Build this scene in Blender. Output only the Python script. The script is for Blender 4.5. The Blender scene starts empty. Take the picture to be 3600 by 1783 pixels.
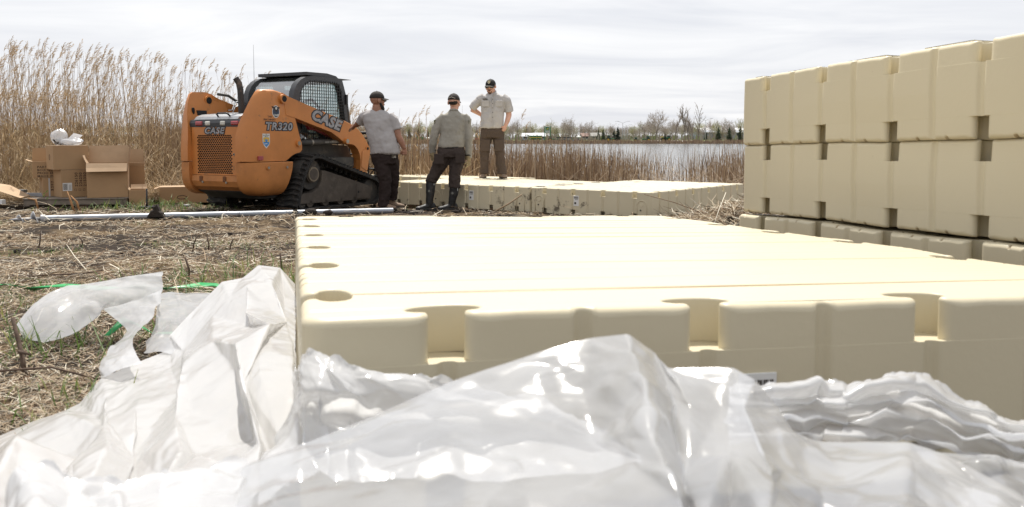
import bpy, bmesh, math, random
import numpy as np
from mathutils import Vector, Matrix, Quaternion
R = math.radians
scene = bpy.context.scene
COL = scene.collection
rng = np.random.default_rng(7)
random.seed(7)

# ------------------------------------------------------------------ camera, sky, sun, exposure
EYE = 1.10
cd = bpy.data.cameras.new('camera')
cam = bpy.data.objects.new('camera', cd)
COL.objects.link(cam)
cam.location = (0, 0, EYE)
cam.rotation_euler = (R(90 - 3.908), 0, 0)
cd.sensor_width = 36
cd.lens = 30.45
cd.shift_y = -0.0532
cd.clip_start = 0.02
cd.clip_end = 6000
cd.dof.use_dof = True
cd.dof.focus_distance = 11.0
cd.dof.aperture_fstop = 7.1
scene.camera = cam

SUN_EL, SUN_AZ = 62.0, -9.0            # azimuth measured from straight ahead, negative to the left
w = bpy.data.worlds.new('World')
scene.world = w
w.use_nodes = True
nt = w.node_tree
nt.nodes.clear()
wo = nt.nodes.new('ShaderNodeOutputWorld')
bg = nt.nodes.new('ShaderNodeBackground')
bg.inputs['Strength'].default_value = 0.083
sky = nt.nodes.new('ShaderNodeTexSky')
sky.sky_type = 'NISHITA'
sky.sun_disc = False
sky.sun_elevation = R(SUN_EL)
sky.sun_rotation = R(SUN_AZ)
sky.air_density = 1.0
sky.dust_density = 2.0
tc = nt.nodes.new('ShaderNodeTexCoord')
sep = nt.nodes.new('ShaderNodeSeparateXYZ')
nt.links.new(tc.outputs['Generated'], sep.inputs[0])
def wmath(op, a, b=None, c=None):
    n = nt.nodes.new('ShaderNodeMath'); n.operation = op
    for i, q in enumerate((a, b, c)):
        if q is None: continue
        if isinstance(q, (int, float)): n.inputs[i].default_value = q
        else: nt.links.new(q, n.inputs[i])
    return n.outputs[0]
zz = wmath('ADD', wmath('MAXIMUM', sep.outputs[2], 0.0), 0.10)
cx_ = wmath('DIVIDE', sep.outputs[0], zz)
cy_ = wmath('DIVIDE', sep.outputs[1], zz)
cmb = nt.nodes.new('ShaderNodeCombineXYZ')
nt.links.new(cx_, cmb.inputs[0]); nt.links.new(cy_, cmb.inputs[1])
mp = nt.nodes.new('ShaderNodeMapping')
mp.inputs['Scale'].default_value = (0.5, 0.8, 1.0)
mp.inputs['Rotation'].default_value = (0, 0, R(14))
nt.links.new(cmb.outputs[0], mp.inputs['Vector'])
n1 = nt.nodes.new('ShaderNodeTexNoise')
n1.inputs['Scale'].default_value = 1.1; n1.inputs['Detail'].default_value = 7; n1.inputs['Roughness'].default_value = 0.56
n1.inputs['Distortion'].default_value = 0.7
nt.links.new(mp.outputs[0], n1.inputs['Vector'])
mr = nt.nodes.new('ShaderNodeMapRange')
mr.inputs['From Min'].default_value = 0.36; mr.inputs['From Max'].default_value = 0.66
mr.inputs['To Min'].default_value = 0.0; mr.inputs['To Max'].default_value = 1.0
nt.links.new(n1.outputs['Fac'], mr.inputs['Value'])
cl = nt.nodes.new('ShaderNodeMixRGB')            # thin overcast: grey-blue bellies to white veil
cl.inputs[1].default_value = (7.35, 7.5, 7.95, 1)
cl.inputs[2].default_value = (9.3, 9.3, 9.4, 1)
nt.links.new(mr.outputs[0], cl.inputs[0])
mx = nt.nodes.new('ShaderNodeMixRGB')
mx.inputs[0].default_value = 0.93
nt.links.new(sky.outputs[0], mx.inputs[1]); nt.links.new(cl.outputs[0], mx.inputs[2])
nt.links.new(mx.outputs[0], bg.inputs[0]); nt.links.new(bg.outputs[0], wo.inputs[0])

SUNV = Vector((math.sin(R(SUN_AZ)) * math.cos(R(SUN_EL)), math.cos(R(SUN_AZ)) * math.cos(R(SUN_EL)), math.sin(R(SUN_EL))))
ld = bpy.data.lights.new('sun', 'SUN')
ld.energy = 4.2; ld.angle = R(0.6); ld.color = (1.0, 0.955, 0.88)
sun = bpy.data.objects.new('sun', ld); COL.objects.link(sun)
sun.rotation_euler = (-SUNV).to_track_quat('-Z', 'Y').to_euler()
sun.location = (0, 0, 30)
scene.view_settings.view_transform = 'Standard'
scene.view_settings.look = 'None'
scene.view_settings.exposure = 0.42
scene.view_settings.gamma = 1.0
scene.view_settings.use_curve_mapping = False
scene.cycles.max_bounces = 10
scene.cycles.diffuse_bounces = 4
scene.cycles.transparent_max_bounces = 24
scene.cycles.caustics_reflective = False
scene.cycles.caustics_refractive = False

# ------------------------------------------------------------------ helpers
def tag(o, label=None, cat=None, group=None, kind=None):
    if label: o['label'] = label
    if cat: o['category'] = cat
    if group: o['group'] = group
    if kind: o['kind'] = kind
    return o

def empty(name, loc, rz=0.0, M=None):
    o = bpy.data.objects.new(name, None)
    COL.objects.link(o)
    o.empty_display_size = 0.1
    if M is not None: o.matrix_world = M
    else:
        o.location = loc; o.rotation_euler = (0, 0, rz)
    return o

class MB:
    """Collects shapes into one mesh."""
    def __init__(s): s.v = []; s.f = []; s.m = []; s.sm = []
    def add(s, v, f, mi=0, sm=False):
        o = len(s.v)
        s.v += [tuple(p) for p in v]
        s.f += [tuple(i + o for i in q) for q in f]
        s.m += [mi] * len(f); s.sm += [sm] * len(f)
        return s
    def box(s, lo, hi, mi=0, M=None, taper=None):
        x0, y0, z0 = lo; x1, y1, z1 = hi
        v = [(x0,y0,z0),(x1,y0,z0),(x1,y1,z0),(x0,y1,z0),(x0,y0,z1),(x1,y0,z1),(x1,y1,z1),(x0,y1,z1)]
        if M is not None: v = [tuple(M @ Vector(p)) for p in v]
        return s.add(v, [(0,3,2,1),(4,5,6,7),(0,1,5,4),(1,2,6,5),(2,3,7,6),(3,0,4,7)], mi)
    def bbox(s, lo, hi, b=0.01, mi=0, M=None):
        """box with chamfered edges"""
        c = [(lo[i] + hi[i]) / 2 for i in range(3)]; h = [(hi[i] - lo[i]) / 2 for i in range(3)]
        b = min(b, min(h) * 0.9)
        V = []; idx = {}
        for sx in (-1, 1):
            for sy in (-1, 1):
                for sz in (-1, 1):
                    for a in range(3):
                        q = [sx * (h[0] - b), sy * (h[1] - b), sz * (h[2] - b)]
                        q[a] += (sx, sy, sz)[a] * b
                        idx[(sx, sy, sz, a)] = len(V); V.append((c[0]+q[0], c[1]+q[1], c[2]+q[2]))
        F = []
        def quad(k): F.append(tuple(idx[q] for q in k))
        for a in range(3):
            b1, b2 = (a + 1) % 3, (a + 2) % 3
            for sg in (-1, 1):
                k = []
                for (p, q) in ((-1,-1),(1,-1),(1,1),(-1,1)):
                    sgn = [0,0,0]; sgn[a] = sg; sgn[b1] = p; sgn[b2] = q
                    k.append((*sgn, a))
                quad(k if sg > 0 else k[::-1])
            for p in (-1, 1):
                for q in (-1, 1):
                    k = []
                    for (sg, ax) in ((-1, b1), (1, b1), (1, b2), (-1, b2)):
                        sgn = [0,0,0]; sgn[a] = sg; sgn[b1] = p; sgn[b2] = q
                        k.append((*sgn, ax))
                    quad(k if p * q > 0 else k[::-1])
        for sx in (-1, 1):
            for sy in (-1, 1):
                for sz in (-1, 1):
                    k = [(sx, sy, sz, a) for a in range(3)]
                    quad(k if sx * sy * sz > 0 else k[::-1])
        if M is not None: V = [tuple(M @ Vector(p)) for p in V]
        return s.add(V, F, mi)
    def prism(s, poly, a0, a1, axis='y', mi=0, M=None, bev=0.0, sm=False):
        """poly in the plane across axis, extruded from a0 to a1; bev pulls the rim in"""
        n = len(poly)
        def P(p, q, sc):
            cx = sum(k[0] for k in poly) / n; cy = sum(k[1] for k in poly) / n
            u, v = p
            if sc:
                d = math.hypot(u - cx, v - cy) or 1
                u -= (u - cx) / d * sc; v -= (v - cy) / d * sc
            return {'y': (u, q, v), 'x': (q, u, v), 'z': (u, v, q)}[axis]
        rings = [(a0, 0), (a1, 0)]
        if bev:
            sg = 1 if a1 > a0 else -1
            rings = [(a0, bev), (a0 + sg * bev, 0), (a1 - sg * bev, 0), (a1, bev)]
        v = []
        for q, sc in rings: v += [P(p, q, sc) for p in poly]
        f = []
        for k in range(len(rings) - 1):
            for i in range(n):
                j = (i + 1) % n
                f.append((k*n+i, k*n+j, (k+1)*n+j, (k+1)*n+i))
        f.append(tuple(range(n))[::-1]); f.append(tuple(range((len(rings)-1)*n, len(rings)*n)))
        if M is not None: v = [tuple(M @ Vector(p)) for p in v]
        return s.add(v, f, mi, sm)
    def tube(s, pts, rad, seg=8, mi=0, caps=True, sm=True, sq=None):
        """tube along pts; rad number or list; entries may be (rx, ry)"""
        pts = [Vector(p) for p in pts]; n = len(pts)
        if not isinstance(rad, (list, tuple)): rad = [rad] * n
        v = []; prev = None
        for i, p in enumerate(pts):
            t = (pts[min(i+1, n-1)] - pts[max(i-1, 0)])
            t = t.normalized() if t.length > 1e-9 else Vector((0, 0, 1))
            if prev is None:
                ref = Vector((0, 1, 0)) if abs(t.y) < 0.9 else Vector((1, 0, 0))
                a = t.cross(ref).normalized()
            else:
                a = (prev - t * prev.dot(t))
                a = a.normalized() if a.length > 1e-6 else t.orthogonal().normalized()
            prev = a; b = t.cross(a)
            r = rad[i]; rx, ry = (r if isinstance(r, (list, tuple)) else (r, r))
            for k in range(seg):
                th = 2 * math.pi * k / seg
                v.append(p + a * (rx * math.cos(th)) + b * (ry * math.sin(th)))
        f = []
        for i in range(n - 1):
            for k in range(seg):
                j = (k + 1) % seg
                f.append((i*seg+k, i*seg+j, (i+1)*seg+j, (i+1)*seg+k))
        if caps:
            f.append(tuple(range(seg))[::-1]); f.append(tuple(range((n-1)*seg, n*seg)))
        return s.add(v, f, mi, sm)
    def cyl(s, p0, p1, r, seg=16, mi=0, sm=True, r1=None):
        return s.tube([p0, p1], [r, r if r1 is None else r1], seg, mi, True, sm)
    def rings(s, rings, mi=0, sm=True, caps=True):
        n = len(rings[0]); v = []; f = []
        for r in rings: v += [tuple(p) for p in r]
        for i in range(len(rings) - 1):
            for k in range(n):
                j = (k + 1) % n
                f.append((i*n+k, i*n+j, (i+1)*n+j, (i+1)*n+k))
        if caps:
            f.append(tuple(range(n))[::-1]); f.append(tuple(range((len(rings)-1)*n, len(rings)*n)))
        return s.add(v, f, mi, sm)
    def ball(s, c, r, seg=12, mi=0, M=None):
        rx, ry, rz = r if isinstance(r, (tuple, list)) else (r, r, r)
        v = []; f = []; nr = max(4, seg // 2)
        for i in range(nr + 1):
            ph = math.pi * i / nr
            for k in range(seg):
                th = 2 * math.pi * k / seg
                v.append(Vector((rx*math.sin(ph)*math.cos(th), ry*math.sin(ph)*math.sin(th), rz*math.cos(ph))))
        if M is not None: v = [M @ p for p in v]
        v = [p + Vector(c) for p in v]
        for i in range(nr):
            for k in range(seg):
                j = (k + 1) % seg
                f.append((i*seg+k, (i+1)*seg+k, (i+1)*seg+j, i*seg+j))
        return s.add(v, f, mi, True)
    def mesh(s, name, mats):
        me = bpy.data.meshes.new(name)
        me.from_pydata([tuple(p) for p in s.v], [], s.f)
        for m in (mats if isinstance(mats, (list, tuple)) else [mats]): me.materials.append(m)
        me.polygons.foreach_set('material_index', s.m)
        me.polygons.foreach_set('use_smooth', s.sm)
        me.update()
        return me
    def build(s, name, mats, parent=None, smooth=None, M=None):
        me = s.mesh(name, mats)
        if smooth is not None: me.polygons.foreach_set('use_smooth', [smooth] * len(me.polygons))
        return link(name, me, parent, M)

def link(name, me, parent=None, M=None):
    o = bpy.data.objects.new(name, me)
    COL.objects.link(o)
    if parent is not None: o.parent = parent
    if M is not None: o.matrix_local = M
    return o

def np_mesh(name, V, F, mats, smooth=False, mi=None):
    """V (n,3), F (m,k) numpy"""
    me = bpy.data.meshes.new(name)
    V = np.asarray(V, np.float32); F = np.asarray(F, np.int32)
    k = F.shape[1]
    me.vertices.add(len(V)); me.vertices.foreach_set('co', V.ravel())
    me.loops.add(F.size); me.loops.foreach_set('vertex_index', F.ravel())
    me.polygons.add(len(F))
    me.polygons.foreach_set('loop_start', np.arange(0, F.size, k, dtype=np.int32))
    for m in (mats if isinstance(mats, (list, tuple)) else [mats]): me.materials.append(m)
    if mi is not None: me.polygons.foreach_set('material_index', np.asarray(mi, np.int32))
    me.polygons.foreach_set('use_smooth', np.full(len(F), smooth))
    me.update(calc_edges=True)
    return me

def hash2(i, j, s=0):
    n = (i.astype(np.int64) * 374761393 + j.astype(np.int64) * 668265263 + s * 974711) & 0x7fffffff
    n = ((n ^ (n >> 13)) * 1274126177) & 0x7fffffff
    return ((n ^ (n >> 16)) & 0xffff) / 65535.0
def vnoise(x, y, s=0):
    x = np.asarray(x, float); y = np.asarray(y, float)
    i = np.floor(x); j = np.floor(y); u = x - i; v = y - j
    u = u*u*u*(u*(u*6-15)+10); v = v*v*v*(v*(v*6-15)+10)
    i = i.astype(np.int64); j = j.astype(np.int64)
    a = hash2(i, j, s); b = hash2(i+1, j, s); c = hash2(i, j+1, s); d = hash2(i+1, j+1, s)
    return (a*(1-u)+b*u)*(1-v) + (c*(1-u)+d*u)*v
def fbm(x, y, o=4, s=0):
    t = 0; a = 0.5; n = 0
    for k in range(o):
        t = t + a * vnoise(x * 2**k + 17*k, y * 2**k + 31*k, s + k); n += a; a *= 0.5
    return t / n
def sstep(a, b, x):
    t = np.clip((np.asarray(x, float) - a) / (b - a), 0, 1)
    return t*t*(3-2*t)

# ------------------------------------------------------------------ materials
MATS = {}
def mat(name, col, rough=0.6, metal=0.0, var=0.0, vscale=4.0, bump=0.0, bscale=30.0, col2=None, spec=0.5,
        dirt=None, dscale=3.0, damt=0.0, trans=0.0, coat=0.0):
    if name in MATS: return MATS[name]
    m = bpy.data.materials.new(name); m.use_nodes = True
    t = m.node_tree; b = t.nodes['Principled BSDF']
    b.inputs['Roughness'].default_value = rough
    b.inputs['Metallic'].default_value = metal
    b.inputs['Specular IOR Level'].default_value = spec
    if coat: b.inputs['Coat Weight'].default_value = coat
    co = t.nodes.new('ShaderNodeTexCoord')
    c = (*col, 1)
    b.inputs['Base Color'].default_value = c
    last = None
    if var or col2:
        n = t.nodes.new('ShaderNodeTexNoise'); n.inputs['Scale'].default_value = vscale
        n.inputs['Detail'].default_value = 6; n.inputs['Roughness'].default_value = 0.6
        t.links.new(co.outputs['Object'], n.inputs['Vector'])
        r = t.nodes.new('ShaderNodeMapRange'); r.inputs['From Min'].default_value = 0.3; r.inputs['From Max'].default_value = 0.7
        t.links.new(n.outputs['Fac'], r.inputs['Value'])
        x = t.nodes.new('ShaderNodeMixRGB')
        if col2 is None:
            x.inputs[1].default_value = tuple(k*(1-var) for k in col) + (1,)
            x.inputs[2].default_value = tuple(min(1, k*(1+var)) for k in col) + (1,)
        else:
            x.inputs[1].default_value = c; x.inputs[2].default_value = (*col2, 1)
        t.links.new(r.outputs[0], x.inputs[0]); last = x.outputs[0]
    if dirt:
        n = t.nodes.new('ShaderNodeTexNoise'); n.inputs['Scale'].default_value = dscale
        n.inputs['Detail'].default_value = 10; n.inputs['Roughness'].default_value = 0.72
        t.links.new(co.outputs['Object'], n.inputs['Vector'])
        r = t.nodes.new('ShaderNodeMapRange'); r.inputs['From Min'].default_value = 0.62 - damt; r.inputs['From Max'].default_value = 0.74 - damt*0.6
        t.links.new(n.outputs['Fac'], r.inputs['Value'])
        x = t.nodes.new('ShaderNodeMixRGB')
        if last: t.links.new(last, x.inputs[1])
        else: x.inputs[1].default_value = c
        x.inputs[2].default_value = (*dirt, 1)
        t.links.new(r.outputs[0], x.inputs[0]); last = x.outputs[0]
    if last: t.links.new(last, b.inputs['Base Color'])
    if bump:
        n = t.nodes.new('ShaderNodeTexNoise'); n.inputs['Scale'].default_value = bscale
        n.inputs['Detail'].default_value = 5
        t.links.new(co.outputs['Object'], n.inputs['Vector'])
        q = t.nodes.new('ShaderNodeBump'); q.inputs['Strength'].default_value = bump; q.inputs['Distance'].default_value = 0.02
        t.links.new(n.outputs['Fac'], q.inputs['Height']); t.links.new(q.outputs[0], b.inputs['Normal'])
    if trans:
        tr = t.nodes.new('ShaderNodeBsdfTranslucent')
        if last: t.links.new(last, tr.inputs[0])
        else: tr.inputs[0].default_value = c
        ms = t.nodes.new('ShaderNodeMixShader'); ms.inputs[0].default_value = trans
        t.links.new(b.outputs[0], ms.inputs[1]); t.links.new(tr.outputs[0], ms.inputs[2])
        t.links.new(ms.outputs[0], t.nodes['Material Output'].inputs[0])
    MATS[name] = m
    return m

def text_mesh(name, txt, size, mats, parent, M, depth=0.002, offset=0.0, shear=0.0, align='CENTER', space=1.0, sx=1.0):
    cu = bpy.data.curves.new(name, 'FONT')
    cu.body = txt; cu.size = size; cu.extrude = depth; cu.offset = offset; cu.shear = shear
    cu.align_x = align; cu.align_y = 'CENTER'; cu.space_character = space; cu.resolution_u = 3
    o = bpy.data.objects.new(name, cu); COL.objects.link(o)
    dg = bpy.context.evaluated_depsgraph_get()
    me = bpy.data.meshes.new_from_object(o.evaluated_get(dg))
    COL.objects.unlink(o); bpy.data.objects.remove(o)
    me.materials.clear(); me.materials.append(mats)
    me.transform(Matrix.Diagonal((sx, 1, 1, 1)))
    return link(name, me, parent, M)

def frame(origin, xa, ya):
    """4x4 with local x along xa, local y along ya (orthonormalised)"""
    xa = Vector(xa).normalized(); ya = Vector(ya); ya = (ya - xa * ya.dot(xa)).normalized(); za = xa.cross(ya)
    m = Matrix((xa, ya, za)).transposed().to_4x4(); m.translation = Vector(origin)
    return m
# ------------------------------------------------------------------ ground and water
WATER = -0.20
def ground_base(x, y):
    x = np.asarray(x, float); y = np.asarray(y, float)
    yy = y - 15.0 * sstep(-1.0, -8.0, x) * sstep(13, 20, y) 
    yy = np.where(y > 13, np.maximum(yy, 13 + (y - 13) * 0.12), yy)
    z = np.interp(yy, [-30, 0, 11.0, 12.6, 14.5, 17.0, 26.0, 40.0], [0.6, 0.45, 0.085, 0.03, -0.05, -0.10, -0.42, -0.7])
    z = np.where(y > 200, np.interp(y, [200, 286, 291, 300, 318, 340, 420, 4000], [-0.7, -0.6, -0.22, 0.2, 0.85, 1.15, 1.5, 3.0]), z)
    return z
def ground_z(x, y):
    z = ground_base(x, y)
    x = np.asarray(x, float); y = np.asarray(y, float)
    k = sstep(0.3, 1.4, y) * (1 - sstep(19, 26, y))
    rough = 0.35 + 0.65 * sstep(6.0, 9.5, y) * (1 - sstep(15, 18, y))
    return z + k * rough * (0.10 * (fbm(x*1.3, y*1.3, 4, 3) - 0.5) + 0.06 * (fbm(x*5, y*5, 3, 9) - 0.5))

def axis(breaks):
    out = []
    for a, b, s in breaks: out += list(np.arange(a, b, s))
    out.append(breaks[-1][1])
    return np.array(out)
gx = axis([(-2500, -600, 190), (-600, -80, 40), (-80, -16, 4), (-16, -9, 0.5), (-9, 4, 0.06), (4, 16, 0.4), (16, 80, 4), (80, 600, 40), (600, 2500, 190)])
gy = axis([(-40, -2, 3), (-2, 1, 0.2), (1, 5, 0.05), (5, 16, 0.075), (16, 30, 0.4), (30, 80, 4), (80, 284, 12), (284, 304, 2), (304, 500, 20), (500, 4000, 350)])
GX, GY = np.meshgrid(gx, gy)
GZ = ground_z(GX, GY)
nxg = len(gx); nyg = len(gy)
ii = np.arange(nxg - 1)[None, :] + np.arange(nyg - 1)[:, None] * nxg
GF = np.stack([ii, ii + 1, ii + nxg + 1, ii + nxg], -1).reshape(-1, 4)

def soil_material():
    m = bpy.data.materials.new('soil_and_thatch'); m.use_nodes = True
    t = m.node_tree; b = t.nodes['Principled BSDF']
    b.inputs['Roughness'].default_value = 0.95; b.inputs['Specular IOR Level'].default_value = 0.15
    co = t.nodes.new('ShaderNodeTexCoord')
    def noise(s, d=8, r=0.65):
        n = t.nodes.new('ShaderNodeTexNoise'); n.inputs['Scale'].default_value = s
        n.inputs['Detail'].default_value = d; n.inputs['Roughness'].default_value = r
        t.links.new(co.outputs['Object'], n.inputs['Vector']); return n.outputs['Fac']
    def ramp(f, stops):
        r = t.nodes.new('ShaderNodeValToRGB'); t.links.new(f, r.inputs[0])
        e = r.color_ramp.elements
        e[0].position, e[0].color = stops[0][0], (*stops[0][1], 1)
        e[1].position, e[1].color = stops[-1][0], (*stops[-1][1], 1)
        for p, c in stops[1:-1]:
            q = e.new(p); q.color = (*c, 1)
        return r.outputs[0]
    thatch = ramp(noise(26), [(0.32, (0.03, 0.02, 0.012)), (0.5, (0.13, 0.09, 0.05)), (0.68, (0.27, 0.20, 0.12))])
    soil = ramp(noise(14), [(0.3, (0.012, 0.009, 0.007)), (0.7, (0.055, 0.04, 0.028))])
    f = t.nodes.new('ShaderNodeMapRange'); f.inputs['From Min'].default_value = 0.44; f.inputs['From Max'].default_value = 0.53
    t.links.new(noise(0.9, 9, 0.7), f.inputs['Value'])
    x = t.nodes.new('ShaderNodeMixRGB'); t.links.new(f.outputs[0], x.inputs[0])
    t.links.new(thatch, x.inputs[1]); t.links.new(soil, x.inputs[2])
    sp = t.nodes.new('ShaderNodeSeparateXYZ'); t.links.new(co.outputs['Object'], sp.inputs[0])
    fy = t.nodes.new('ShaderNodeMapRange'); fy.inputs['From Min'].default_value = 280; fy.inputs['From Max'].default_value = 300
    t.links.new(sp.outputs[1], fy.inputs['Value'])
    far = ramp(noise(0.03), [(0.4, (0.16, 0.15, 0.07)), (0.6, (0.10, 0.15, 0.05))])
    x2 = t.nodes.new('ShaderNodeMixRGB'); t.links.new(fy.outputs[0], x2.inputs[0])
    t.links.new(x.outputs[0], x2.inputs[1]); t.links.new(far, x2.inputs[2])
    t.links.new(x2.outputs[0], b.inputs['Base Color'])
    bp = t.nodes.new('ShaderNodeBump'); bp.inputs['Strength'].default_value = 0.8; bp.inputs['Distance'].default_value = 0.03
    t.links.new(noise(30, 8), bp.inputs['Height']); t.links.new(bp.outputs[0], b.inputs['Normal'])
    return m
SOIL = soil_material()
go = link('ground', np_mesh('ground', np.stack([GX, GY, GZ], -1).reshape(-1, 3), GF, SOIL, True))
tag(go, kind='structure')

wm = bpy.data.materials.new('lake_water'); wm.use_nodes = True
t = wm.node_tree; b = t.nodes['Principled BSDF']
b.inputs['Base Color'].default_value = (0.16, 0.165, 0.17, 1)
b.inputs['Roughness'].default_value = 0.12
b.inputs['IOR'].default_value = 1.33
co = t.nodes.new('ShaderNodeTexCoord'); mpn = t.nodes.new('ShaderNodeMapping')
mpn.inputs['Scale'].default_value = (0.6, 1.5, 1)
t.links.new(co.outputs['Object'], mpn.inputs[0])
n = t.nodes.new('ShaderNodeTexNoise'); n.inputs['Scale'].default_value = 1.3; n.inputs['Detail'].default_value = 5
t.links.new(mpn.outputs[0], n.inputs['Vector'])
bp = t.nodes.new('ShaderNodeBump'); bp.inputs['Strength'].default_value = 0.22; bp.inputs['Distance'].default_value = 0.10
t.links.new(n.outputs['Fac'], bp.inputs['Height']); t.links.new(bp.outputs[0], b.inputs['Normal'])
lk = MB().add([(-700, 15.5, WATER), (700, 15.5, WATER), (700, 296, WATER), (-700, 296, WATER)], [(0, 1, 2, 3)])
tag(lk.build('lake', wm), kind='structure')
from mathutils.geometry import tessellate_polygon
# ------------------------------------------------------------------ floating dock sections
PITCH, DH = 0.508, 0.381
def dock_material(name, stained):
    m = bpy.data.materials.new(name); m.use_nodes = True
    t = m.node_tree; b = t.nodes['Principled BSDF']
    b.inputs['Roughness'].default_value = 0.42
    b.inputs['Specular IOR Level'].default_value = 0.35
    co = t.nodes.new('ShaderNodeTexCoord')
    n = t.nodes.new('ShaderNodeTexNoise'); n.inputs['Scale'].default_value = 2.2; n.inputs['Detail'].default_value = 6
    t.links.new(co.outputs['Object'], n.inputs['Vector'])
    x = t.nodes.new('ShaderNodeMixRGB')
    x.inputs[1].default_value = (0.58, 0.515, 0.365, 1); x.inputs[2].default_value = (0.63, 0.565, 0.41, 1)
    t.links.new(n.outputs['Fac'], x.inputs[0]); last = x.outputs[0]
    oi = t.nodes.new('ShaderNodeObjectInfo'); hv = t.nodes.new('ShaderNodeHueSaturation'); rv = t.nodes.new('ShaderNodeMapRange'); rv.inputs['To Min'].default_value = .95; rv.inputs['To Max'].default_value = 1.04
    t.links.new(oi.outputs['Random'], rv.inputs['Value']); t.links.new(rv.outputs[0], hv.inputs['Value']); t.links.new(last, hv.inputs['Color']); last = hv.outputs[0]
    # small scuffs and grime
    s = t.nodes.new('ShaderNodeTexNoise'); s.inputs['Scale'].default_value = 9; s.inputs['Detail'].default_value = 12; s.inputs['Roughness'].default_value = 0.75
    t.links.new(co.outputs['Object'], s.inputs['Vector'])
    r = t.nodes.new('ShaderNodeMapRange'); r.inputs['From Min'].default_value = 0.66; r.inputs['From Max'].default_value = 0.78
    r.inputs['To Max'].default_value = 0.55
    t.links.new(s.outputs['Fac'], r.inputs['Value'])
    y = t.nodes.new('ShaderNodeMixRGB'); t.links.new(r.outputs[0], y.inputs[0]); t.links.new(last, y.inputs[1])
    y.inputs[2].default_value = (0.27, 0.22, 0.15, 1); last = y.outputs[0]
    if stained:
        # mud splashed up the sides: patches with their own shape
        s2 = t.nodes.new('ShaderNodeTexNoise'); s2.inputs['Scale'].default_value = 3.4; s2.inputs['Detail'].default_value = 14; s2.inputs['Roughness'].default_value = 0.74
        t.links.new(co.outputs['Object'], s2.inputs['Vector'])
        sp = t.nodes.new('ShaderNodeSeparateXYZ'); t.links.new(co.outputs['Object'], sp.inputs[0])
        q = t.nodes.new('ShaderNodeMapRange'); q.inputs['From Min'].default_value = stained[0]; q.inputs['From Max'].default_value = stained[1]
        q.inputs['To Min'].default_value = 0.0; q.inputs['To Max'].default_value = 0.13
        t.links.new(sp.outputs[0], q.inputs['Value'])
        a = t.nodes.new('ShaderNodeMath'); a.operation = 'ADD'
        t.links.new(s2.outputs['Fac'], a.inputs[0]); t.links.new(q.outputs[0], a.inputs[1])
        r2 = t.nodes.new('ShaderNodeMapRange'); r2.inputs['From Min'].default_value = 0.635; r2.inputs['From Max'].default_value = 0.70
        r2.inputs['To Max'].default_value = 0.85
        t.links.new(a.outputs[0], r2.inputs['Value'])
        z = t.nodes.new('ShaderNodeMixRGB'); t.links.new(r2.outputs[0], z.inputs[0]); t.links.new(last, z.inputs[1])
        z.inputs[2].default_value = (0.075, 0.058, 0.042, 1); last = z.outputs[0]
    # groove shade painted in: darker tan lines along the moulded deck grooves
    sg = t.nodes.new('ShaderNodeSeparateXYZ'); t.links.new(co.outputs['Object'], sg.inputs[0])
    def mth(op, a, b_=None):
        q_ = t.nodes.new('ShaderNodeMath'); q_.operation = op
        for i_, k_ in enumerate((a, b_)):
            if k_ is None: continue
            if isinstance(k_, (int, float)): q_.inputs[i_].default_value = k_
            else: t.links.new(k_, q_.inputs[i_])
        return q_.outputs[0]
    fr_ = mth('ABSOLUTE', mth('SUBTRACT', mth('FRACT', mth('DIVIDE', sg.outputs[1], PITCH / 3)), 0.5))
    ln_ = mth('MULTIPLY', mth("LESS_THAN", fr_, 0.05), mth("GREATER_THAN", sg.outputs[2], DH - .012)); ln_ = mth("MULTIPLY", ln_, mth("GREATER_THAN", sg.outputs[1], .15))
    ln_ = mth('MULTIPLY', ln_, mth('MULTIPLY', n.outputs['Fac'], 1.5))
    groove_shade = t.nodes.new('ShaderNodeMixRGB'); t.links.new(ln_, groove_shade.inputs[0]); t.links.new(last, groove_shade.inputs[1]); groove_shade.inputs[2].default_value = (0.33, 0.245, 0.14, 1); last = groove_shade.outputs[0]
    t.links.new(last, b.inputs['Base Color'])
    bp = t.nodes.new('ShaderNodeBump'); bp.inputs['Strength'].default_value = 0.12; bp.inputs['Distance'].default_value = 0.004
    n2 = t.nodes.new('ShaderNodeTexNoise'); n2.inputs['Scale'].default_value = 60; n2.inputs['Detail'].default_value = 3
    t.links.new(co.outputs['Object'], n2.inputs['Vector'])
    t.links.new(n2.outputs['Fac'], bp.inputs['Height']); t.links.new(bp.outputs[0], b.inputs['Normal'])
    return m
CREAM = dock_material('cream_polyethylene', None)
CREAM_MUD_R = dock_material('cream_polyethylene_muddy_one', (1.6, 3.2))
CREAM_MUD_L = dock_material('cream_polyethylene_muddy_two', (1.9, -0.6))

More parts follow.
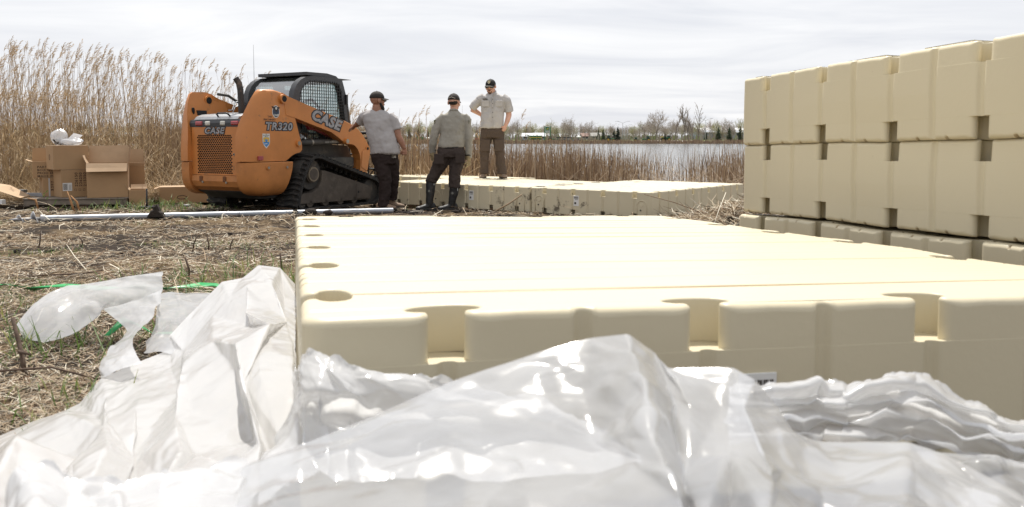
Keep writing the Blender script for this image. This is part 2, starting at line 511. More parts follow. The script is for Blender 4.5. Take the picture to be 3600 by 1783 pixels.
POCKET = [(-0.075,0,.020),(-0.058,0,.018),(-0.047,.002,.015),(-0.040,.007,.013),(-0.0345,.014,.010),(-0.0335,.024,.008),(-0.035,.030,.006),(-0.042,.0345,.005),(-0.056,.038,.004),
          (-0.066,.0485,.005),(-0.0705,.058,.005),(-0.0695,.069,.005),(-0.063,.081,.005),(-0.050,.091,.005),(-0.032,.0975,.005),(-0.015,.100,.005)]
POCKET = POCKET + [(-a, b_, r_) for a, b_, r_ in POCKET[::-1]]
GROOVE = [(-0.03,0,.020),(-0.021,.001,.016),(-0.016,.006,.012),(-0.011,.012,.009),(-0.004,.0155,.008),(.004,.0155,.008),(.011,.012,.009),(.016,.006,.012),(.021,.001,.016),(.03,0,.020)]
def dock_outline(nx, ny, pockets, grooves_mid):
    W, L = nx * PITCH, ny * PITCH
    rc = 0.045
    P = []
    for n, org, d, inn in ((nx, (0, 0), (1, 0), (0, 1)), (ny, (W, 0), (0, 1), (-1, 0)), (nx, (W, L), (-1, 0), (0, -1)), (ny, (0, L), (0, -1), (1, 0))):
        def put(s, t, r): P.append((org[0] + d[0]*s + inn[0]*t, org[1] + d[1]*s + inn[1]*t, r))
        tot = n * PITCH
        for k in range(5):                       # rounded corner
            a = R(90 * k / 4) / 1
            # arc centre at (rc, rc): from the previous side to this one
            put(rc - rc * math.cos(a), rc - rc * math.sin(a), 0.017) if k else put(0.0, rc, 0.017)
        for i in range(n):
            c0 = (i + .5) * PITCH
            prof = POCKET if pockets else (GROOVE if grooves_mid else [])
            for a, b_, r_ in prof: put(c0 + a, b_, r_)
            if i < n - 1:
                put(c0 + PITCH * 0.25, 0, 0.017)
                for a, b_, r_ in GROOVE: put((i + 1) * PITCH + a, b_, r_)
                put(c0 + PITCH * 0.75, 0, 0.017)
    return P
def dedupe(P):
    Q = []
    for p in P:
        if not Q or math.hypot(p[0]-Q[-1][0], p[1]-Q[-1][1]) > 1e-5: Q.append(p)
    if math.hypot(Q[0][0]-Q[-1][0], Q[0][1]-Q[-1][1]) < 1e-5: Q.pop()
    return Q
def inward(P):
    n = len(P); out = []
    for i in range(n):
        a, b_, c = P[i-1], P[i], P[(i+1) % n]
        e1 = Vector((b_[0]-a[0], b_[1]-a[1])).normalized(); e2 = Vector((c[0]-b_[0], c[1]-b_[1])).normalized()
        n1 = Vector((-e1.y, e1.x)); n2 = Vector((-e2.y, e2.x))
        m = n1 + n2
        m = m.normalized() if m.length > 1e-6 else n1
        m *= 1.0 / max(0.6, m.dot(n1))
        out.append(m)
    return out
def cap_ring(bm, P, z0, zt, sgn, rs=1.0, steps=5, lines=None):
    """walls from z0 to the rounded rim at zt, then a flat cap"""
    N = inward(P); n = len(P); rings = []
    rings.append([bm.verts.new((p[0], p[1], z0)) for p in P])
    for k in range(steps + 1):
        th = R(90 * k / steps); ring = []
        for p, m in zip(P, N):
            r = p[2] * rs
            o = r * (1 - math.cos(th)); z = zt - sgn * r * (1 - math.sin(th))
            ring.append(bm.verts.new((p[0] + m.x*o, p[1] + m.y*o, z)))
        rings.append(ring)
    for a, b_ in zip(rings, rings[1:]):
        for i in range(n):
            j = (i + 1) % n
            q = (a[i], a[j], b_[j], b_[i])
            f = bm.faces.new(q if sgn > 0 else q[::-1]); f.smooth = True
    top = rings[-1]
    for a, b_, c in tessellate_polygon([[v.co for v in top]]):
        q = [top[a], top[b_], top[c]]
        nz = (q[1].co - q[0].co).cross(q[2].co - q[0].co).z
        if abs(nz) < 1e-12: continue
        try: bm.faces.new(q if nz * sgn > 0 else q[::-1])
        except ValueError: pass
def dock_mesh(nx, ny, m, warp=0.0, seed=0, gl='y'):
    W, L = nx * PITCH, ny * PITCH
    zl, zb = DH - 0.088, 0.085
    bm = bmesh.new()
    top = dedupe(dock_outline(nx, ny, True, False))
    mid = dedupe(dock_outline(nx, ny, False, True))
    mid2 = [(p[0], p[1], 0.0008) for p in mid]
    cap_ring(bm, top, zl - 0.001, DH, 1)
    # middle: outset 1.5 mm (parting line)
    N = inward(mid2); midO = [(p[0] - q.x*0.0004, p[1] - q.y*0.0004, 0.0008) for p, q in zip(mid2, N)]
    zc = (zl + zb) / 2
    cap_ring(bm, midO, zc, zl, 1, steps=2)
    cap_ring(bm, midO, zc, zb, -1, steps=2)
    cap_ring(bm, top, zb + 0.001, 0.0, -1)
    # transverse deck grooves run across the deck and nick its rounded rims
    tot = L if gl == 'y' else W
    ax = 1 if gl == 'y' else 0
    g = PITCH / 6
    cuts = []
    while g < tot - 0.02:
        cuts.append(g); g += PITCH / 3
    for c in cuts:
        for dlt in (-0.010, 0.0, 0.010):
            co = [0, 0, 0]; co[ax] = c + dlt; no = [0, 0, 0]; no[ax] = 1
            geom = [f for f in bm.faces if min(v.co[ax] for v in f.verts) < c + dlt < max(v.co[ax] for v in f.verts) and max(v.co.z for v in f.verts) > DH - 0.021]
            es = set(e for f in geom for e in f.edges); vs = set(v for f in geom for v in f.verts)
            bmesh.ops.bisect_plane(bm, geom=list(geom) + list(es) + list(vs), dist=1e-6, plane_co=co, plane_no=no)
    for v in bm.verts:
        if v.co.z > DH - 0.0175:
            q = v.co[ax]
            d = min(abs(q - c) for c in cuts)
            o_ = v.co[1 - ax]; near_pocket = (q < .14 or q > tot - .14) and abs((o_ / PITCH) % 1 - .5) * PITCH < .11
            if d < 0.002 and not near_pocket: v.co.z -= 0.010
    if warp:
        # a little sag and mould shrinkage
        for v in bm.verts:
            x, y = v.co.x, v.co.y
            v.co.z += warp * (float(vnoise(x*1.7 + seed, y*1.7, 5)) - .5) + 0.4 * warp * (float(vnoise(x*6 + seed, y*6, 6)) - .5)
            v.co.x += warp * 0.5 * (float(vnoise(v.co.z*6 + seed, y*3, 8)) - .5)
            v.co.y += warp * 0.5 * (float(vnoise(x*3 + seed, v.co.z*6, 9)) - .5)
    # mould pads on the underside
    def pad(x0, y0, x1, y1):
        b2 = MB().bbox((x0, y0, -0.009), (x1, y1, 0.004), 0.006)
        vs = [bm.verts.new(p) for p in b2.v]
        for f in b2.f: bm.faces.new([vs[i] for i in f])
    for i in range(ny):
        c0 = (i + .5) * PITCH
        for xx in ((0.032, 0.20), (W - 0.20, W - 0.032)):
            pad(xx[0], c0 + 0.08, xx[1], c0 + PITCH * 0.5 + 0.1 if i < ny - 1 else c0 + 0.17)
    me = bpy.data.meshes.new('dock_section')
    bm.to_mesh(me); bm.free()
    me.materials.append(m)
    return me
def dock_obj(me, M, label, group=None):
    o = link('dock_section', me)
    o.matrix_world = M
    wn = o.modifiers.new('wn', 'WEIGHTED_NORMAL'); wn.keep_sharp = False; wn.weight = 100
    tag(o, label, 'dock section', group)
    return o
def place(xa, ya, za, local, world):
    Rm = Matrix((Vector(xa), Vector(ya), Vector(za))).transposed().to_4x4()
    Rm.translation = Vector(world) - (Rm.to_3x3() @ Vector(local))
    return Rm
G_DOCK = 'cream floating dock sections'
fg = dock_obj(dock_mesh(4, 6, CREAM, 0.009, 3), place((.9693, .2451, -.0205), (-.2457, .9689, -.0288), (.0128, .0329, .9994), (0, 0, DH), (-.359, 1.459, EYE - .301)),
              'cream floating dock section lying alone in front, its sunlit deck overexposed', G_DOCK)
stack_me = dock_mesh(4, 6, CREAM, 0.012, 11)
sx = Vector((.965, .2611, -.0245)); sy = Vector((-.2615, .965, -.0219)); sz = sx.cross(sy).normalized()
def on_stack(flip, corner, me, label, yaw=0.0):
    ry = Matrix.Rotation(R(yaw), 3, sz)
    x, y = ry @ sx, ry @ sy
    W_, L_ = 4 * PITCH, 6 * PITCH
    M = place(-x, y, -sz, (W_, L_, 0), corner) if flip else place(x, y, sz, (0, L_, DH), corner)
    return dock_obj(me, M, label, G_DOCK)
top_c = Vector((1.334, 5.059, EYE + .347))
on_stack(True, top_c, stack_me, 'upside down cream dock section on top of the stack, against the sky')
on_stack(True, top_c - sz * (DH + .001) + sx * .013, stack_me, 'upside down cream dock section in the middle of the stack', 0.15)
on_stack(False, top_c - sz * (2 * DH + .014) - sx * .016 - sy * .02, stack_me, 'lowest dock section of the stack, deck side up, pushed out a little', -0.4)

mx_, my_, mz_ = (.7825, -.6225, 0), (.6226, .7826, 0), (0, 0, 1)
mo = Vector((.269, 12.892, EYE - .705))
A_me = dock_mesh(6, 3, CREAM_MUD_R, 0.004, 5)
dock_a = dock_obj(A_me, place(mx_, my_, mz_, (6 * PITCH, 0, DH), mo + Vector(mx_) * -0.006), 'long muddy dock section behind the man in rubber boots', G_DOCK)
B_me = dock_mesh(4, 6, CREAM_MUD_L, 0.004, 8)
dock_b = dock_obj(B_me, place(mx_, my_, mz_, (0, 0, DH), mo + Vector(mx_) * 0.006), 'dock section with a corner towards the stack, joined to the muddy one', G_DOCK)
def tilt(deg, axis_v, yv):
    q = Matrix.Rotation(R(deg), 3, Vector(axis_v)); return q @ Vector(yv), q @ Vector(mz_)
y2, z2 = tilt(-1.9, mx_, my_)
back = mo + Vector(my_) * (3 * PITCH + .012)
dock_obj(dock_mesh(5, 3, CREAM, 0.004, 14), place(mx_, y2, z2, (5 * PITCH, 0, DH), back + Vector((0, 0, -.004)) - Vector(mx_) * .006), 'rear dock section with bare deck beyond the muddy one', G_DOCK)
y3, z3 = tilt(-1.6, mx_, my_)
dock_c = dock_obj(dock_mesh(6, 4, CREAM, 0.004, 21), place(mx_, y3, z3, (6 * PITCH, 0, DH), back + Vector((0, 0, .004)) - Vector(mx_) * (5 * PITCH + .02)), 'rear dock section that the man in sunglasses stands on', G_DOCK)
# ------------------------------------------------------------------ compact track loader
ORANGE = mat('orange_paint', (0.53, 0.20, 0.05), 0.42, var=0.10, vscale=3, dirt=(0.20, 0.12, 0.06), dscale=7, damt=0.02, bump=0.03, bscale=8)
ORANGE_LOW = mat('muddy_orange_paint', (0.46, 0.18, 0.048), 0.6, var=0.16, vscale=4, dirt=(0.11, 0.07, 0.04), dscale=9, damt=0.035, bump=0.06, bscale=14)
CABGREY = mat('dark_grey_paint', (0.045, 0.047, 0.052), 0.45, var=0.2, vscale=5, bump=0.03, bscale=20)
STEEL_D = mat('dusty_dark_steel', (0.05, 0.047, 0.042), 0.65, var=0.35, vscale=4, dirt=(0.13, 0.105, 0.08), dscale=5, damt=0.08)
RUBBER = mat('dusty_rubber', (0.022, 0.021, 0.020), 0.85, var=0.3, vscale=9, dirt=(0.085, 0.07, 0.055), dscale=11, damt=0.10, bump=0.2, bscale=40)
MUDFRAME = mat('mud_coated_steel', (0.085, 0.07, 0.056), 0.85, var=0.25, vscale=5, dirt=(0.14, 0.115, 0.09), dscale=7, damt=0.1, bump=0.2, bscale=18)
BLACK = mat('black_plastic', (0.012, 0.012, 0.013), 0.5)
HOLE = mat('dark_radiator', (0.006, 0.006, 0.006), 0.8)
REDLENS = mat('red_lens', (0.30, 0.012, 0.016), 0.18, coat=0.5)
WHITELENS = mat('work_lamp_lens', (0.55, 0.54, 0.48), 0.25, coat=0.4)
SILVER = mat('silver_lettering', (0.31, 0.31, 0.325), 0.4, var=0.35, vscale=14)
OUTLINE = mat('lettering_outline', (0.016, 0.018, 0.022), 0.45)
REDPAINT = mat('dull_red_paint', (0.20, 0.018, 0.024), 0.5, var=0.15)
SPARK = mat('galvanised_grating', (0.36, 0.37, 0.38), 0.4, metal=0.5, var=0.15, vscale=30)
EXH = mat('sooty_exhaust_steel', (0.035, 0.032, 0.030), 0.6, var=0.3, dirt=(0.20, 0.15, 0.11), dscale=5, damt=0.10)
BOLT = mat('zinc_bolt', (0.34, 0.31, 0.26), 0.4, metal=0.6)
def glass_mat(name, tint, amt):
    m = bpy.data.materials.new(name); m.use_nodes = True
    t = m.node_tree; t.nodes.remove(t.nodes['Principled BSDF'])
    tr = t.nodes.new('ShaderNodeBsdfTransparent'); tr.inputs[0].default_value = (*tint, 1)
    gl = t.nodes.new('ShaderNodeBsdfGlossy'); gl.inputs['Roughness'].default_value = 0.04
    df = t.nodes.new('ShaderNodeBsdfDiffuse'); df.inputs[0].default_value = (0.5, 0.52, 0.5, 1)
    fr0 = t.nodes.new('ShaderNodeFresnel'); fr0.inputs[0].default_value = 1.5
    fr = t.nodes.new('ShaderNodeMath'); fr.operation = 'MULTIPLY'; fr.inputs[1].default_value = .45; t.links.new(fr0.outputs[0], fr.inputs[0])
    a = t.nodes.new('ShaderNodeMixShader'); a.inputs[0].default_value = amt
    t.links.new(tr.outputs[0], a.inputs[1]); t.links.new(df.outputs[0], a.inputs[2])
    b_ = t.nodes.new('ShaderNodeMixShader')
    t.links.new(fr.outputs[0], b_.inputs[0]); t.links.new(a.outputs[0], b_.inputs[1]); t.links.new(gl.outputs[0], b_.inputs[2])
    t.links.new(b_.outputs[0], t.nodes['Material Output'].inputs[0])
    return m
GLASS = glass_mat('tinted_cab_glass', (0.40, 0.53, 0.52), 0.05)

LM = Matrix(((.5, -.866025, 0, -4.03), (.866025, .5, 0, 13.445), (0, 0, 1, .05), (0, 0, 0, 1)))
loader = empty('track_loader', None, M=LM)
tag(loader, 'orange compact track loader with black cab parked behind the front dock section', 'track loader')
def RP(x, r, z): return (x, -r, z)

# loader towers and arms (both sides), outlines in the (x, z) plane
TW = [(-.80, .735), (-.80, .92), (-.785, 1.10), (-.755, 1.28), (-.705, 1.46), (-.635, 1.64), (-.575, 1.745), (-.52, 1.78), (-.30, 1.79), (-.17, 1.765), (-.08, 1.715), (.02, 1.675),
      (.085, 1.64), (.095, 1.38), (.165, 1.17), (.235, .965), (.235, .90), (.19, .862), (.10, .845), (.02, .815), (-.06, .765), (-.12, .735)]
ARM = [(-.16, 1.745), (-.04, 1.695), (.25, 1.615), (.60, 1.523), (.96, 1.427), (1.20, 1.362), (1.349, 1.314), (1.47, 1.268), (1.566, 1.212), (1.66, 1.135), (1.75, 1.03), (1.82, .94), (1.85, .865),
       (1.835, .77), (1.79, .63), (1.748, .495), (1.585, .525), (1.592, .62), (1.598, .72), (1.575, .815), (1.53, .895), (1.46, .952), (1.38, .975), (1.25, .985), (1.14, 1.035), (1.042, 1.09), (.897, 1.168), (.60, 1.247), (.30, 1.325), (.10, 1.378), (-.1, 1.42)]
for sd in (1, -1):
    def sec(r, dx, dz):
        out = []
        for x, z in TW:
            k = max(0.0, min(1.0, (-.30 - x) / .3))
            kz = max(0.0, min(1.0, (z - 1.5) / .25))
            rin = float(np.interp(z, [1.2, 1.35, 1.5, 1.75], [.5, .57, .62, .69])); rr_ = rin + (r - .5) / .32 * (.82 - rin)
            out.append(RP(x + dx * k, sd * rr_, z - dz * kz))
        return out
    q = MB()
    S = [sec(.50, .0, 0), sec(.60, .005, 0), sec(.68, .03, .005), (sec(.745, .075, .012)), sec(.79, .14, .022), sec(.815, .21, .035), sec(.82, .24, .045)]
    if sd < 0: S = S[::-1]
    q.rings(S, sm=True)
    tw = q.build('loader_tower', ORANGE, loader)
    tw.modifiers.new('e', 'EDGE_SPLIT').split_angle = R(38)
    q = MB(); q.prism([(a, b_) for a, b_ in ARM], -sd * .665, -sd * .828, 'y', bev=0.008)
    am = q.build('loader_arm', ORANGE, loader)
    # seam plate on the lower arm
    MB().prism([(1.60, .60), (1.63, .86), (1.70, .90), (1.80, .86), (1.825, .80), (1.76, .55), (1.73, .53)], -sd * .829, -sd * .838, 'y', bev=.004).build('wear_plate', ORANGE, am)
    for nm, x, z, r0, r1, pr in (('upper_pivot', -.165, 1.655, .075, .045, .045), ('cylinder_pin', 1.237, 1.029, .055, .036, .04), ('tip_boss', 1.765, .905, .042, .025, .02), ('lower_pivot', .148, .997, .055, .032, .03)):
        q = MB(); q.cyl(RP(x, sd * .80, z), RP(x, sd * (.82 + pr), z), r0, 20, 0, r1=r0 * .9)
        q.cyl(RP(x, sd * (.82 + pr), z), RP(x, sd * (.825 + pr), z), r1, 16, 1)
        q.build(nm, [ORANGE, HOLE if nm in ('upper_pivot', 'tip_boss') else BOLT], am, smooth=False)
    # inner pivot hole and slot seen on the far tower
    q = MB(); q.cyl(RP(-.25, sd * .69, 1.66), RP(-.25, sd * .645, 1.66), .075, 20, 0); q.cyl(RP(-.25, sd * .645, 1.66), RP(-.25, sd * .641, 1.66), .052, 16, 1)
    q.build('inner_boss', [ORANGE, HOLE], tw, smooth=False)
    MB().prism([(-.60 + .02*math.cos(t_), 1.49 + .05*math.sin(t_)) for t_ in np.linspace(0, 6.283, 13)[:-1]], -sd * .625, -sd * .58, 'y').build('slot', HOLE, tw)
    MB().box((-.53, min(-sd*.585, -sd*.61), 1.425), (-.35, max(-sd*.585, -sd*.61), 1.50)).build('data_plate', BLACK, tw)
    # bumper corner below the tower: plan outline swept down and tucked under
    plan = [(.50, -.775), (.60, -.772), (.69, -.75), (.765, -.695), (.815, -.62), (.845, -.52), (.855, -.40), (.855, -.20), (.853, -.05)]
    ringsB = []
    for z, off, xf in ((.725, -.012, .0), (.715, .004, .0), (.60, .008, -.02), (.48, .0, -.06), (.40, -.015, -.09), (.33, -.05, -.12), (.275, -.11, -.14), (.24, -.19, -.16), (.225, -.28, -.17)):
        pl = []
        for r, x in plan:
            nx_, nr_ = (-1, 0) if x < -.7 else ((-.7, .7) if x < -.55 else (0, 1))
            xx = x + (-off) * (-nx_) * -1 if False else x + nx_ * off
            rr = r + nr_ * off * 0.6
            pl.append(RP(min(xx, xf - .02), sd * rr, z))
        front = RP(xf, sd * (.853 + off * .6), z); inn = RP(xf, sd * .52, z); inr = RP(-.70 - min(0, off), sd * .50, z)
        ringsB.append(pl + [front, inn])
    if sd > 0: ringsB = [r_[::-1] for r_ in ringsB]
    bp_ = MB().rings(ringsB, sm=True).build('bumper_corner', ORANGE_LOW, loader)
    bp_.modifiers.new('e', 'EDGE_SPLIT').split_angle = R(40)
    for x in (-.50, -.13):
        q = MB(); q.cyl(RP(x, sd * .845, .645), RP(x, sd * .862, .645), .036, 16, 0); q.cyl(RP(x, sd * .86, .645), RP(x, sd * .872, .645), .020, 8, 1)
        q.build('bolt', [ORANGE_LOW, BOLT], bp_, smooth=False)
    MB().bbox(*[tuple(map(f, zip(RP(-.66, sd * .803, .755), RP(-.56, sd * .826, .815)))) for f in (min, max)], .004).build('reflector', REDLENS, tw)

# rear panel with a perforated grille
def pill_panel(q, y0, y1, z0, z1, x, cols, rows, a, b_, mi=0, depth=.012):
    cw = (y1 - y0) / cols; ch = (z1 - z0) / rows
    for rI in range(rows):
        off = cw / 2 if rI % 2 else 0
        n = cols - (1 if rI % 2 else 0)
        zc = z0 + (rI + .5) * ch
        if off:
            for (ya, yb) in ((y0, y0 + off), (y1 - off, y1)): q.add([(x, ya, zc-ch/2), (x, yb, zc-ch/2), (x, yb, zc+ch/2), (x, ya, zc+ch/2)], [(0, 3, 2, 1)], mi)
        for cI in range(n):
            yc = y0 + off + (cI + .5) * cw
            oc = [(a*k, b_*l) for k, l in ((-.55,-1),(.55,-1),(1,-.5),(1,.5),(.55,1),(-.55,1),(-1,.5),(-1,-.5))]
            v = [(x, yc-cw/2, zc-ch/2), (x, yc+cw/2, zc-ch/2), (x, yc+cw/2, zc+ch/2), (x, yc-cw/2, zc+ch/2)]
            v += [(x, yc+k, zc+l) for k, l in oc] + [(x+depth, yc+k, zc+l) for k, l in oc]
            f = [(0,1,5,4),(1,6,5),(1,2,7,6),(2,8,7),(2,3,9,8),(3,10,9),(3,0,11,10),(0,4,11)]
            f = [t_[::-1] for t_ in f]
            for k in range(8): f.append((4+k, 12+k, 12+(k+1)%8, 4+(k+1)%8))
            q.add(v, f, mi)
q = MB()
gy0, gy1, gz0, gz1, px_ = -.36, .39, .55, 1.125, -.715
pill_panel(q, gy0, gy1, gz0, gz1, px_, 17, 22, .0196, .0112, 0, .004)
q.add([(px_,-.5,.53),(px_,.5,.53),(px_,.5,1.24),(px_,-.5,1.24),(px_,gy0,gz0),(px_,gy1,gz0),(px_,gy1,gz1),(px_,gy0,gz1)], [(0,4,5,1),(1,5,6,2),(2,6,7,3),(3,7,4,0)], 0)
q.box((px_+.001, -.5, .53), (px_+.03, -.485, 1.24)); q.box((px_+.001, .485, .53), (px_+.03, .5, 1.24)); q.box((px_+.001,-.485,1.225),(px_+.03,.485,1.24)); q.box((px_+.001,-.485,.53),(px_+.03,.485,.545))
panel = q.build('rear_panel', ORANGE, loader)
MB().box((px_+.035, -.48, .55), (px_+.05, .48, 1.22)).build('radiator', HOLE, panel)
q = MB(); q.cyl(RP(px_-.002, .40, .838), RP(px_-.012, .40, .838), .018, 14, 0); q.cyl(RP(px_-.012, .40, .838), RP(px_-.015, .40, .838), .011, 12, 1)
q.build('panel_lock', [BOLT, BLACK], panel, smooth=False)
FR = lambda x, r, z: frame(RP(x, r, z), (0, -1, 0), (0, 0, 1))
for off, dep, mm, nm in ((.018, .002, OUTLINE, 'lettering_outline'), (.003, .004, SILVER, 'lettering')):
    text_mesh(nm, 'CASE', .125, mm, panel, FR(px_-.003, -.015, 1.183), dep, off, .22, space=1.1 , sx=1.32)
# light bar
lb = MB().prism([(-.715, 1.243), (-.72, 1.30), (-.70, 1.345), (-.60, 1.36), (-.58, 1.243)], -.545, .545, 'y', bev=.006).build('light_bar', CABGREY, loader)
for r0, r1, mm, nm in ((-.41, -.26, REDLENS, 'tail_light'), (.345, .50, REDLENS, 'tail_light'), (-.20, -.095, WHITELENS, 'work_lamp'), (.12, .22, WHITELENS, 'work_lamp')):
    MB().bbox((-.735, -r1, 1.262), (-.70, -r0, 1.325), .014).build(nm, mm, lb)
# sloping engine cover with a grating
q = MB(); q.prism([(-.70, 1.352), (-.66, 1.395), (-.56, 1.43), (-.05, 1.475), (.10, 1.475), (.10, 1.352)], -.46, .46, 'y', bev=.004)
ec = q.build('engine_cover', SPARK, loader)
q = MB()
for i in range(9):
    for j in range(30):
        x = -.52 + i * .05; y = -.40 + j * .0275
        z = 1.43 + (x + .56) * .088 + .0025
        q.add([(x-.014, y-.0085, z-.0012), (x+.014, y-.0085, z+.0012), (x+.014, y+.0085, z+.0012), (x-.014, y+.0085, z-.0012)], [(0,1,2,3)])
gr = q.build('grating_slots', HOLE, ec); gr['kind'] = 'stuff'
q = MB(); q.tube([RP(-.66, .02, 1.392), RP(-.69, .02, 1.43), RP(-.69, .05, 1.442), RP(-.69, .22, 1.442), RP(-.685, .25, 1.43), RP(-.66, .27, 1.395)], [.013]*6, 8); q.build('handle', BLACK, ec)
# centre bumper and belly
q = MB(); q.prism([(-.735, .525), (-.745, .44), (-.71, .36), (-.60, .29), (-.40, .255), (-.2, .25), (-.2, .525)], -.50, .50, 'y', bev=.008)
cb = q.build('centre_bumper', ORANGE_LOW, loader)
for r in (-.30, .20):
    MB().bbox((-.755, -r-.05, .43), (-.735, -r+.02, .515), .01).build('recess', mat('recess_orange', (.16, .06, .02), .8), cb)
    MB().cyl(RP(-.735, r+.05, .425), RP(-.752, r+.05, .425), .017, 8).build('bolt', BOLT, cb, smooth=False)
MB().prism([(-.62, .29), (-.35, .17), (1.5, .17), (1.7, .30), (1.7, .52), (-.3, .55)], -.52, .52, 'y').build('belly', STEEL_D, loader)
MB().prism([(-.60, .53), (-.60, 1.34), (.3, 1.34), (.42, 1.02), (1.62, .95), (1.72, .75), (1.66, .45), (.2, .45)], -.525, .525, 'y').build('chassis', STEEL_D, loader)

# cab: side frames, roof, glass, guards
CO = [(.34, .98), (.345, 1.66), (.37, 1.80), (.43, 1.91), (.52, 1.99), (.64, 2.045), (.80, 2.065), (1.36, 2.065), (1.46, 2.045), (1.53, 1.93), (1.62, 1.50), (1.70, 1.08), (1.70, .98)]
CI = [(.50, 1.04), (.50, 1.66), (.515, 1.76), (.555, 1.85), (.62, 1.92), (.71, 1.96), (.83, 1.975), (1.33, 1.975), (1.40, 1.955), (1.45, 1.86), (1.53, 1.50), (1.60, 1.10), (1.60, 1.04)]
for sd in (1, -1):
    q = MB(); n = len(CO)
    for k, (r0, r1) in enumerate(((.44, .545),)):
        v = [RP(x, sd*r0, z) for x, z in CO] + [RP(x, sd*r1, z) for x, z in CO] + [RP(x, sd*r0, z) for x, z in CI] + [RP(x, sd*r1, z) for x, z in CI]
        f = []
        for i in range(n):
            j = (i + 1) % n
            qs = [(i, j, n+j, n+i), (n+i, n+j, 3*n+j, 3*n+i), (3*n+i, 3*n+j, 2*n+j, 2*n+i), (2*n+i, 2*n+j, j, i)]
            f += qs if sd < 0 else [t_[::-1] for t_ in qs]
        q.add(v, f, 0, True)
    cf = q.build('cab_side_frame', CABGREY, loader)
    cf.modifiers.new('e', 'EDGE_SPLIT').split_angle = R(35)
    v = [RP(x, sd*.475, z) for x, z in CI]
    MB().add(v, [tuple(range(len(v)))]).build('side_window', GLASS, cf)
    # wire mesh guard
    q = MB(); r = sd * .552
    def inside(x, z):
        c = False; j = len(CI) - 1
        for i in range(len(CI)):
            xi, zi = CI[i]; xj, zj = CI[j]
            if (zi > z) != (zj > z) and x < (xj - xi) * (z - zi) / (zj - zi) + xi: c = not c
            j = i
        return c
    for x in np.arange(.52, 1.62, .052):
        zs = [z for z in np.arange(1.0, 2.0, .01) if inside(x, z)]
        if zs: q.box((x-.0035, min(-r-.0035, -r+.0035), zs[0]-.03), (x+.0035, max(-r-.0035, -r+.0035), zs[-1]+.03))
    for z in np.arange(1.06, 1.98, .052):
        xs = [x for x in np.arange(.45, 1.65, .01) if inside(x, z)]
        if xs: q.box((xs[0]-.03, -r-.005, z-.0035), (xs[-1]+.03, -r+.002, z+.0035))
    g_ = q.build('window_guard', BLACK, cf); g_['kind'] = 'stuff'
# rear window bends from the roof down between the frames
RW = [(.40, 1.36), (.395, 1.66), (.42, 1.78), (.475, 1.89), (.555, 1.965), (.655, 2.015), (.74, 2.03)]
q = MB(); q.add([RP(x, -.44, z) for x, z in RW] + [RP(x, .44, z) for x, z in RW], [(i, i+1, len(RW)+i+1, len(RW)+i) for i in range(len(RW)-1)], 0, True); q.build('rear_window', GLASS, loader)
MB().tube([RP(.74, -.44, 2.035), RP(.74, .44, 2.035)], .012, 6).build('window_seal', BLACK, loader)
MB().box((1.45, -.44, 1.98), (1.52, .44, 2.05)).build('front_header', CABGREY, loader)
MB().box((.80, -.44, 2.035), (1.45, .44, 2.05)).build('headliner', CABGREY, loader)
MB().box((.42, -.44, .98), (.46, .44, 1.34)).build('cab_back_wall', CABGREY, loader)
q = MB(); q.prism([(.66, 2.072), (.66, 2.122), (1.14, 2.128), (1.36, 2.095), (1.41, 2.06), (1.36, 2.066)], -.53, .53, 'y', bev=.005); q.build('roof_plate', CABGREY, loader)
MB().prism([(1.44, 2.045), (1.44, 2.065), (1.76, 2.06), (1.76, 2.054)], -.50, .50, 'y').build('visor', CABGREY, loader)
MB().box((1.545, -.58, 1.64), (1.585, -.545, 1.80)).build('mirror_bracket', BLACK, loader)
for sd in (1, -1):
    MB().tube([RP(1.50, sd*.50, 2.03), RP(1.60, sd*.53, 1.66), RP(1.70, sd*.53, 1.10)], .028, 6).build('front_post', CABGREY, loader)
# seat, lap bar, joystick seen through the guard
st = MB(); st.bbox((.58, -.24, 1.10), (1.05, .24, 1.22), .04)
st.prism([(.56, 1.20), (.50, 1.72), (.54, 1.84), (.62, 1.84), (.66, 1.72), (.70, 1.22)], -.23, .23, 'y', bev=.03)
seat = st.build('seat', BLACK, loader)
MB().bbox((.55, -.12, 1.80), (.63, .12, 1.96), .03).build('headrest', BLACK, seat)
MB().tube([RP(.62, .34, 1.62), RP(.95, .36, 1.70), RP(1.12, .36, 1.58), RP(1.10, .36, 1.28)], .022, 8).build('lap_bar', BLACK, loader)
MB().bbox((1.15, -.42, 1.0), (1.34, -.30, 1.42), .02).build('control_tower', BLACK, loader)
MB().tube([RP(1.22, .36, 1.42), RP(1.20, .36, 1.56)], [.018, .026], 8).build('joystick', BLACK, loader)

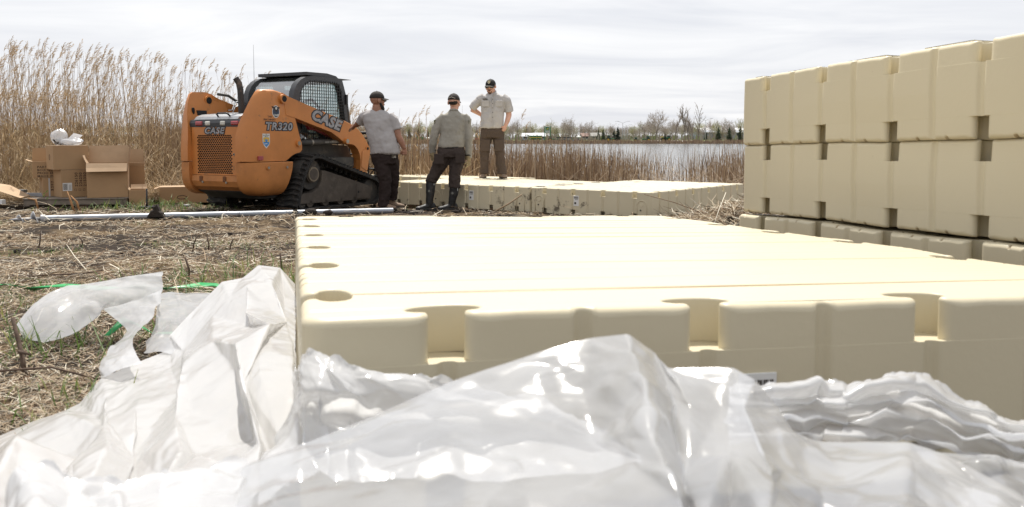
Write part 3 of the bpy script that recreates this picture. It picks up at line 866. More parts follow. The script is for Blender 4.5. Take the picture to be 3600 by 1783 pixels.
# exhaust, aerial, cylinder, strut, hydraulic lines
q = MB(); q.tube([RP(-.30, .11, 1.40), RP(-.30, .11, 1.62), RP(-.31, .11, 1.80), RP(-.33, .105, 1.90), RP(-.375, .085, 1.975)], [.043, .046, .047, .047, .046], 14, caps=False)
ex = q.build('exhaust_pipe', EXH, loader)
MB().tube([RP(-.372, .087, 1.972), RP(-.35, .10, 1.93)], [.038, .035], 12).build('pipe_mouth', HOLE, ex)
MB().tube([RP(.50, -.45, 1.95), RP(.50, -.45, 2.58)], [.004, .0025], 5).build('aerial', mat('grey_aerial', (.25, .25, .26), .5), loader)
for sd in (1, -1):
    q = MB(); q.tube([RP(.16, sd*.70, 1.0), RP(.98, sd*.70, 1.018)], .047, 14, 0); q.tube([RP(.98, sd*.70, 1.018), RP(1.235, sd*.70, 1.027)], .026, 10, 1)
    q.tube([RP(.55, sd*.70, 1.01), RP(.58, sd*.70, 1.01)], .051, 14, 1)
    cy = q.build('lift_cylinder', [STEEL_D, BOLT], loader)
    if sd > 0: text_mesh('lettering', 'RIDE CONTROL', .042, mat('pale_lettering', (.28, .27, .24), .6), cy, frame(RP(.98, .749, 1.015), (1, 0, .02), (0, 0, 1)), .001, .0012)
    MB().tube([RP(.20, sd*.66, 1.07), RP(.44, sd*.66, 1.09), RP(.45, sd*.64, 1.06)], .013, 8).build('hose_fitting', SPARK, loader)
    MB().prism([(.52, 1.29), (.56, 1.33), (.66, 1.315), (1.33, 1.075), (1.40, .99), (1.34, 1.00), (.70, 1.20), (.58, 1.21)], -sd*.60, -sd*.655, 'y', bev=.006).build('arm_lock_strut', REDPAINT, loader)
    for o_ in (0, .05):
        MB().tube([RP(-.02, sd*.48, 1.46+o_), RP(.06, sd*.48, 1.47+o_), RP(.12, sd*.48, 1.57+o_*1.4), RP(.18, sd*.48, 1.585+o_*1.4), RP(.70, sd*.54, 1.44+o_*1.4)], .010, 6).build('hydraulic_line', SPARK, loader)
    MB().tube([RP(-.17, sd*.54, 1.76), RP(.05, sd*.55, 1.745), RP(.22, sd*.56, 1.665), RP(.60, sd*.58, 1.545)], .022, 8).build('hydraulic_hose', STEEL_D, loader)
    MB().bbox((.62, min(-sd*.56, -sd*.74), .60), (1.53, max(-sd*.56, -sd*.74), .765), .01).build('fender', STEEL_D, loader)
    # rubber track
    path = [(-.035, .07), (-.01, .20), (.06, .40), (.15, .60), (.215, .70), (.275, .765), (.34, .80), (.41, .808), (.50, .795), (.62, .757), (1.05, .630), (1.45, .512), (1.80, .408), (1.90, .355), (1.96, .27), (1.97, .17), (1.93, .07), (1.85, .0), (1.75, -.02), (1.3, -.02), (.8, -.02), (.35, -.02), (.10, -.02), (.02, .0)]
    P = [Vector((a, b_)) for a, b_ in path]
    D = []; tot = 0
    for i in range(len(P)):
        D.append(tot); tot += (P[(i+1) % len(P)] - P[i]).length
    def at(s_):
        s_ %= tot
        for i in range(len(P)-1, -1, -1):
            if D[i] <= s_:
                a, b_ = P[i], P[(i+1) % len(P)]; t_ = (s_ - D[i]) / max(1e-6, (b_ - a).length)
                return a.lerp(b_, t_), (b_ - a).normalized()
    NS = 96; ra, rb = sd*.54, sd*.985
    outer, inner = [], []
    for k in range(NS):
        p, d = at(tot * k / NS); p2, d2 = at(tot * (k + .4) / NS); p3, d3 = at(tot * (k - .4) / NS)
        d = (d + d2 + d3).normalized(); nrm = Vector((-d.y, d.x))     # path runs clockwise seen from the right: outward is left of travel
        outer.append(p); inner.append(p - nrm * .036)
    v = []; f = []
    for k in range(NS):
        v += [RP(outer[k].x, ra, outer[k].y), RP(outer[k].x, rb, outer[k].y), RP(inner[k].x, rb, inner[k].y), RP(inner[k].x, ra, inner[k].y)]
    for k in range(NS):
        a = 4*k; b_ = 4*((k+1) % NS)
        for i in range(4):
            j = (i+1) % 4
            t_ = (a+i, a+j, b_+j, b_+i); f.append(t_ if sd < 0 else t_[::-1])
    trk = MB().add(v, f).build('track', RUBBER, loader)
    # chevron lugs, one mesh shared by all
    if sd == 1:
        lg = MB()
        for (y0_, y1_, sk) in ((-.215, -.075, .012), (-.075, .065, -.012), (.065, .215, .012)):
            s0, s1 = -sk, sk
            v = [(-.024+s0, y0_, 0), (.024+s0, y0_, 0), (.024+s1, y1_, 0), (-.024+s1, y1_, 0), (-.014+s0, y0_, .030), (.014+s0, y0_, .030), (.014+s1, y1_, .030), (-.014+s1, y1_, .030)]
            lg.add(v, [(4,5,6,7),(0,1,5,4),(1,2,6,5),(2,3,7,6),(3,0,4,7)])
        lug_me = lg.mesh('lug', RUBBER)
    nl = 58
    for k in range(nl):
        p, d = at(tot * k / nl); nrm = Vector((-d.y, d.x))
        link('lug', lug_me, trk, frame(RP(p.x, sd*.7625, p.y), (d.x, 0, d.y), (0, 1 , 0)) if True else None)
        # make sure the lug stands outward
        o_ = trk.children[-1]
        if (o_.matrix_local.to_3x3() @ Vector((0, 0, 1))).dot(Vector((nrm.x, 0, nrm.y))) < 0:
            o_.matrix_local = frame(RP(p.x, sd*.7625, p.y), (-d.x, 0, -d.y), (0, 1, 0))
    q = MB()
    for k in range(40):
        p, d = at(tot * k / 40); nrm = Vector((-d.y, d.x)); c = p - nrm * .06
        q.box((-.018, -.02, -.03), (.018, .02, .03), 0, frame(RP(c.x, sd*.80, c.y), (d.x, 0, d.y), (0, 1, 0)))
    g_ = q.build('drive_lugs', RUBBER, trk); g_['kind'] = 'stuff'
    fr_ = MB().prism([(.02, .085), (-.0, .20), (.12, .235), (.30, .24), (.45, .31), (.52, .42), (.53, .575), (.60, .575), (1.69, .285), (1.715, .26), (1.705, .07)], -sd*.70, -sd*.945, 'y', bev=.006).build('track_frame', MUDFRAME, loader)
    MB().prism([(1.33, .10), (1.33, .34), (1.66, .255), (1.66, .085)], -sd*.945, -sd*.953, 'y', bev=.004).build('cover_plate', MUDFRAME, fr_)
    MB().cyl(RP(1.38, sd*.953, .20), RP(1.38, sd*.956, .20), .018, 10).build('hole', HOLE, fr_, smooth=False)
    q = MB(); q.cyl(RP(.33, sd*.62, .525), RP(.33, sd*.93, .525), .13, 24, 0); q.cyl(RP(.33, sd*.93, .525), RP(.33, sd*.962, .525), .112, 24, 1); q.cyl(RP(.33, sd*.962, .525), RP(.33, sd*.968, .525), .088, 24, 0)
    q.build('drive_hub', [MUDFRAME, mat('dusty_hub', (.22, .18, .13), .8, var=.2)], loader, smooth=False)
    MB().cyl(RP(.33, sd*.66, .525), RP(.33, sd*.88, .525), .235, 28).build('sprocket', STEEL_D, loader, smooth=False)
    for x in (.274, .62, .965, 1.296):
        q = MB(); q.cyl(RP(x, sd*.72, .10), RP(x, sd*.93, .10), .078, 20); q.cyl(RP(x, sd*.93, .10), RP(x, sd*.945, .10), .03, 10); q.build('roller', MUDFRAME, loader, smooth=False)
    for x, z, r in ((1.76, .20, .20), (.12, .12, .115)):
        MB().cyl(RP(x, sd*.68, z), RP(x, sd*.90, z), r, 24).build('idler', STEEL_D, loader, smooth=False)
# attachment plate: dark lattice carriage in front of the arms
q = MB()
def bar(r0, z0, r1, z1, t_=.022): q.tube([RP(2.12, r0, z0), RP(2.12, r1, z1)], t_, 6, sm=False)
for z in (.42, .55, .80, 1.08, 1.17): bar(-.98, z, .98, z, .026 if z in (.42, 1.17) else .016)
for r in np.linspace(-.98, .98, 15): bar(r, .42, r, 1.17, .013)
for r in np.linspace(-.98, .84, 14): bar(r, .42, r + .14, .55, .010)
q.box((2.05, -.98, .34), (2.16, .98, .40))
q.build('fork_carriage', BLACK, loader)
MB().box((1.80, -.55, .40), (2.06, .55, .62)).build('coupler', STEEL_D, loader)

# markings on the right side
FS = lambda x, z, ang, r=.8285: frame(RP(x, r, z), (math.cos(ang), 0, math.sin(ang)), (-math.sin(ang), 0, math.cos(ang)))
arm_r = [o for o in loader.children if o.name.startswith('loader_arm')][0]
tow_r = [o for o in loader.children if o.name.startswith('loader_tower')][0]
text_mesh('lettering_outline', 'CASE', .225, OUTLINE, arm_r, FS(.765, 1.358, R(-15.5)), .001, .030, .22, space=1.08, sx=1.22)
text_mesh('lettering', 'CASE', .225, SILVER, arm_r, FS(.765, 1.358, R(-15.5)), .004, .010, .22, space=1.08, sx=1.22)
text_mesh('lettering_outline', 'TR320', .15, OUTLINE, tow_r, FS(-.245, 1.243, R(-.5), .8215), .001, .018, .16, space=1.12, sx=1.22)
text_mesh('lettering', 'TR320', .15, SILVER, tow_r, FS(-.245, 1.243, R(-.5), .8215), .003, .004, .16, space=1.12, sx=1.22)
text_mesh('dealer_lettering', 'TAN\nMACHINERY', .042, OUTLINE, tow_r, FS(-.42, 1.365, 0, .8215), .0008, .0, 0, sx=1.0)
WHT = mat('sticker_white', (.62, .62, .58), .5, dirt=(.35, .22, .12), dscale=20, damt=.03)
BLU = mat('sticker_navy', (.02, .035, .07), .4); SKYB = mat('sticker_blue', (.05, .22, .50), .45); YEL = mat('sticker_yellow', (.65, .42, .05), .45); BRN = mat('sticker_brown', (.035, .022, .016), .5)
def plate(poly, r0, r1, m, nm, par): return MB().prism(poly, -r0, -r1, 'y').build(nm, m, par)
ell = lambda cx, cz, a, b_, n=22: [(cx + a*math.cos(t_), cz + b_*math.sin(t_)) for t_ in np.linspace(0, 2*math.pi, n+1)[:-1]]
st_ = plate(ell(-.297, 1.463, .074, .092), .819, .8216, WHT, 'eagle_sticker', tow_r)
plate(ell(-.297, 1.463, .063, .081), .8216, .8224, BLU, 'badge', st_)
plate([(-.385, 1.54), (-.36, 1.512), (-.335, 1.495), (-.31, 1.47), (-.285, 1.455), (-.26, 1.49), (-.235, 1.505), (-.215, 1.528), (-.25, 1.535), (-.28, 1.525), (-.295, 1.545), (-.315, 1.525), (-.35, 1.54)], .8224, .8232, BRN, 'eagle', st_)
plate(ell(-.292, 1.512, .018, .02, 10), .8232, .8238, WHT, 'head', st_)
text_mesh('lettering', 'CASE', .036, WHT, st_, FS(-.297, 1.412, 0, .8226), .0006, .0015, .2, sx=1.2)
sh = lambda k: [(-.497 + a*k, 1.04 + b_*k) for a, b_ in ((-.07, .10), (.07, .10), (.07, -.03), (.05, -.07), (0, -.115), (-.05, -.07), (-.07, -.03))]
st2 = plate(sh(1.0), .815, .8216, WHT, 'shield_sticker', tow_r)
plate([(-.555, 1.085), (-.439, 1.085), (-.439, 1.02), (-.555, 1.02)], .8216, .8222, YEL, 'sky_field', st2)
plate([(-.555, 1.02), (-.439, 1.02), (-.445, .99), (-.497, .945), (-.55, .99)], .8216, .8222, SKYB, 'water_field', st2)
plate([(-.535, 1.055), (-.515, 1.05), (-.505, 1.075), (-.49, 1.045), (-.46, 1.065), (-.475, 1.03), (-.49, 1.005), (-.51, 1.02)], .8222, .8228, SKYB, 'bird', st2)
plate([(-.54, .995), (-.48, 1.0), (-.48, .988), (-.54, .985)], .8222, .8228, WHT, 'wave', st2)
text_mesh('lettering', 'U.S.\nFISH & WILDLIFE\nSERVICE', .019, OUTLINE, st2, FS(-.497, 1.113, 0, .8219), .0005, 0, 0, sx=.85)
# ------------------------------------------------------------------ people
def cloth(name, col, var=.16): return mat(name, col, .9, var=var*.5, vscale=5, bump=.12, bscale=45, spec=.15)
TSHIRT = cloth('grey_jersey', (.40, .38, .375)); KHAKI = cloth('khaki_grey_twill', (.335, .315, .27)); PALE = cloth('pale_stone_twill', (.46, .44, .425))
TROUS1 = cloth('dark_brown_canvas', (.034, .024, .022), .3); TROUS2 = cloth('brown_canvas', (.055, .042, .037), .3); TROUS3 = cloth('faded_brown_canvas', (.098, .072, .056), .22)
SKIN_D = mat('tan_skin', (.33, .16, .10), .5, var=.12, vscale=12); SKIN_L = mat('ruddy_skin', (.62, .35, .25), .5, var=.12, vscale=12)
HAIR = mat('dark_hair', (.018, .014, .011), .8, var=.3, vscale=60, bump=.4, bscale=120)
CAPM = mat('brown_cap', (.030, .024, .021), .85, var=.2, vscale=12, bump=.2, bscale=80); CAPB = mat('black_cap', (.012, .012, .011), .8, var=.2); CAPU = mat('cap_brim_lining', (.36, .32, .27), .8)
WELLY = mat('black_rubber_boot', (.014, .014, .015), .55, var=.3, dirt=(.06, .048, .036), dscale=9, damt=.1); NEOP = mat('neoprene_boot_shaft', (.010, .010, .011), .8)
LEATH = mat('brown_work_boot', (.24, .165, .11), .75, var=.3, vscale=14, bump=.2); SOLE = mat('boot_sole', (.07, .055, .042), .8)
GLOVE = mat('tan_leather_glove', (.34, .265, .15), .8, var=.2, vscale=20, bump=.2); BELT = mat('black_belt', (.01, .01, .01), .5)
LENS = mat('mirror_sunglass_lens', (.10, .11, .10), .08, metal=.8); FRAMEM = mat('sunglass_frame', (.01, .01, .01), .35); GOAT = mat('brown_goatee', (.11, .06, .035), .85, var=.3)
LIP = mat('open_mouth', (.10, .02, .018), .5)
_tex = {}
def clouds(scale):
    if scale not in _tex:
        x = bpy.data.textures.new('folds', 'CLOUDS'); x.noise_scale = scale; x.noise_depth = 2; _tex[scale] = x
    return _tex[scale]
def skin_over(o, voxel, smooth=4, folds=()):
    m = o.modifiers.new('remesh', 'REMESH'); m.mode = 'VOXEL'; m.voxel_size = voxel; m.use_smooth_shade = True
    if smooth:
        s = o.modifiers.new('smooth', 'SMOOTH'); s.iterations = smooth; s.factor = .5
    for sc, st in folds:
        d = o.modifiers.new('folds', 'DISPLACE'); d.texture = clouds(sc); d.strength = st; d.mid_level = .5; d.texture_coords = 'LOCAL'
    return o
def hand(q, wrist, d, pn, side, curl=.5, sc=1.0):
    """palm along d, palm faces pn; side = +1 thumb on d x pn"""
    d = Vector(d).normalized(); pn = Vector(pn); pn = (pn - d * pn.dot(d)).normalized(); s = d.cross(pn) * side
    w = Vector(wrist)
    q.tube([w - d*.02*sc, w + d*.02*sc, w + d*.055*sc, w + d*.092*sc], [(.024*sc,.019*sc), (.034*sc,.018*sc), (.042*sc,.017*sc), (.040*sc,.014*sc)], 10)
    # palm slab (wide along s)
    q.tube([w + s*.032*sc + d*.05*sc, w - s*.032*sc + d*.05*sc], .017*sc, 8); q.tube([w + s*.032*sc + d*.085*sc, w - s*.03*sc + d*.085*sc], .014*sc, 8)
    for k, (off, ln) in enumerate(((.030, .070), (.010, .080), (-.010, .075), (-.029, .058))):
        p = w + s*off*sc + d*.088*sc; pts = [p - d*.02*sc, p]; a = 0
        for j, fr in enumerate((.45, .32, .23)):
            a += curl * (1.0, 1.15, .8)[j] * 1.1
            p = p + (d*math.cos(a) + pn*math.sin(a)) * ln * fr * sc; pts.append(p)
        q.tube(pts, [.0095*sc, .0098*sc, .0092*sc, .0085*sc, .0065*sc], 7)
    p = w + s*.030*sc + d*.028*sc; t1 = p + (s*.6 + d*.7 + pn*.35).normalized()*.038*sc; t2 = t1 + (d*.85 + pn*.5 + s*.05).normalized()*.032*sc
    q.tube([w + d*.02*sc, p, t1, t2], [.014*sc, .014*sc, .0115*sc, .008*sc], 8)
def head(q, c, yaw, pitch=0, fat=1.0, sc=1.10):
    M = Matrix.Translation(c) @ Matrix.Rotation(yaw, 4, 'Z') @ Matrix.Rotation(pitch, 4, 'X') @ Matrix.Scale(sc, 4)      # +y is the face
    R3 = M.to_3x3().to_4x4()
    def b(p, r): q.ball(M @ Vector(p), r, 14, 0, R3)
    b((0, -.012, .035), (.077*fat, .097, .098)); b((0, .028, -.055), (.062*fat, .066, .066)); b((0, .045, -.09), (.036*fat, .042, .030))
    b((0, .04, .0), (.060*fat, .052, .07)); b((0, .094, -.012), (.013, .017, .024)); b((0, .083, .012), (.011, .014, .026))
    b((.026, .085, -.050), (.020, .014, .012)); b((-.026, .085, -.050), (.020, .014, .012)); b((.03, .075, .03), (.03, .018, .012)); b((-.03, .075, .03), (.03, .018, .012))
    for s in (-1, 1): b((s*.080*fat, -.012, .0), (.012, .024, .034)); b((s*.05, .05, -.02), (.03, .03, .03))
    return M
def cap(par, M, m1, m2, fat=1.0, backgap=False):
    q = MB(); n = 22; rr = []
    for k in range(7):
        a = R(4 + 86 * (1 - k / 6)); z = .035 + .098 * math.sin(R(90 * k / 6)); f = math.cos(R(88 * k / 6))
        rr.append([M @ Vector((.086*fat*f*math.cos(t_), -.008 + .108*f*math.sin(t_), z)) for t_ in np.linspace(0, 2*math.pi, n+1)[:-1]])
    q.rings(rr, 0)
    q.ball(M @ Vector((0, -.008, .134)), .007, 8, 0)
    v = []; f = []
    N_ = 12
    for lv, dz in enumerate((0, -.005)):
        for i in range(N_ + 1):
            t_ = math.pi * (.12 + .76 * i / N_)
            for k, ex in enumerate((.0, .04, .072)):
                x = (.084*fat + ex*.12) * math.cos(t_); y = -.008 + (.105) * math.sin(t_) + ex * math.sin(t_)**.7
                v.append(M @ Vector((x, y, .040 + dz - .18*abs(math.cos(t_))**2*(.05+ex)*1.0 - ex*.22)))
    def id_(lv, i, k): return lv*(N_+1)*3 + i*3 + k
    for i in range(N_):
        for k in range(2):
            f.append((id_(0,i,k), id_(0,i,k+1), id_(0,i+1,k+1), id_(0,i+1,k)))
    q.add(v, f, 0, True)
    f2 = []
    for i in range(N_):
        for k in range(2): f2.append((id_(1,i,k), id_(1,i+1,k), id_(1,i+1,k+1), id_(1,i,k+1)))
        f2.append((id_(0,i,2), id_(1,i,2), id_(1,i+1,2), id_(0,i+1,2)))
    q.add(v, f2, 1, True)
    return q.build('cap', [m1, m2], par)
def torso(q, secs):
    rr = []
    for (cx, cy, z, rx, ry) in secs:
        rr.append([Vector((cx + rx * (abs(math.cos(t_))**.85) * math.copysign(1, math.cos(t_)), cy + ry * (abs(math.sin(t_))**.85) * math.copysign(1, math.sin(t_)), z)) for t_ in np.linspace(0, 2*math.pi, 21)[:-1]])
    q.rings(rr, 0)
def boot(par, ank, toe_dir, shaft_pts, shaft_r, m, ms, nm='boot', L=.29, zf=0.0):
    """low boot or wellington; ank = ankle centre, foot points along toe_dir"""
    t_ = Vector((*toe_dir, 0)).normalized(); s = Vector((-t_.y, t_.x, 0)); a = Vector((ank[0], ank[1], zf))
    q = MB()
    secs = []
    for u, wd, h in ((-.085, .030, .075), (-.07, .040, .10), (-.03, .044, .12), (.03, .045, .105), (.09, .050, .078), (.14, .050, .062), (.175, .042, .055), (.198, .022, .042)):
        ring = []
        for k in range(14):
            th = 2*math.pi*k/14; ring.append(a + t_*u*(L/.29) + s*(wd*math.cos(th)) + Vector((0, 0, max(.018, h*.5 + h*.52*math.sin(th)))))
        secs.append(ring)
    q.rings(secs, 0)
    q.tube(shaft_pts, shaft_r, 14, 0)
    o = q.build(nm, m, par); skin_over(o, .009, 3, ((.06, .012),))
    q = MB(); out = []
    for k in range(22):
        th = 2*math.pi*k/22; cu = .055 + .15*math.cos(th)*(L/.29); out.append((a.x + t_.x*cu + s.x*(.053*math.sin(th)), a.y + t_.y*cu + s.y*(.053*math.sin(th))))
    q.prism(out, zf, zf+.028, 'z', bev=.004); q.build('sole', ms, o)
    return o
def person(X, Y, zf, label):
    o = bpy.data.objects.new('person', None)
    return (X, Y, zf, label)
def finish_person(q, X, Y, zf, m, label):
    o = q.build('person', m); o.location = (X, Y, zf); skin_over(o, .0068, 3)
    tag(o, label, 'person'); return o

# --- first man: from behind, leaning one hand on the loader arm
k1 = .001587
def A(cx, cy, dep=0.0): return Vector(((cx - 340) * k1, dep, (1200 - cy) * k1))
q = MB(); hc = A(276, 150, .0)
M1 = head(q, hc, R(-58), 0, 1.12)
q.tube([A(272, 190, -.01), A(270, 225, -.01), A(272, 262, 0)], [.068, .074, .085], 14)
torso(q, [(A(272,0).x, 0, A(0,270).z, .12, .08), (A(280,0).x, 0, A(0,340).z, .17, .11), (A(310,0).x, 0, A(0,480).z, .19, .14), (A(345,0).x, 0, A(0,640).z, .19, .14), (A(345,0).x, 0, A(0,740).z, .17, .13)])
q.tube([A(150, 300, .02), A(85, 352, .14), A(48, 378, .22)], [.062, .056, .046], 12); q.tube([A(85, 352, .14), A(50, 377, .21), A(24, 386, .26)], [.052, .042, .032], 12)
hand(q, A(26, 386, .26), (-.45, .35, -.25), (0, .2, -1), 1, .25)
q.tube([A(425, 320, 0), A(458, 430, -.02), A(480, 500, -.03)], [.066, .060, .052], 12); q.tube([A(476, 490, -.03), A(505, 545, -.02), A(533, 612, .0)], [.053, .050, .034], 12)
hand(q, A(534, 612, 0), (-.02, .03, -1), (-.6, .8, 0), -1, 1.15)
for hx, kn, an, dp in (((310, 700, 0), (345, 900, -.04), (330, 1150, -.05), 0), ((400, 700, .05), (405, 900, .16), (388, 1110, .25), 0)):
    q.tube([A(*hx), A(*kn), A(*an)], [.08, .055, .04], 10)
P1 = finish_person(q, -1.969, 13.40, .03, SKIN_D, 'man in a plain grey t-shirt, seen from behind, one hand on the orange loader')
q = MB()
torso(q, [(A(272,0).x, -.005, A(0,232).z, .075, .07), (A(270,0).x, 0, A(0,252).z, .145, .10), (A(268,0).x, 0, A(0,285).z, .225, .125), (A(275,0).x, .0, A(0,340).z, .232, .15), (A(300,0).x, 0, A(0,430).z, .232, .165), (A(322,0).x, 0, A(0,520).z, .228, .18), (A(345,0).x, 0, A(0,600).z, .228, .185), (A(347,0).x, 0, A(0,655).z, .226, .18), (A(345,0).x, 0, A(0,668).z, .205, .16)])
q.tube([A(200, 290, 0), A(140, 305, .03), A(100, 355, .12)], [.085, .082, .074], 14)
q.tube([A(385, 295, 0), A(428, 335, -.01), A(462, 428, -.02)], [.085, .088, .083], 14)
skin_over(q.build('t_shirt', TSHIRT, P1), .011, 5, ((.16, .040), (.06, .009)))
q = MB()
torso(q, [(A(340,0).x, 0, A(0,630).z, .20, .155), (A(342,0).x, .0, A(0,690).z, .205, .165), (A(345,0).x, .01, A(0,760).z, .195, .16)])
q.tube([A(300, 700, -.02), A(322, 800, -.04), A(345, 910, -.05), A(345, 1020, -.04), A(332, 1110, -.04), A(328, 1172, -.04)], [.125, .122, .098, .094, .085, .088], 16)
q.tube([A(395, 700, .05), A(402, 800, .10), A(405, 910, .16), A(398, 1020, .2), A(388, 1085, .24), A(384, 1122, .25)], [.12, .115, .092, .086, .08, .084], 16)
skin_over(q.build('trousers', TROUS1, P1), .012, 4, ((.12, .04), (.045, .022)))
boot(P1, A(318, 1150, -.04), (1, -.12), [A(322, 1120, -.04), A(320, 1175, -.04)], [.055, .05], LEATH, SOLE, L=.32)
boot(P1, A(378, 1150, .27), (1, .1), [A(384, 1110, .25), A(380, 1165, .26)], [.055, .05], LEATH, SOLE, L=.31)
c1 = cap(P1, M1 @ Matrix.Translation((0, 0, .004)), CAPM, CAPU, 1.10)
q = MB(); q.ball(M1 @ Vector((0, .055, -.098)), (.052, .05, .05), 12); q.ball(M1 @ Vector((0, .07, -.135)), (.03, .03, .045), 10); q.tube([M1 @ Vector((.07, .01, -.03)), M1 @ Vector((.062, .045, -.085)), M1 @ Vector((.02, .075, -.115))], [.016, .026, .03], 8); q.tube([M1 @ Vector((-.07, .01, -.03)), M1 @ Vector((-.062, .045, -.085)), M1 @ Vector((-.02, .075, -.115))], [.016, .026, .03], 8)
skin_over(q.build('beard', HAIR, P1), .008, 2, ((.02, .01),))
q = MB()
for s in (1, -1): q.tube([M1 @ Vector((s*.089, -.01, .012)), M1 @ Vector((s*.086, .06, .016)), M1 @ Vector((s*.06, .098, .012))], .0035, 6); q.ball(M1 @ Vector((s*.033, .1, .005)), (.026, .008, .018), 10)
q.build('glasses', FRAMEM, P1)
MB().bbox(A(436, 668, -.13), A(446, 700, -.10), .004).build('belt_clip', BOLT, P1)

# --- second man: khaki uniform shirt, gloves and rubber boots
k2 = .00154
def B(cx, cy, dep=0.0): return Vector(((cx - 260) * k2, dep, (1222 - cy) * k2))
q = MB(); M2 = head(q, B(338, 132, .0), R(-14), R(-4), 1.0)
q.tube([B(338, 165, 0), B(337, 195, 0), B(336, 235, 0)], [.056, .058, .07], 14)
torso(q, [(B(336,0).x, 0, B(0,250).z, .10, .07), (B(330,0).x, 0, B(0,330).z, .15, .09), (B(315,0).x, 0, B(0,500).z, .165, .11), (B(310,0).x, 0, B(0,620).z, .16, .11)])
q.tube([B(225, 310, 0), B(130, 480, -.02), B(115, 640, .06)], [.040, .040, .033], 12); q.tube([B(452, 320, 0), B(488, 480, -.02), B(478, 690, .04)], [.040, .040, .033], 12)
hand(q, B(116, 640, .06), (.25, .25, -1), (1, .4, 0), 1, .6); hand(q, B(478, 690, .04), (-.08, .12, -1), (-1, .4, 0), -1, .6)
q.tube([B(250, 640, 0), B(150, 850, .02), B(98, 950, .02), B(86, 1150, .0)], [.08, .058, .05, .04], 10); q.tube([B(375, 640, 0), B(345, 870, -.03), B(336, 1000, -.03), B(314, 1150, -.025)], [.08, .058, .05, .04], 10)
P2 = finish_person(q, -1.0285, 13.62, .0, SKIN_L, 'man in a long-sleeved khaki shirt with gloves and black rubber boots, seen from behind')
q = MB()
torso(q, [(B(336,0).x, 0, B(0,205).z, .065, .062), (B(336,0).x, 0, B(0,232).z, .105, .085), (B(336,0).x, 0, B(0,262).z, .195, .105), (B(334,0).x, 0, B(0,300).z, .205, .12), (B(330,0).x, 0, B(0,380).z, .192, .13), (B(322,0).x, 0, B(0,470).z, .192, .135), (B(312,0).x, 0, B(0,545).z, .200, .14), (B(309,0).x, 0, B(0,578).z, .203, .138), (B(309,0).x, 0, B(0,588).z, .185, .12)])
q.tube([B(245, 268, 0), B(200, 310, 0), B(160, 390, -.01), B(132, 480, -.02), B(120, 560, .02), B(112, 640, .06)], [.07, .078, .070, .064, .058, .052], 14)
q.tube([B(430, 268, 0), B(468, 320, 0), B(482, 400, -.01), B(490, 490, -.02), B(486, 590, .01), B(478, 690, .04)], [.07, .076, .067, .060, .055, .050], 14)
skin_over(q.build('uniform_shirt', KHAKI, P2), .0105, 4, ((.14, .034), (.055, .008)))
q = MB(); q.tube([B(336, 205, 0), B(336, 222, -.008)], [.069, .076], 18); q.build('collar', KHAKI, P2)
for cx, cy, s in ((153, 330, -1), (480, 330, 1)):
    MB().prism([(a, b_) for a, b_ in ((-.024, .04), (.024, .04), (.026, -.015), (0, -.042), (-.026, -.015))], 0, .005, 'y', M=Matrix.Translation(B(cx + s*3, cy, -.055)) @ Matrix.Rotation(R(-s*55), 4, 'Z') @ Matrix.Rotation(R(s*14), 4, 'Y')).build('shoulder_patch', mat('patch_gold', (.30, .27, .14), .7, col2=(.05, .08, .10), vscale=60), P2)
q = MB()
torso(q, [(B(309,0).x, 0, B(0,570).z, .192, .128), (B(309,0).x, 0, B(0,620).z, .212, .15), (B(306,0).x, 0, B(0,690).z, .205, .155)])
q.tube([B(255, 650, 0), B(205, 740, .0), B(150, 840, .02), B(108, 905, .03), B(100, 945, .02)], [.118, .118, .100, .094, .098], 16)
q.tube([B(372, 650, 0), B(365, 750, -.01), B(345, 860, -.03), B(340, 940, -.03), B(338, 995, -.03)], [.118, .115, .097, .096, .100], 16)
skin_over(q.build('trousers', TROUS2, P2), .0115, 4, ((.12, .038), (.04, .024)))
q = MB(); q.tube([B(309, 578, 0), B(309, 593, 0)], [(.198, .136)]*2, 24); q.build('belt', BELT, P2)
for cx, cy in ((190, 700), (405, 690)):
    MB().bbox((B(cx-48, cy+52).x, -.168, B(0, cy+52).z), (B(cx+48, cy-52).x, -.150, B(0, cy-52).z), .006).build('back_pocket', TROUS2, P2)
for pts, ank, td in (([B(98, 930, .02), B(92, 1040, .01), B(85, 1110, .0), B(82, 1180, 0)], B(84, 1180, .0), (-1, -.35)), ([B(340, 985, -.03), B(332, 1060, -.03), B(318, 1120, -.03), B(312, 1185, -.02)], B(312, 1190, -.02), (-1, -.25))):
    bt = boot(P2, ank, td, pts, [.079, .072, .060, .055], WELLY, WELLY, 'rubber_boot', .33)
    m_ = (pts[0] + pts[1]) / 2
    MB().prism([(-.022, 0), (0, .022), (.022, 0), (0, -.022)], -.004, .0, 'y', M=Matrix.Translation((pts[1].x - .012, pts[1].y - .080, pts[1].z + .02))).build('boot_badge', mat('boot_badge_grey', (.16, .16, .14), .6), bt)
    MB().box((pts[0].x + .05, pts[0].y - .062, pts[0].z - .06), (pts[0].x + .058, pts[0].y - .055, pts[0].z - .0)).build('pull_tab', WHT, bt)
for w_, d_h, pn, sd_ in ((B(115, 650, .06), (.25, .25, -1), (1, .4, 0), 1), (B(477, 700, .04), (-.08, .12, -1), (-1, .4, 0), -1)):
    q = MB(); hand(q, w_, d_h, pn, sd_, .55, 1.22); q.tube([w_ + Vector((0, 0, .055)), w_ + Vector((0, 0, -.03))], [.056, .042], 14)
    skin_over(q.build('glove', GLOVE, P2), .0075, 2)
    MB().tube([w_ + Vector((0, 0, .048)), w_ + Vector((0, 0, .066))], [.060, .058], 16).build('glove_cuff', BELT, P2)
cap(P2, M2, CAPM, CAPM, 1.0)
q = MB(); q.ball(M2 @ Vector((0, -.03, .01)), (.078, .082, .065), 14); q.build('hair', HAIR, P2)
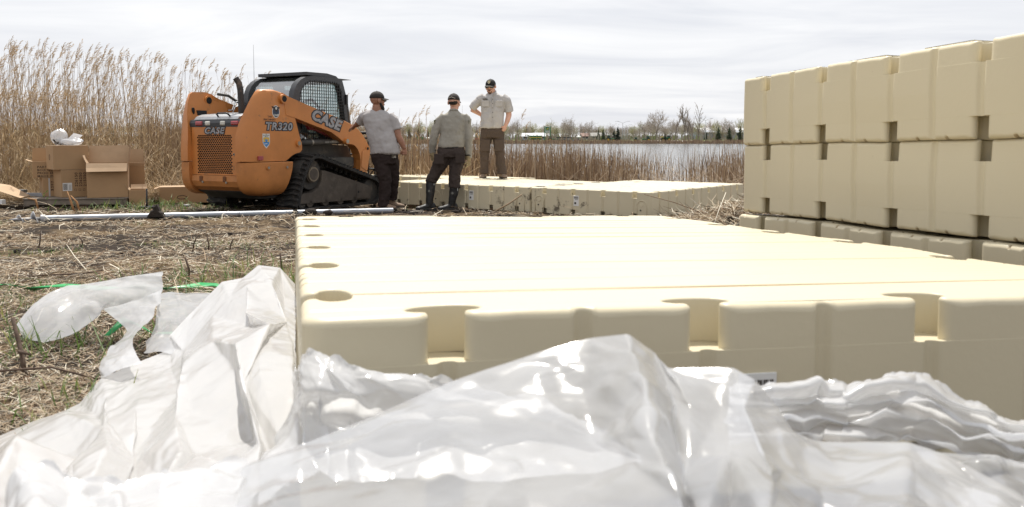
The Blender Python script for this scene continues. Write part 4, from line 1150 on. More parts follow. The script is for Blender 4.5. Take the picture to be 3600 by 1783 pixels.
MB().tube([M2 @ Vector((.05, -.098, .05)), M2 @ Vector((0, -.119, .068)), M2 @ Vector((-.05, -.098, .05))], .004, 6).build('cap_strap_stitching', CAPU, P2)

# --- third man: facing us on the rear dock, cap and sunglasses
k3 = .00165
def C3(cx, cy, dep=0.0): return Vector(((cx - 350) * k3, dep, (1215 - cy) * k3))
q = MB(); M3 = head(q, C3(313, 172, -.02), R(180 - 14), R(-9), 1.04)
q.tube([C3(325, 205, .0), C3(338, 245, .01), C3(340, 275, .02)], [.064, .070, .085], 14)
torso(q, [(C3(340,0).x, 0, C3(0,285).z, .12, .08), (C3(338,0).x, 0, C3(0,360).z, .17, .11), (C3(333,0).x, 0, C3(0,520).z, .19, .13), (C3(325,0).x, 0, C3(0,680).z, .19, .13)])
q.tube([C3(205, 325, 0), C3(140, 378, .03), C3(92, 425, .05)], [.066, .060, .052], 12); q.tube([C3(95, 425, .05), C3(150, 455, .10), C3(203, 490, .13)], [.053, .048, .034], 12)
hand(q, C3(203, 490, .13), (.35, .1, -.75), (.8, -.4, 0), 1, .3)
q.tube([C3(482, 330, 0), C3(513, 410, .0), C3(522, 500, .0)], [.066, .060, .052], 12); q.tube([C3(521, 495, .0), C3(505, 555, -.05), C3(484, 612, -.09)], [.053, .048, .034], 12)
hand(q, C3(484, 610, -.09), (-.35, -.05, -.9), (-.5, .8, 0), -1, .55)
q.tube([C3(260, 700, 0), C3(243, 950, -.02), C3(238, 1150, 0)], [.085, .06, .045], 10); q.tube([C3(400, 700, 0), C3(415, 950, -.02), C3(440, 1150, 0)], [.085, .06, .045], 10)
P3Z = .376
P3 = finish_person(q, -.341, 16.45, P3Z, SKIN_L, 'man in cap and sunglasses standing on the dock facing us, hand on hip')
q = MB()
torso(q, [(C3(340,0).x, .005, C3(0,232).z, .078, .07), (C3(340,0).x, .005, C3(0,258).z, .135, .095), (C3(340,0).x, 0, C3(0,288).z, .232, .118), (C3(338,0).x, 0, C3(0,340).z, .238, .14), (C3(335,0).x, -.01, C3(0,430).z, .222, .155), (C3(331,0).x, -.015, C3(0,520).z, .214, .165), (C3(324,0).x, -.015, C3(0,600).z, .212, .168), (C3(320,0).x, -.01, C3(0,637).z, .214, .165), (C3(320,0).x, -.01, C3(0,646).z, .20, .15)])
q.tube([C3(240, 288, 0), C3(185, 318, .01), C3(135, 375, .03), C3(98, 418, .045)], [.082, .088, .088, .082], 14)
q.tube([C3(440, 290, 0), C3(490, 325, .0), C3(512, 390, .0), C3(525, 458, .0)], [.082, .088, .088, .082], 14)
shirt3 = skin_over(q.build('work_shirt', PALE, P3), .0105, 4, ((.15, .042), (.06, .010)))
for s in (-1, 1):
    q = MB(); ctr = C3(330, 245, -.07)
    q.add([C3(330 + s*50, 212, -.01), C3(330 + s*46, 240, -.055), C3(330 + s*20, 285, -.105), C3(330 + s*4, 282, -.10), C3(330 + s*28, 232, -.062), C3(330 + s*42, 210, -.02)], [(0, 1, 4, 5), (1, 2, 3, 4)], 0, True)
    cl_ = q.build('collar', PALE, P3); sm_ = cl_.modifiers.new('t', 'SOLIDIFY'); sm_.thickness = .008
    MB().bbox(C3(330 + s*75 - 42, 400, -.165), C3(330 + s*75 + 42, 330, -.148), .006).build('chest_pocket', PALE, P3)
    MB().bbox(C3(330 + s*78 - 40, 352, -.169), C3(330 + s*78 + 40, 328, -.155), .006).build('pocket_flap', PALE, P3)
MB().bbox(C3(331, 630, -.188), C3(345, 290, -.135), .006, M=Matrix.Rotation(R(0), 4, 'X')).build('placket', PALE, P3)
for cy in (318, 365, 415, 466, 520): MB().cyl(C3(338, cy, -.187), C3(338, cy, -.192), .008, 8).build('button', BELT, P3, smooth=False)
q = MB(); q.prism(ell(C3(252, 316).x, C3(0, 316).z, .050, .016), -.172, -.155, 'y', M=None); nt_ = q.build('name_tag', BELT, P3)
MB().prism(ell(C3(252, 316).x, C3(0, 316).z, .044, .011), -.1735, -.172, 'y').build('tag_field', mat('tag_field', (.22, .19, .15), .7, col2=(.05, .045, .04), vscale=90), nt_)
q = MB()
torso(q, [(C3(325,0).x, 0, C3(0,620).z, .205, .15), (C3(326,0).x, 0, C3(0,690).z, .222, .162), (C3(326,0).x, 0, C3(0,750).z, .215, .155)])
q.tube([C3(262, 720, 0), C3(250, 830, -.01), C3(243, 950, -.02), C3(238, 1060, -.01), C3(236, 1120, 0), C3(235, 1165, 0)], [.118, .108, .088, .084, .086, .092], 16)
q.tube([C3(398, 720, 0), C3(405, 830, -.01), C3(416, 950, -.02), C3(430, 1060, -.01), C3(438, 1120, 0), C3(440, 1170, 0)], [.118, .106, .086, .084, .088, .094], 16)
skin_over(q.build('trousers', TROUS3, P3), .0115, 4, ((.12, .036), (.04, .022)))
for cx, x0, x1 in ((250, 190, 318), (408, 345, 462)):
    MB().bbox(C3(x0+12, 905, -.128), C3(x1-12, 772, -.112), .006).build('knee_panel', TROUS3, P3)
for ank, td in ((C3(232, 1190, .0), (-.28, -1)), (C3(440, 1195, .0), (.45, -1))):
    boot(P3, ank, td, [ank + Vector((0, 0, .09)), ank + Vector((0, 0, .03))], [.058, .052], LEATH, SOLE, L=.30)
cap(P3, M3, CAPB, CAPU, 1.04)
MB().prism([(a, b_) for a, b_ in ((-.022, .03), (.022, .03), (.024, -.01), (0, -.034), (-.024, -.01))], 0, .004, 'y', M=M3 @ Matrix.Translation((0, .098, .088)) @ Matrix.Rotation(R(28), 4, 'X')).build('cap_badge', mat('cap_badge_white', (.55, .55, .48), .6, col2=(.35, .25, .06), vscale=45), P3)
q = MB()
for s in (1, -1):
    q.tube([M3 @ Vector((s*.086, -.01, .012)), M3 @ Vector((s*.085, .05, .02)), M3 @ Vector((s*.07, .085, .02)), M3 @ Vector((s*.02, .104, .02)), M3 @ Vector((0, .106, .016))], .0055, 6, 0)
    q.tube([M3 @ Vector((s*.074, .082, .006)), M3 @ Vector((s*.045, .1, .0)), M3 @ Vector((s*.016, .106, .004))], [(.012, .004), (.019, .005), (.012, .004)], 8, 1)
q.build('sunglasses', [FRAMEM, LENS], P3)
q = MB(); q.ball(M3 @ Vector((0, .091, -.060)), (.020, .010, .010), 10); q.build('mouth', LIP, P3)
q = MB(); q.ball(M3 @ Vector((0, .075, -.098)), (.030, .022, .026), 10); q.tube([M3 @ Vector((.030, .078, -.088)), M3 @ Vector((.031, .082, -.06)), M3 @ Vector((.018, .094, -.044)), M3 @ Vector((-.018, .094, -.044)), M3 @ Vector((-.031, .082, -.06)), M3 @ Vector((-.030, .078, -.088))], .0085, 6); q.build('goatee', GOAT, P3)
# control nets of the plastic sheets, world metres
FILM = {
 'heap': [
  [(-1.217,1.95,0.403),(-1.182,2.1,0.408),(-1.131,2.15,0.415),(-1.126,2.22,0.411),(-1.16,2.4,0.431),(-1.141,2.6,0.424),(-1.113,2.78,0.423),(-1.124,2.82,0.459),(-1.104,3,0.509),(-1.059,3.15,0.581),(-1.007,3.2,0.589),(-0.976,3.3,0.622),(-0.893,3.3,0.611),(-0.804,3.2,0.558)],
  [(-1.094,1.75,0.444),(-1.071,1.9,0.44),(-1.027,1.95,0.443),(-1.002,1.98,0.446),(-1.035,2.15,0.449),(-1.033,2.35,0.436),(-1.001,2.5,0.436),(-1.024,2.65,0.468),(-0.996,2.8,0.508),(-0.953,2.9,0.553),(-0.904,2.93,0.569),(-0.875,3,0.586),(-0.811,3,0.566),(-0.742,2.95,0.535)],
  [(-0.939,1.5,0.512),(-0.903,1.6,0.506),(-0.871,1.65,0.504),(-0.846,1.68,0.505),(-0.858,1.83,0.496),(-0.848,1.95,0.489),(-0.828,2.1,0.485),(-0.822,2.22,0.495),(-0.817,2.38,0.516),(-0.798,2.5,0.546),(-0.768,2.54,0.563),(-0.737,2.58,0.572),(-0.694,2.58,0.563),(-0.643,2.55,0.543)],
  [(-0.784,1.25,0.575),(-0.747,1.32,0.569),(-0.74,1.4,0.556),(-0.707,1.42,0.558),(-0.713,1.54,0.544),(-0.696,1.62,0.537),(-0.68,1.75,0.528),(-0.665,1.84,0.53),(-0.661,1.98,0.541),(-0.658,2.1,0.556),(-0.644,2.16,0.57),(-0.623,2.2,0.575),(-0.586,2.2,0.575),(-0.544,2.15,0.573)],
  [(-0.66,1.05,0.619),(-0.624,1.1,0.616),(-0.615,1.16,0.605),(-0.594,1.2,0.601),(-0.59,1.28,0.589),(-0.576,1.36,0.576),(-0.559,1.46,0.563),(-0.541,1.52,0.562),(-0.538,1.64,0.558),(-0.529,1.72,0.567),(-0.524,1.78,0.573),(-0.505,1.82,0.58),(-0.48,1.82,0.586),(-0.46,1.8,0.591)],
  [(-0.58,0.92,0.634),(-0.541,0.95,0.632),(-0.521,0.98,0.627),(-0.504,1.02,0.619),(-0.493,1.08,0.609),(-0.481,1.15,0.597),(-0.461,1.22,0.588),(-0.448,1.28,0.581),(-0.439,1.36,0.576),(-0.435,1.44,0.575),(-0.433,1.5,0.574),(-0.415,1.53,0.579),(-0.405,1.55,0.583),(-0.397,1.55,0.588)],
  [(-0.506,0.8,0.65),(-0.474,0.83,0.647),(-0.454,0.85,0.643),(-0.436,0.88,0.636),(-0.421,0.92,0.631),(-0.407,0.97,0.619),(-0.387,1.02,0.612),(-0.376,1.07,0.603),(-0.366,1.13,0.594),(-0.361,1.19,0.588),(-0.356,1.23,0.588),(-0.344,1.26,0.589),(-0.336,1.28,0.589),(-0.33,1.29,0.59)],
 ],
 'flap': [
  [(-1.861,3.22,0.406),(-1.842,3.27,0.454),(-1.806,3.33,0.502),(-1.764,3.4,0.524),(-1.726,3.42,0.524),(-1.633,3.4,0.54),(-1.545,3.38,0.559),(-1.421,3.3,0.584),(-1.299,3.2,0.611)],
  [(-1.836,3.18,0.404),(-1.797,3.2,0.445),(-1.742,3.24,0.491),(-1.702,3.3,0.513),(-1.652,3.3,0.518),(-1.566,3.28,0.533),(-1.476,3.25,0.549),(-1.373,3.2,0.573),(-1.285,3.16,0.596)],
  [(-1.809,3.14,0.396),(-1.747,3.12,0.419),(-1.674,3.14,0.462),(-1.626,3.17,0.477),(-1.573,3.17,0.493),(-1.514,3.17,0.514),(-1.446,3.17,0.525),(-1.353,3.14,0.552),(-1.273,3.12,0.576)],
  [(-1.788,3.12,0.381),(-1.717,3.07,0.381),(-1.635,3.05,0.381),(-1.576,3.08,0.399),(-1.523,3.1,0.434),(-1.501,3.12,0.466),(-1.496,3.14,0.48),(-1.393,3.12,0.511),(-1.26,3.08,0.557)],
 ],
 'twist': [
  [(-1.496,3.14,0.478),(-1.393,3.12,0.509),(-1.316,3.1,0.536),(-1.259,3.08,0.56)],
  [(-1.424,3.05,0.473),(-1.348,3.03,0.5),(-1.275,3,0.521),(-1.228,2.98,0.538)],
  [(-1.321,2.92,0.453),(-1.274,2.9,0.486),(-1.233,2.88,0.505),(-1.206,2.87,0.517)],
  [(-1.291,2.8,0.446),(-1.249,2.77,0.467),(-1.216,2.76,0.484),(-1.193,2.75,0.495)],
  [(-1.268,2.68,0.438),(-1.227,2.65,0.452),(-1.182,2.62,0.471),(-1.151,2.6,0.489)],
  [(-1.212,2.52,0.435),(-1.18,2.5,0.449),(-1.133,2.48,0.465),(-1.082,2.46,0.484)],
  [(-1.16,2.4,0.43),(-1.128,2.38,0.444),(-1.071,2.36,0.465),(-1.023,2.36,0.481)],
 ],
 'behind': [
  [(-1.374,3.3,0.506),(-1.345,3.38,0.503),(-1.285,3.4,0.495),(-1.195,3.4,0.494)],
  [(-1.309,3.15,0.497),(-1.274,3.2,0.493),(-1.211,3.2,0.487),(-1.126,3.2,0.487)],
  [(-1.243,2.98,0.47),(-1.196,3,0.475),(-1.129,2.98,0.475),(-1.056,3,0.485)],
  [(-1.209,2.86,0.437),(-1.152,2.86,0.442),(-1.091,2.85,0.449),(-1.008,2.86,0.466)],
  [(-1.178,2.72,0.424),(-1.106,2.72,0.424),(-1.034,2.7,0.438),(-0.953,2.7,0.456)],
 ],
 'corner_strip': [
  [(-0.382,1.5,0.697),(-0.36,1.44,0.726),(-0.343,1.4,0.745),(-0.322,1.37,0.762),(-0.305,1.365,0.756),(-0.288,1.36,0.751),(-0.268,1.36,0.747),(-0.248,1.365,0.742),(-0.206,1.37,0.732),(-0.157,1.38,0.719),(-0.122,1.4,0.709),(-0.075,1.41,0.699),(0.048,1.43,0.667),(0.218,1.44,0.565)],
  [(-0.374,1.46,0.678),(-0.352,1.4,0.714),(-0.334,1.36,0.734),(-0.315,1.34,0.746),(-0.298,1.335,0.743),(-0.282,1.33,0.74),(-0.262,1.33,0.737),(-0.243,1.335,0.733),(-0.202,1.345,0.725),(-0.154,1.36,0.711),(-0.12,1.38,0.701),(-0.074,1.39,0.692),(0.047,1.41,0.663),(0.216,1.43,0.566)],
  [(-0.361,1.42,0.66),(-0.338,1.36,0.693),(-0.319,1.32,0.714),(-0.3,1.3,0.722),(-0.285,1.3,0.717),(-0.269,1.3,0.711),(-0.253,1.305,0.705),(-0.234,1.31,0.701),(-0.199,1.325,0.696),(-0.152,1.34,0.689),(-0.119,1.37,0.68),(-0.074,1.38,0.675),(0.047,1.4,0.652),(0.215,1.42,0.567)],
  [(-0.406,1.44,0.595),(-0.342,1.36,0.656),(-0.325,1.33,0.674),(-0.309,1.33,0.683),(-0.292,1.33,0.679),(-0.278,1.34,0.671),(-0.26,1.34,0.669),(-0.241,1.345,0.665),(-0.203,1.35,0.663),(-0.155,1.36,0.658),(-0.12,1.38,0.649),(-0.075,1.39,0.643),(0.047,1.4,0.628),(0.215,1.42,0.563)],
  [(-0.38,1.3,0.599),(-0.332,1.3,0.631),(-0.317,1.28,0.647),(-0.301,1.28,0.655),(-0.283,1.29,0.652),(-0.27,1.3,0.646),(-0.255,1.31,0.643),(-0.237,1.32,0.639),(-0.201,1.33,0.636),(-0.153,1.34,0.63),(-0.119,1.36,0.621),(-0.074,1.37,0.615),(0.046,1.38,0.602),(0.212,1.4,0.567)],
  [(-0.349,1.15,0.609),(-0.311,1.2,0.613),(-0.298,1.19,0.621),(-0.28,1.19,0.625),(-0.265,1.2,0.621),(-0.25,1.2,0.621),(-0.236,1.21,0.617),(-0.22,1.22,0.613),(-0.186,1.23,0.609),(-0.142,1.24,0.605),(-0.109,1.25,0.601),(-0.068,1.26,0.597),(0.043,1.27,0.589),(0.209,1.38,0.569)],
 ],
 'peak': [
  [(-0.415,0.93,0.681),(-0.323,1,0.711),(-0.181,1.05,0.753),(-0.075,1.08,0.794),(0.037,1.1,0.828),(0.104,1.11,0.843),(0.147,1.08,0.853),(0.188,1.13,0.819),(0.194,1.06,0.817),(0.268,1.04,0.822),(0.291,1.02,0.814),(0.33,1.05,0.768),(0.35,1.05,0.738),(0.381,1.05,0.728),(0.479,1.03,0.735),(0.528,1.02,0.719),(0.573,0.99,0.698),(0.609,0.97,0.681)],
  [(-0.36,0.86,0.7),(-0.276,0.91,0.721),(-0.148,0.94,0.751),(-0.057,0.95,0.78),(0.027,1,0.79),(0.089,1.02,0.805),(0.145,0.94,0.833),(0.181,1.02,0.791),(0.195,0.97,0.793),(0.244,1,0.797),(0.268,0.93,0.809),(0.312,0.97,0.766),(0.335,0.96,0.743),(0.353,0.93,0.742),(0.422,0.91,0.746),(0.472,0.91,0.731),(0.511,0.88,0.715),(0.546,0.86,0.703)],
  [(-0.304,0.76,0.723),(-0.224,0.78,0.74),(-0.116,0.8,0.764),(-0.04,0.8,0.786),(0.018,0.88,0.776),(0.086,0.92,0.771),(0.142,0.8,0.814),(0.174,0.88,0.77),(0.179,0.83,0.783),(0.222,0.87,0.777),(0.236,0.79,0.801),(0.277,0.83,0.769),(0.298,0.82,0.759),(0.321,0.8,0.759),(0.366,0.78,0.765),(0.413,0.79,0.749),(0.445,0.76,0.742),(0.476,0.74,0.733)],
  [(-0.243,0.64,0.756),(-0.176,0.65,0.766),(-0.087,0.66,0.784),(-0.027,0.66,0.798),(0.012,0.74,0.774),(0.075,0.77,0.766),(0.131,0.66,0.809),(0.156,0.72,0.775),(0.163,0.7,0.78),(0.192,0.73,0.768),(0.203,0.66,0.798),(0.236,0.69,0.775),(0.258,0.68,0.775),(0.281,0.67,0.775),(0.315,0.66,0.777),(0.351,0.66,0.77),(0.378,0.64,0.767),(0.404,0.62,0.764)],
  [(-0.199,0.52,0.778),(-0.145,0.53,0.785),(-0.072,0.54,0.798),(-0.022,0.54,0.809),(0.011,0.62,0.777),(0.064,0.65,0.766),(0.108,0.54,0.819),(0.13,0.6,0.781),(0.136,0.58,0.788),(0.162,0.61,0.774),(0.167,0.54,0.809),(0.196,0.57,0.785),(0.213,0.56,0.787),(0.232,0.55,0.789),(0.259,0.54,0.792),(0.289,0.54,0.787),(0.309,0.52,0.787),(0.328,0.5,0.789)],
 ],
 'torn_strip': [
  [(0.325,1.28,0.733),(0.362,1.29,0.731),(0.398,1.3,0.73),(0.429,1.31,0.728),(0.456,1.32,0.727),(0.476,1.33,0.731),(0.489,1.33,0.722),(0.515,1.33,0.719),(0.523,1.33,0.715),(0.563,1.34,0.72),(0.596,1.35,0.726),(0.622,1.36,0.728),(0.648,1.37,0.726),(0.676,1.38,0.719),(0.704,1.38,0.694),(0.731,1.37,0.675),(0.767,1.37,0.671),(0.785,1.37,0.659),(0.802,1.36,0.651),(0.824,1.36,0.656),(0.866,1.36,0.656)],
  [(0.32,1.252,0.729),(0.355,1.258,0.728),(0.383,1.256,0.732),(0.41,1.258,0.734),(0.44,1.274,0.731),(0.466,1.296,0.728),(0.48,1.302,0.717),(0.5,1.295,0.716),(0.502,1.282,0.717),(0.543,1.288,0.724),(0.58,1.307,0.728),(0.609,1.329,0.725),(0.633,1.341,0.72),(0.656,1.341,0.714),(0.68,1.33,0.695),(0.707,1.32,0.68),(0.746,1.331,0.674),(0.766,1.341,0.661),(0.783,1.329,0.654),(0.801,1.317,0.66),(0.836,1.308,0.659)],
  [(0.325,1.27,0.714),(0.355,1.267,0.717),(0.388,1.273,0.716),(0.423,1.292,0.71),(0.457,1.314,0.702),(0.476,1.326,0.703),(0.483,1.316,0.7),(0.503,1.305,0.704),(0.513,1.305,0.702),(0.561,1.326,0.701),(0.596,1.346,0.7),(0.618,1.354,0.7),(0.639,1.352,0.699),(0.665,1.353,0.696),(0.696,1.357,0.677),(0.726,1.36,0.659),(0.764,1.367,0.651),(0.779,1.361,0.642),(0.792,1.339,0.637),(0.812,1.333,0.641),(0.854,1.341,0.636)],
  [(0.308,1.211,0.724),(0.34,1.219,0.721),(0.379,1.239,0.714),(0.415,1.26,0.707),(0.442,1.27,0.705),(0.454,1.27,0.711),(0.461,1.259,0.71),(0.488,1.261,0.709),(0.503,1.272,0.701),(0.546,1.292,0.698),(0.573,1.298,0.701),(0.591,1.296,0.705),(0.616,1.298,0.705),(0.647,1.313,0.698),(0.679,1.326,0.677),(0.704,1.322,0.661),(0.735,1.315,0.656),(0.748,1.303,0.65),(0.764,1.288,0.647),(0.788,1.297,0.647),(0.832,1.309,0.64)],
  [(0.313,1.24,0.702),(0.353,1.261,0.694),(0.395,1.281,0.689),(0.425,1.289,0.689),(0.445,1.287,0.692),(0.459,1.288,0.695),(0.475,1.292,0.688),(0.508,1.305,0.681),(0.519,1.312,0.675),(0.554,1.316,0.678),(0.579,1.314,0.686),(0.604,1.318,0.688),(0.636,1.336,0.682),(0.669,1.358,0.669),(0.695,1.362,0.651),(0.715,1.343,0.641),(0.747,1.331,0.64),(0.765,1.329,0.634),(0.787,1.329,0.627),(0.812,1.34,0.623),(0.852,1.34,0.616)],
  [(0.305,1.204,0.702),(0.345,1.222,0.698),(0.379,1.227,0.699),(0.402,1.225,0.7),(0.423,1.228,0.699),(0.445,1.245,0.694),(0.465,1.257,0.685),(0.492,1.262,0.683),(0.494,1.254,0.686),(0.525,1.251,0.691),(0.556,1.259,0.693),(0.588,1.278,0.687),(0.619,1.3,0.677),(0.644,1.311,0.668),(0.663,1.3,0.659),(0.683,1.279,0.655),(0.721,1.28,0.65),(0.744,1.292,0.64),(0.762,1.291,0.631),(0.781,1.288,0.629),(0.815,1.276,0.625)],
  [(0.317,1.242,0.681),(0.352,1.242,0.681),(0.382,1.24,0.681),(0.408,1.249,0.676),(0.438,1.27,0.669),(0.465,1.291,0.664),(0.479,1.29,0.663),(0.497,1.278,0.668),(0.498,1.269,0.671),(0.54,1.281,0.667),(0.579,1.303,0.66),(0.609,1.322,0.654),(0.63,1.327,0.65),(0.649,1.325,0.649),(0.674,1.318,0.643),(0.705,1.314,0.634),(0.747,1.327,0.621),(0.764,1.332,0.611),(0.775,1.314,0.609),(0.792,1.302,0.611),(0.832,1.299,0.606)],
  [(0.302,1.177,0.69),(0.333,1.178,0.688),(0.365,1.192,0.682),(0.398,1.215,0.675),(0.429,1.232,0.671),(0.446,1.236,0.672),(0.452,1.224,0.675),(0.471,1.218,0.675),(0.482,1.226,0.67),(0.529,1.248,0.663),(0.562,1.262,0.66),(0.58,1.263,0.661),(0.597,1.261,0.661),(0.624,1.269,0.654),(0.658,1.279,0.642),(0.687,1.28,0.631),(0.718,1.28,0.623),(0.727,1.269,0.623),(0.739,1.249,0.626),(0.764,1.251,0.622),(0.809,1.263,0.608)],
  [(0.302,1.178,0.677),(0.335,1.195,0.671),(0.373,1.217,0.665),(0.406,1.232,0.661),(0.431,1.234,0.661),(0.443,1.231,0.66),(0.452,1.229,0.659),(0.48,1.238,0.655),(0.495,1.25,0.652),(0.535,1.261,0.649),(0.559,1.26,0.651),(0.577,1.259,0.651),(0.603,1.27,0.643),(0.639,1.292,0.629),(0.67,1.301,0.62),(0.689,1.288,0.619),(0.715,1.276,0.617),(0.729,1.268,0.617),(0.75,1.263,0.614),(0.779,1.276,0.602),(0.819,1.282,0.586)],
 ],
 'front_torn': [
  [(-0.501,0.84,0.742),(-0.505,0.86,0.766),(-0.501,0.87,0.772),(-0.491,0.87,0.765),(-0.466,0.88,0.748),(-0.444,0.88,0.745),(-0.426,0.89,0.739),(-0.406,0.9,0.738),(-0.389,0.92,0.736),(-0.364,0.95,0.73),(-0.335,0.98,0.723),(-0.319,1.02,0.718)],
  [(-0.492,0.82,0.739),(-0.487,0.83,0.766),(-0.482,0.84,0.769),(-0.471,0.84,0.763),(-0.448,0.85,0.749),(-0.428,0.85,0.747),(-0.41,0.86,0.741),(-0.391,0.87,0.739),(-0.375,0.89,0.735),(-0.348,0.91,0.733),(-0.32,0.94,0.725),(-0.303,0.98,0.719)],
  [(-0.469,0.78,0.74),(-0.458,0.78,0.765),(-0.453,0.79,0.766),(-0.441,0.79,0.763),(-0.42,0.8,0.75),(-0.402,0.8,0.749),(-0.385,0.81,0.743),(-0.367,0.82,0.74),(-0.348,0.83,0.74),(-0.327,0.86,0.733),(-0.297,0.88,0.728),(-0.282,0.92,0.72)],
  [(-0.425,0.7,0.748),(-0.412,0.7,0.762),(-0.407,0.71,0.763),(-0.396,0.71,0.763),(-0.378,0.72,0.753),(-0.361,0.72,0.752),(-0.346,0.73,0.745),(-0.331,0.74,0.743),(-0.313,0.75,0.741),(-0.295,0.78,0.732),(-0.268,0.8,0.725),(-0.255,0.84,0.715)],
 ],
 'ground_film': [
  [(0.574,1.22,0.655),(0.633,1.24,0.644),(0.689,1.25,0.636),(0.731,1.25,0.627),(0.782,1.25,0.619)],
  [(0.554,1.16,0.653),(0.617,1.2,0.638),(0.649,1.17,0.641),(0.711,1.2,0.621),(0.741,1.17,0.625)],
  [(0.543,1.12,0.638),(0.59,1.13,0.634),(0.642,1.14,0.622),(0.678,1.13,0.622),(0.731,1.14,0.61)],
  [(0.518,1.05,0.616),(0.562,1.06,0.615),(0.6,1.05,0.616),(0.645,1.06,0.607),(0.682,1.05,0.608)],
 ],
}
# ------------------------------------------------------------------ white polyethylene sheeting
def film_mat(name, clear, tint=(.83, .845, .875)):  # default tint cooled to paint in reflected sky
    m = bpy.data.materials.new(name); m.use_nodes = True
    t = m.node_tree; t.nodes.remove(t.nodes['Principled BSDF'])
    co = t.nodes.new('ShaderNodeTexCoord')
    df = t.nodes.new('ShaderNodeBsdfDiffuse'); df.inputs[0].default_value = (*tint, 1)
    tl = t.nodes.new('ShaderNodeBsdfTranslucent'); tl.inputs[0].default_value = (tint[0]*.96, tint[1]*.96, tint[2]*.95, 1)
    a = t.nodes.new('ShaderNodeMixShader'); a.inputs[0].default_value = .55
    t.links.new(df.outputs[0], a.inputs[1]); t.links.new(tl.outputs[0], a.inputs[2])
    tr = t.nodes.new('ShaderNodeBsdfTransparent')
    n = t.nodes.new('ShaderNodeTexNoise'); n.inputs['Scale'].default_value = 5; n.inputs['Detail'].default_value = 4
    t.links.new(co.outputs['Object'], n.inputs['Vector'])
    r = t.nodes.new('ShaderNodeMapRange'); r.inputs['From Min'].default_value = .35; r.inputs['From Max'].default_value = .65
    r.inputs['To Min'].default_value = clear * .6; r.inputs['To Max'].default_value = clear * 1.3
    t.links.new(n.outputs['Fac'], r.inputs['Value'])
    b_ = t.nodes.new('ShaderNodeMixShader'); t.links.new(r.outputs[0], b_.inputs[0])
    t.links.new(a.outputs[0], b_.inputs[1]); t.links.new(tr.outputs[0], b_.inputs[2])
    gl = t.nodes.new('ShaderNodeBsdfGlossy'); gl.inputs['Roughness'].default_value = .17
    fr = t.nodes.new('ShaderNodeLayerWeight'); fr.inputs[0].default_value = .5
    pw = t.nodes.new('ShaderNodeMath'); pw.operation = 'POWER'; pw.inputs[1].default_value = 4.0
    t.links.new(fr.outputs['Facing'], pw.inputs[0])
    ml = t.nodes.new('ShaderNodeMath'); ml.operation = 'MULTIPLY_ADD'; ml.inputs[1].default_value = .55; ml.inputs[2].default_value = .09
    t.links.new(pw.outputs[0], ml.inputs[0])
    c_ = t.nodes.new('ShaderNodeMixShader'); t.links.new(ml.outputs[0], c_.inputs[0])
    t.links.new(b_.outputs[0], c_.inputs[1]); t.links.new(gl.outputs[0], c_.inputs[2])
    w1 = t.nodes.new('ShaderNodeTexNoise'); w1.inputs['Scale'].default_value = 22; w1.inputs['Detail'].default_value = 4; w1.inputs['Distortion'].default_value = 1.2
    t.links.new(co.outputs['Object'], w1.inputs['Vector'])
    bp = t.nodes.new('ShaderNodeBump'); bp.inputs['Strength'].default_value = .05; bp.inputs['Distance'].default_value = .006
    t.links.new(w1.outputs['Fac'], bp.inputs['Height'])
    for q in (df, tl, gl, fr): t.links.new(bp.outputs[0], q.inputs['Normal'])
    t.links.new(c_.outputs[0], t.nodes['Material Output'].inputs[0])
    return m
FILM_BAG = film_mat('bag_film', .62); FILM_W = film_mat('white_film', .08, (.97, .97, .98)); FILM_C = film_mat('clear_film', .42); FILM_T = film_mat('thin_torn_film', .18, (.90, .905, .92))
def crom(P, t):
    """Catmull-Rom through rows of P at parameters t (numpy)"""
    n = len(P); k = np.clip(np.floor(t).astype(int), 0, n - 2); u = (t - k)[:, None, None]
    p0 = P[np.maximum(k-1, 0)]; p1 = P[k]; p2 = P[k+1]; p3 = P[np.minimum(k+2, n-1)]
    return .5 * ((2*p1) + (-p0+p2)*u + (2*p0-5*p1+4*p2-p3)*u*u + (-p0+3*p1-3*p2+p3)*u**3)
def lin(P, t):
    n = len(P); k = np.clip(np.floor(t).astype(int), 0, n - 2); u = (t - k)[:, None, None]
    return P[k]*(1-u) + P[k+1]*u
def patch(net, nu, nv, straight, jit, seed):
    P = np.array(net, float)
    if straight:
        # flat facets between the net's corners; corners nudged so that the folds run unevenly
        rs = np.random.default_rng(seed); J = rs.normal(size=P.shape) * jit; J[0] *= .15; J[:, 0] *= .3; J[:, -1] *= .3; P = P + J
        nr, nc = P.shape[:2]; tu = np.linspace(0, nr-1, nu)[:, None]; tv = np.linspace(0, nc-1, nv)[None, :]
        i = np.clip(np.floor(tu).astype(int), 0, nr-2); j = np.clip(np.floor(tv).astype(int), 0, nc-2); u = (tu - i)[..., None] + 0*tv[..., None]; v = (tv - j)[..., None] + 0*tu[..., None]
        a, b_, c, d = P[i, j], P[i+1, j], P[i, j+1], P[i+1, j+1]
        dg = (hash2(i + 0*j, j + 0*i, seed) > .5)[..., None]
        t1 = np.where(u > v, a + (b_-a)*u + (d-b_)*v, a + (c-a)*v + (d-c)*u)
        t2 = np.where(u + v < 1, a + (b_-a)*u + (c-a)*v, d + (c-d)*(1-u) + (b_-d)*(1-v))
        return np.where(dg, t1, t2)
    P = crom(P, np.linspace(0, len(P)-1, nu))
    return crom(P.transpose(1, 0, 2), np.linspace(0, P.shape[1]-1, nv)).transpose(1, 0, 2)
def blur(P, k):
    for _ in range(k):
        Q = P.copy()
        Q[1:-1] = .25*P[:-2] + .5*P[1:-1] + .25*P[2:]; P = Q.copy()
        Q[:, 1:-1] = .25*P[:, :-2] + .5*P[:, 1:-1] + .25*P[:, 2:]; P = Q
    return P
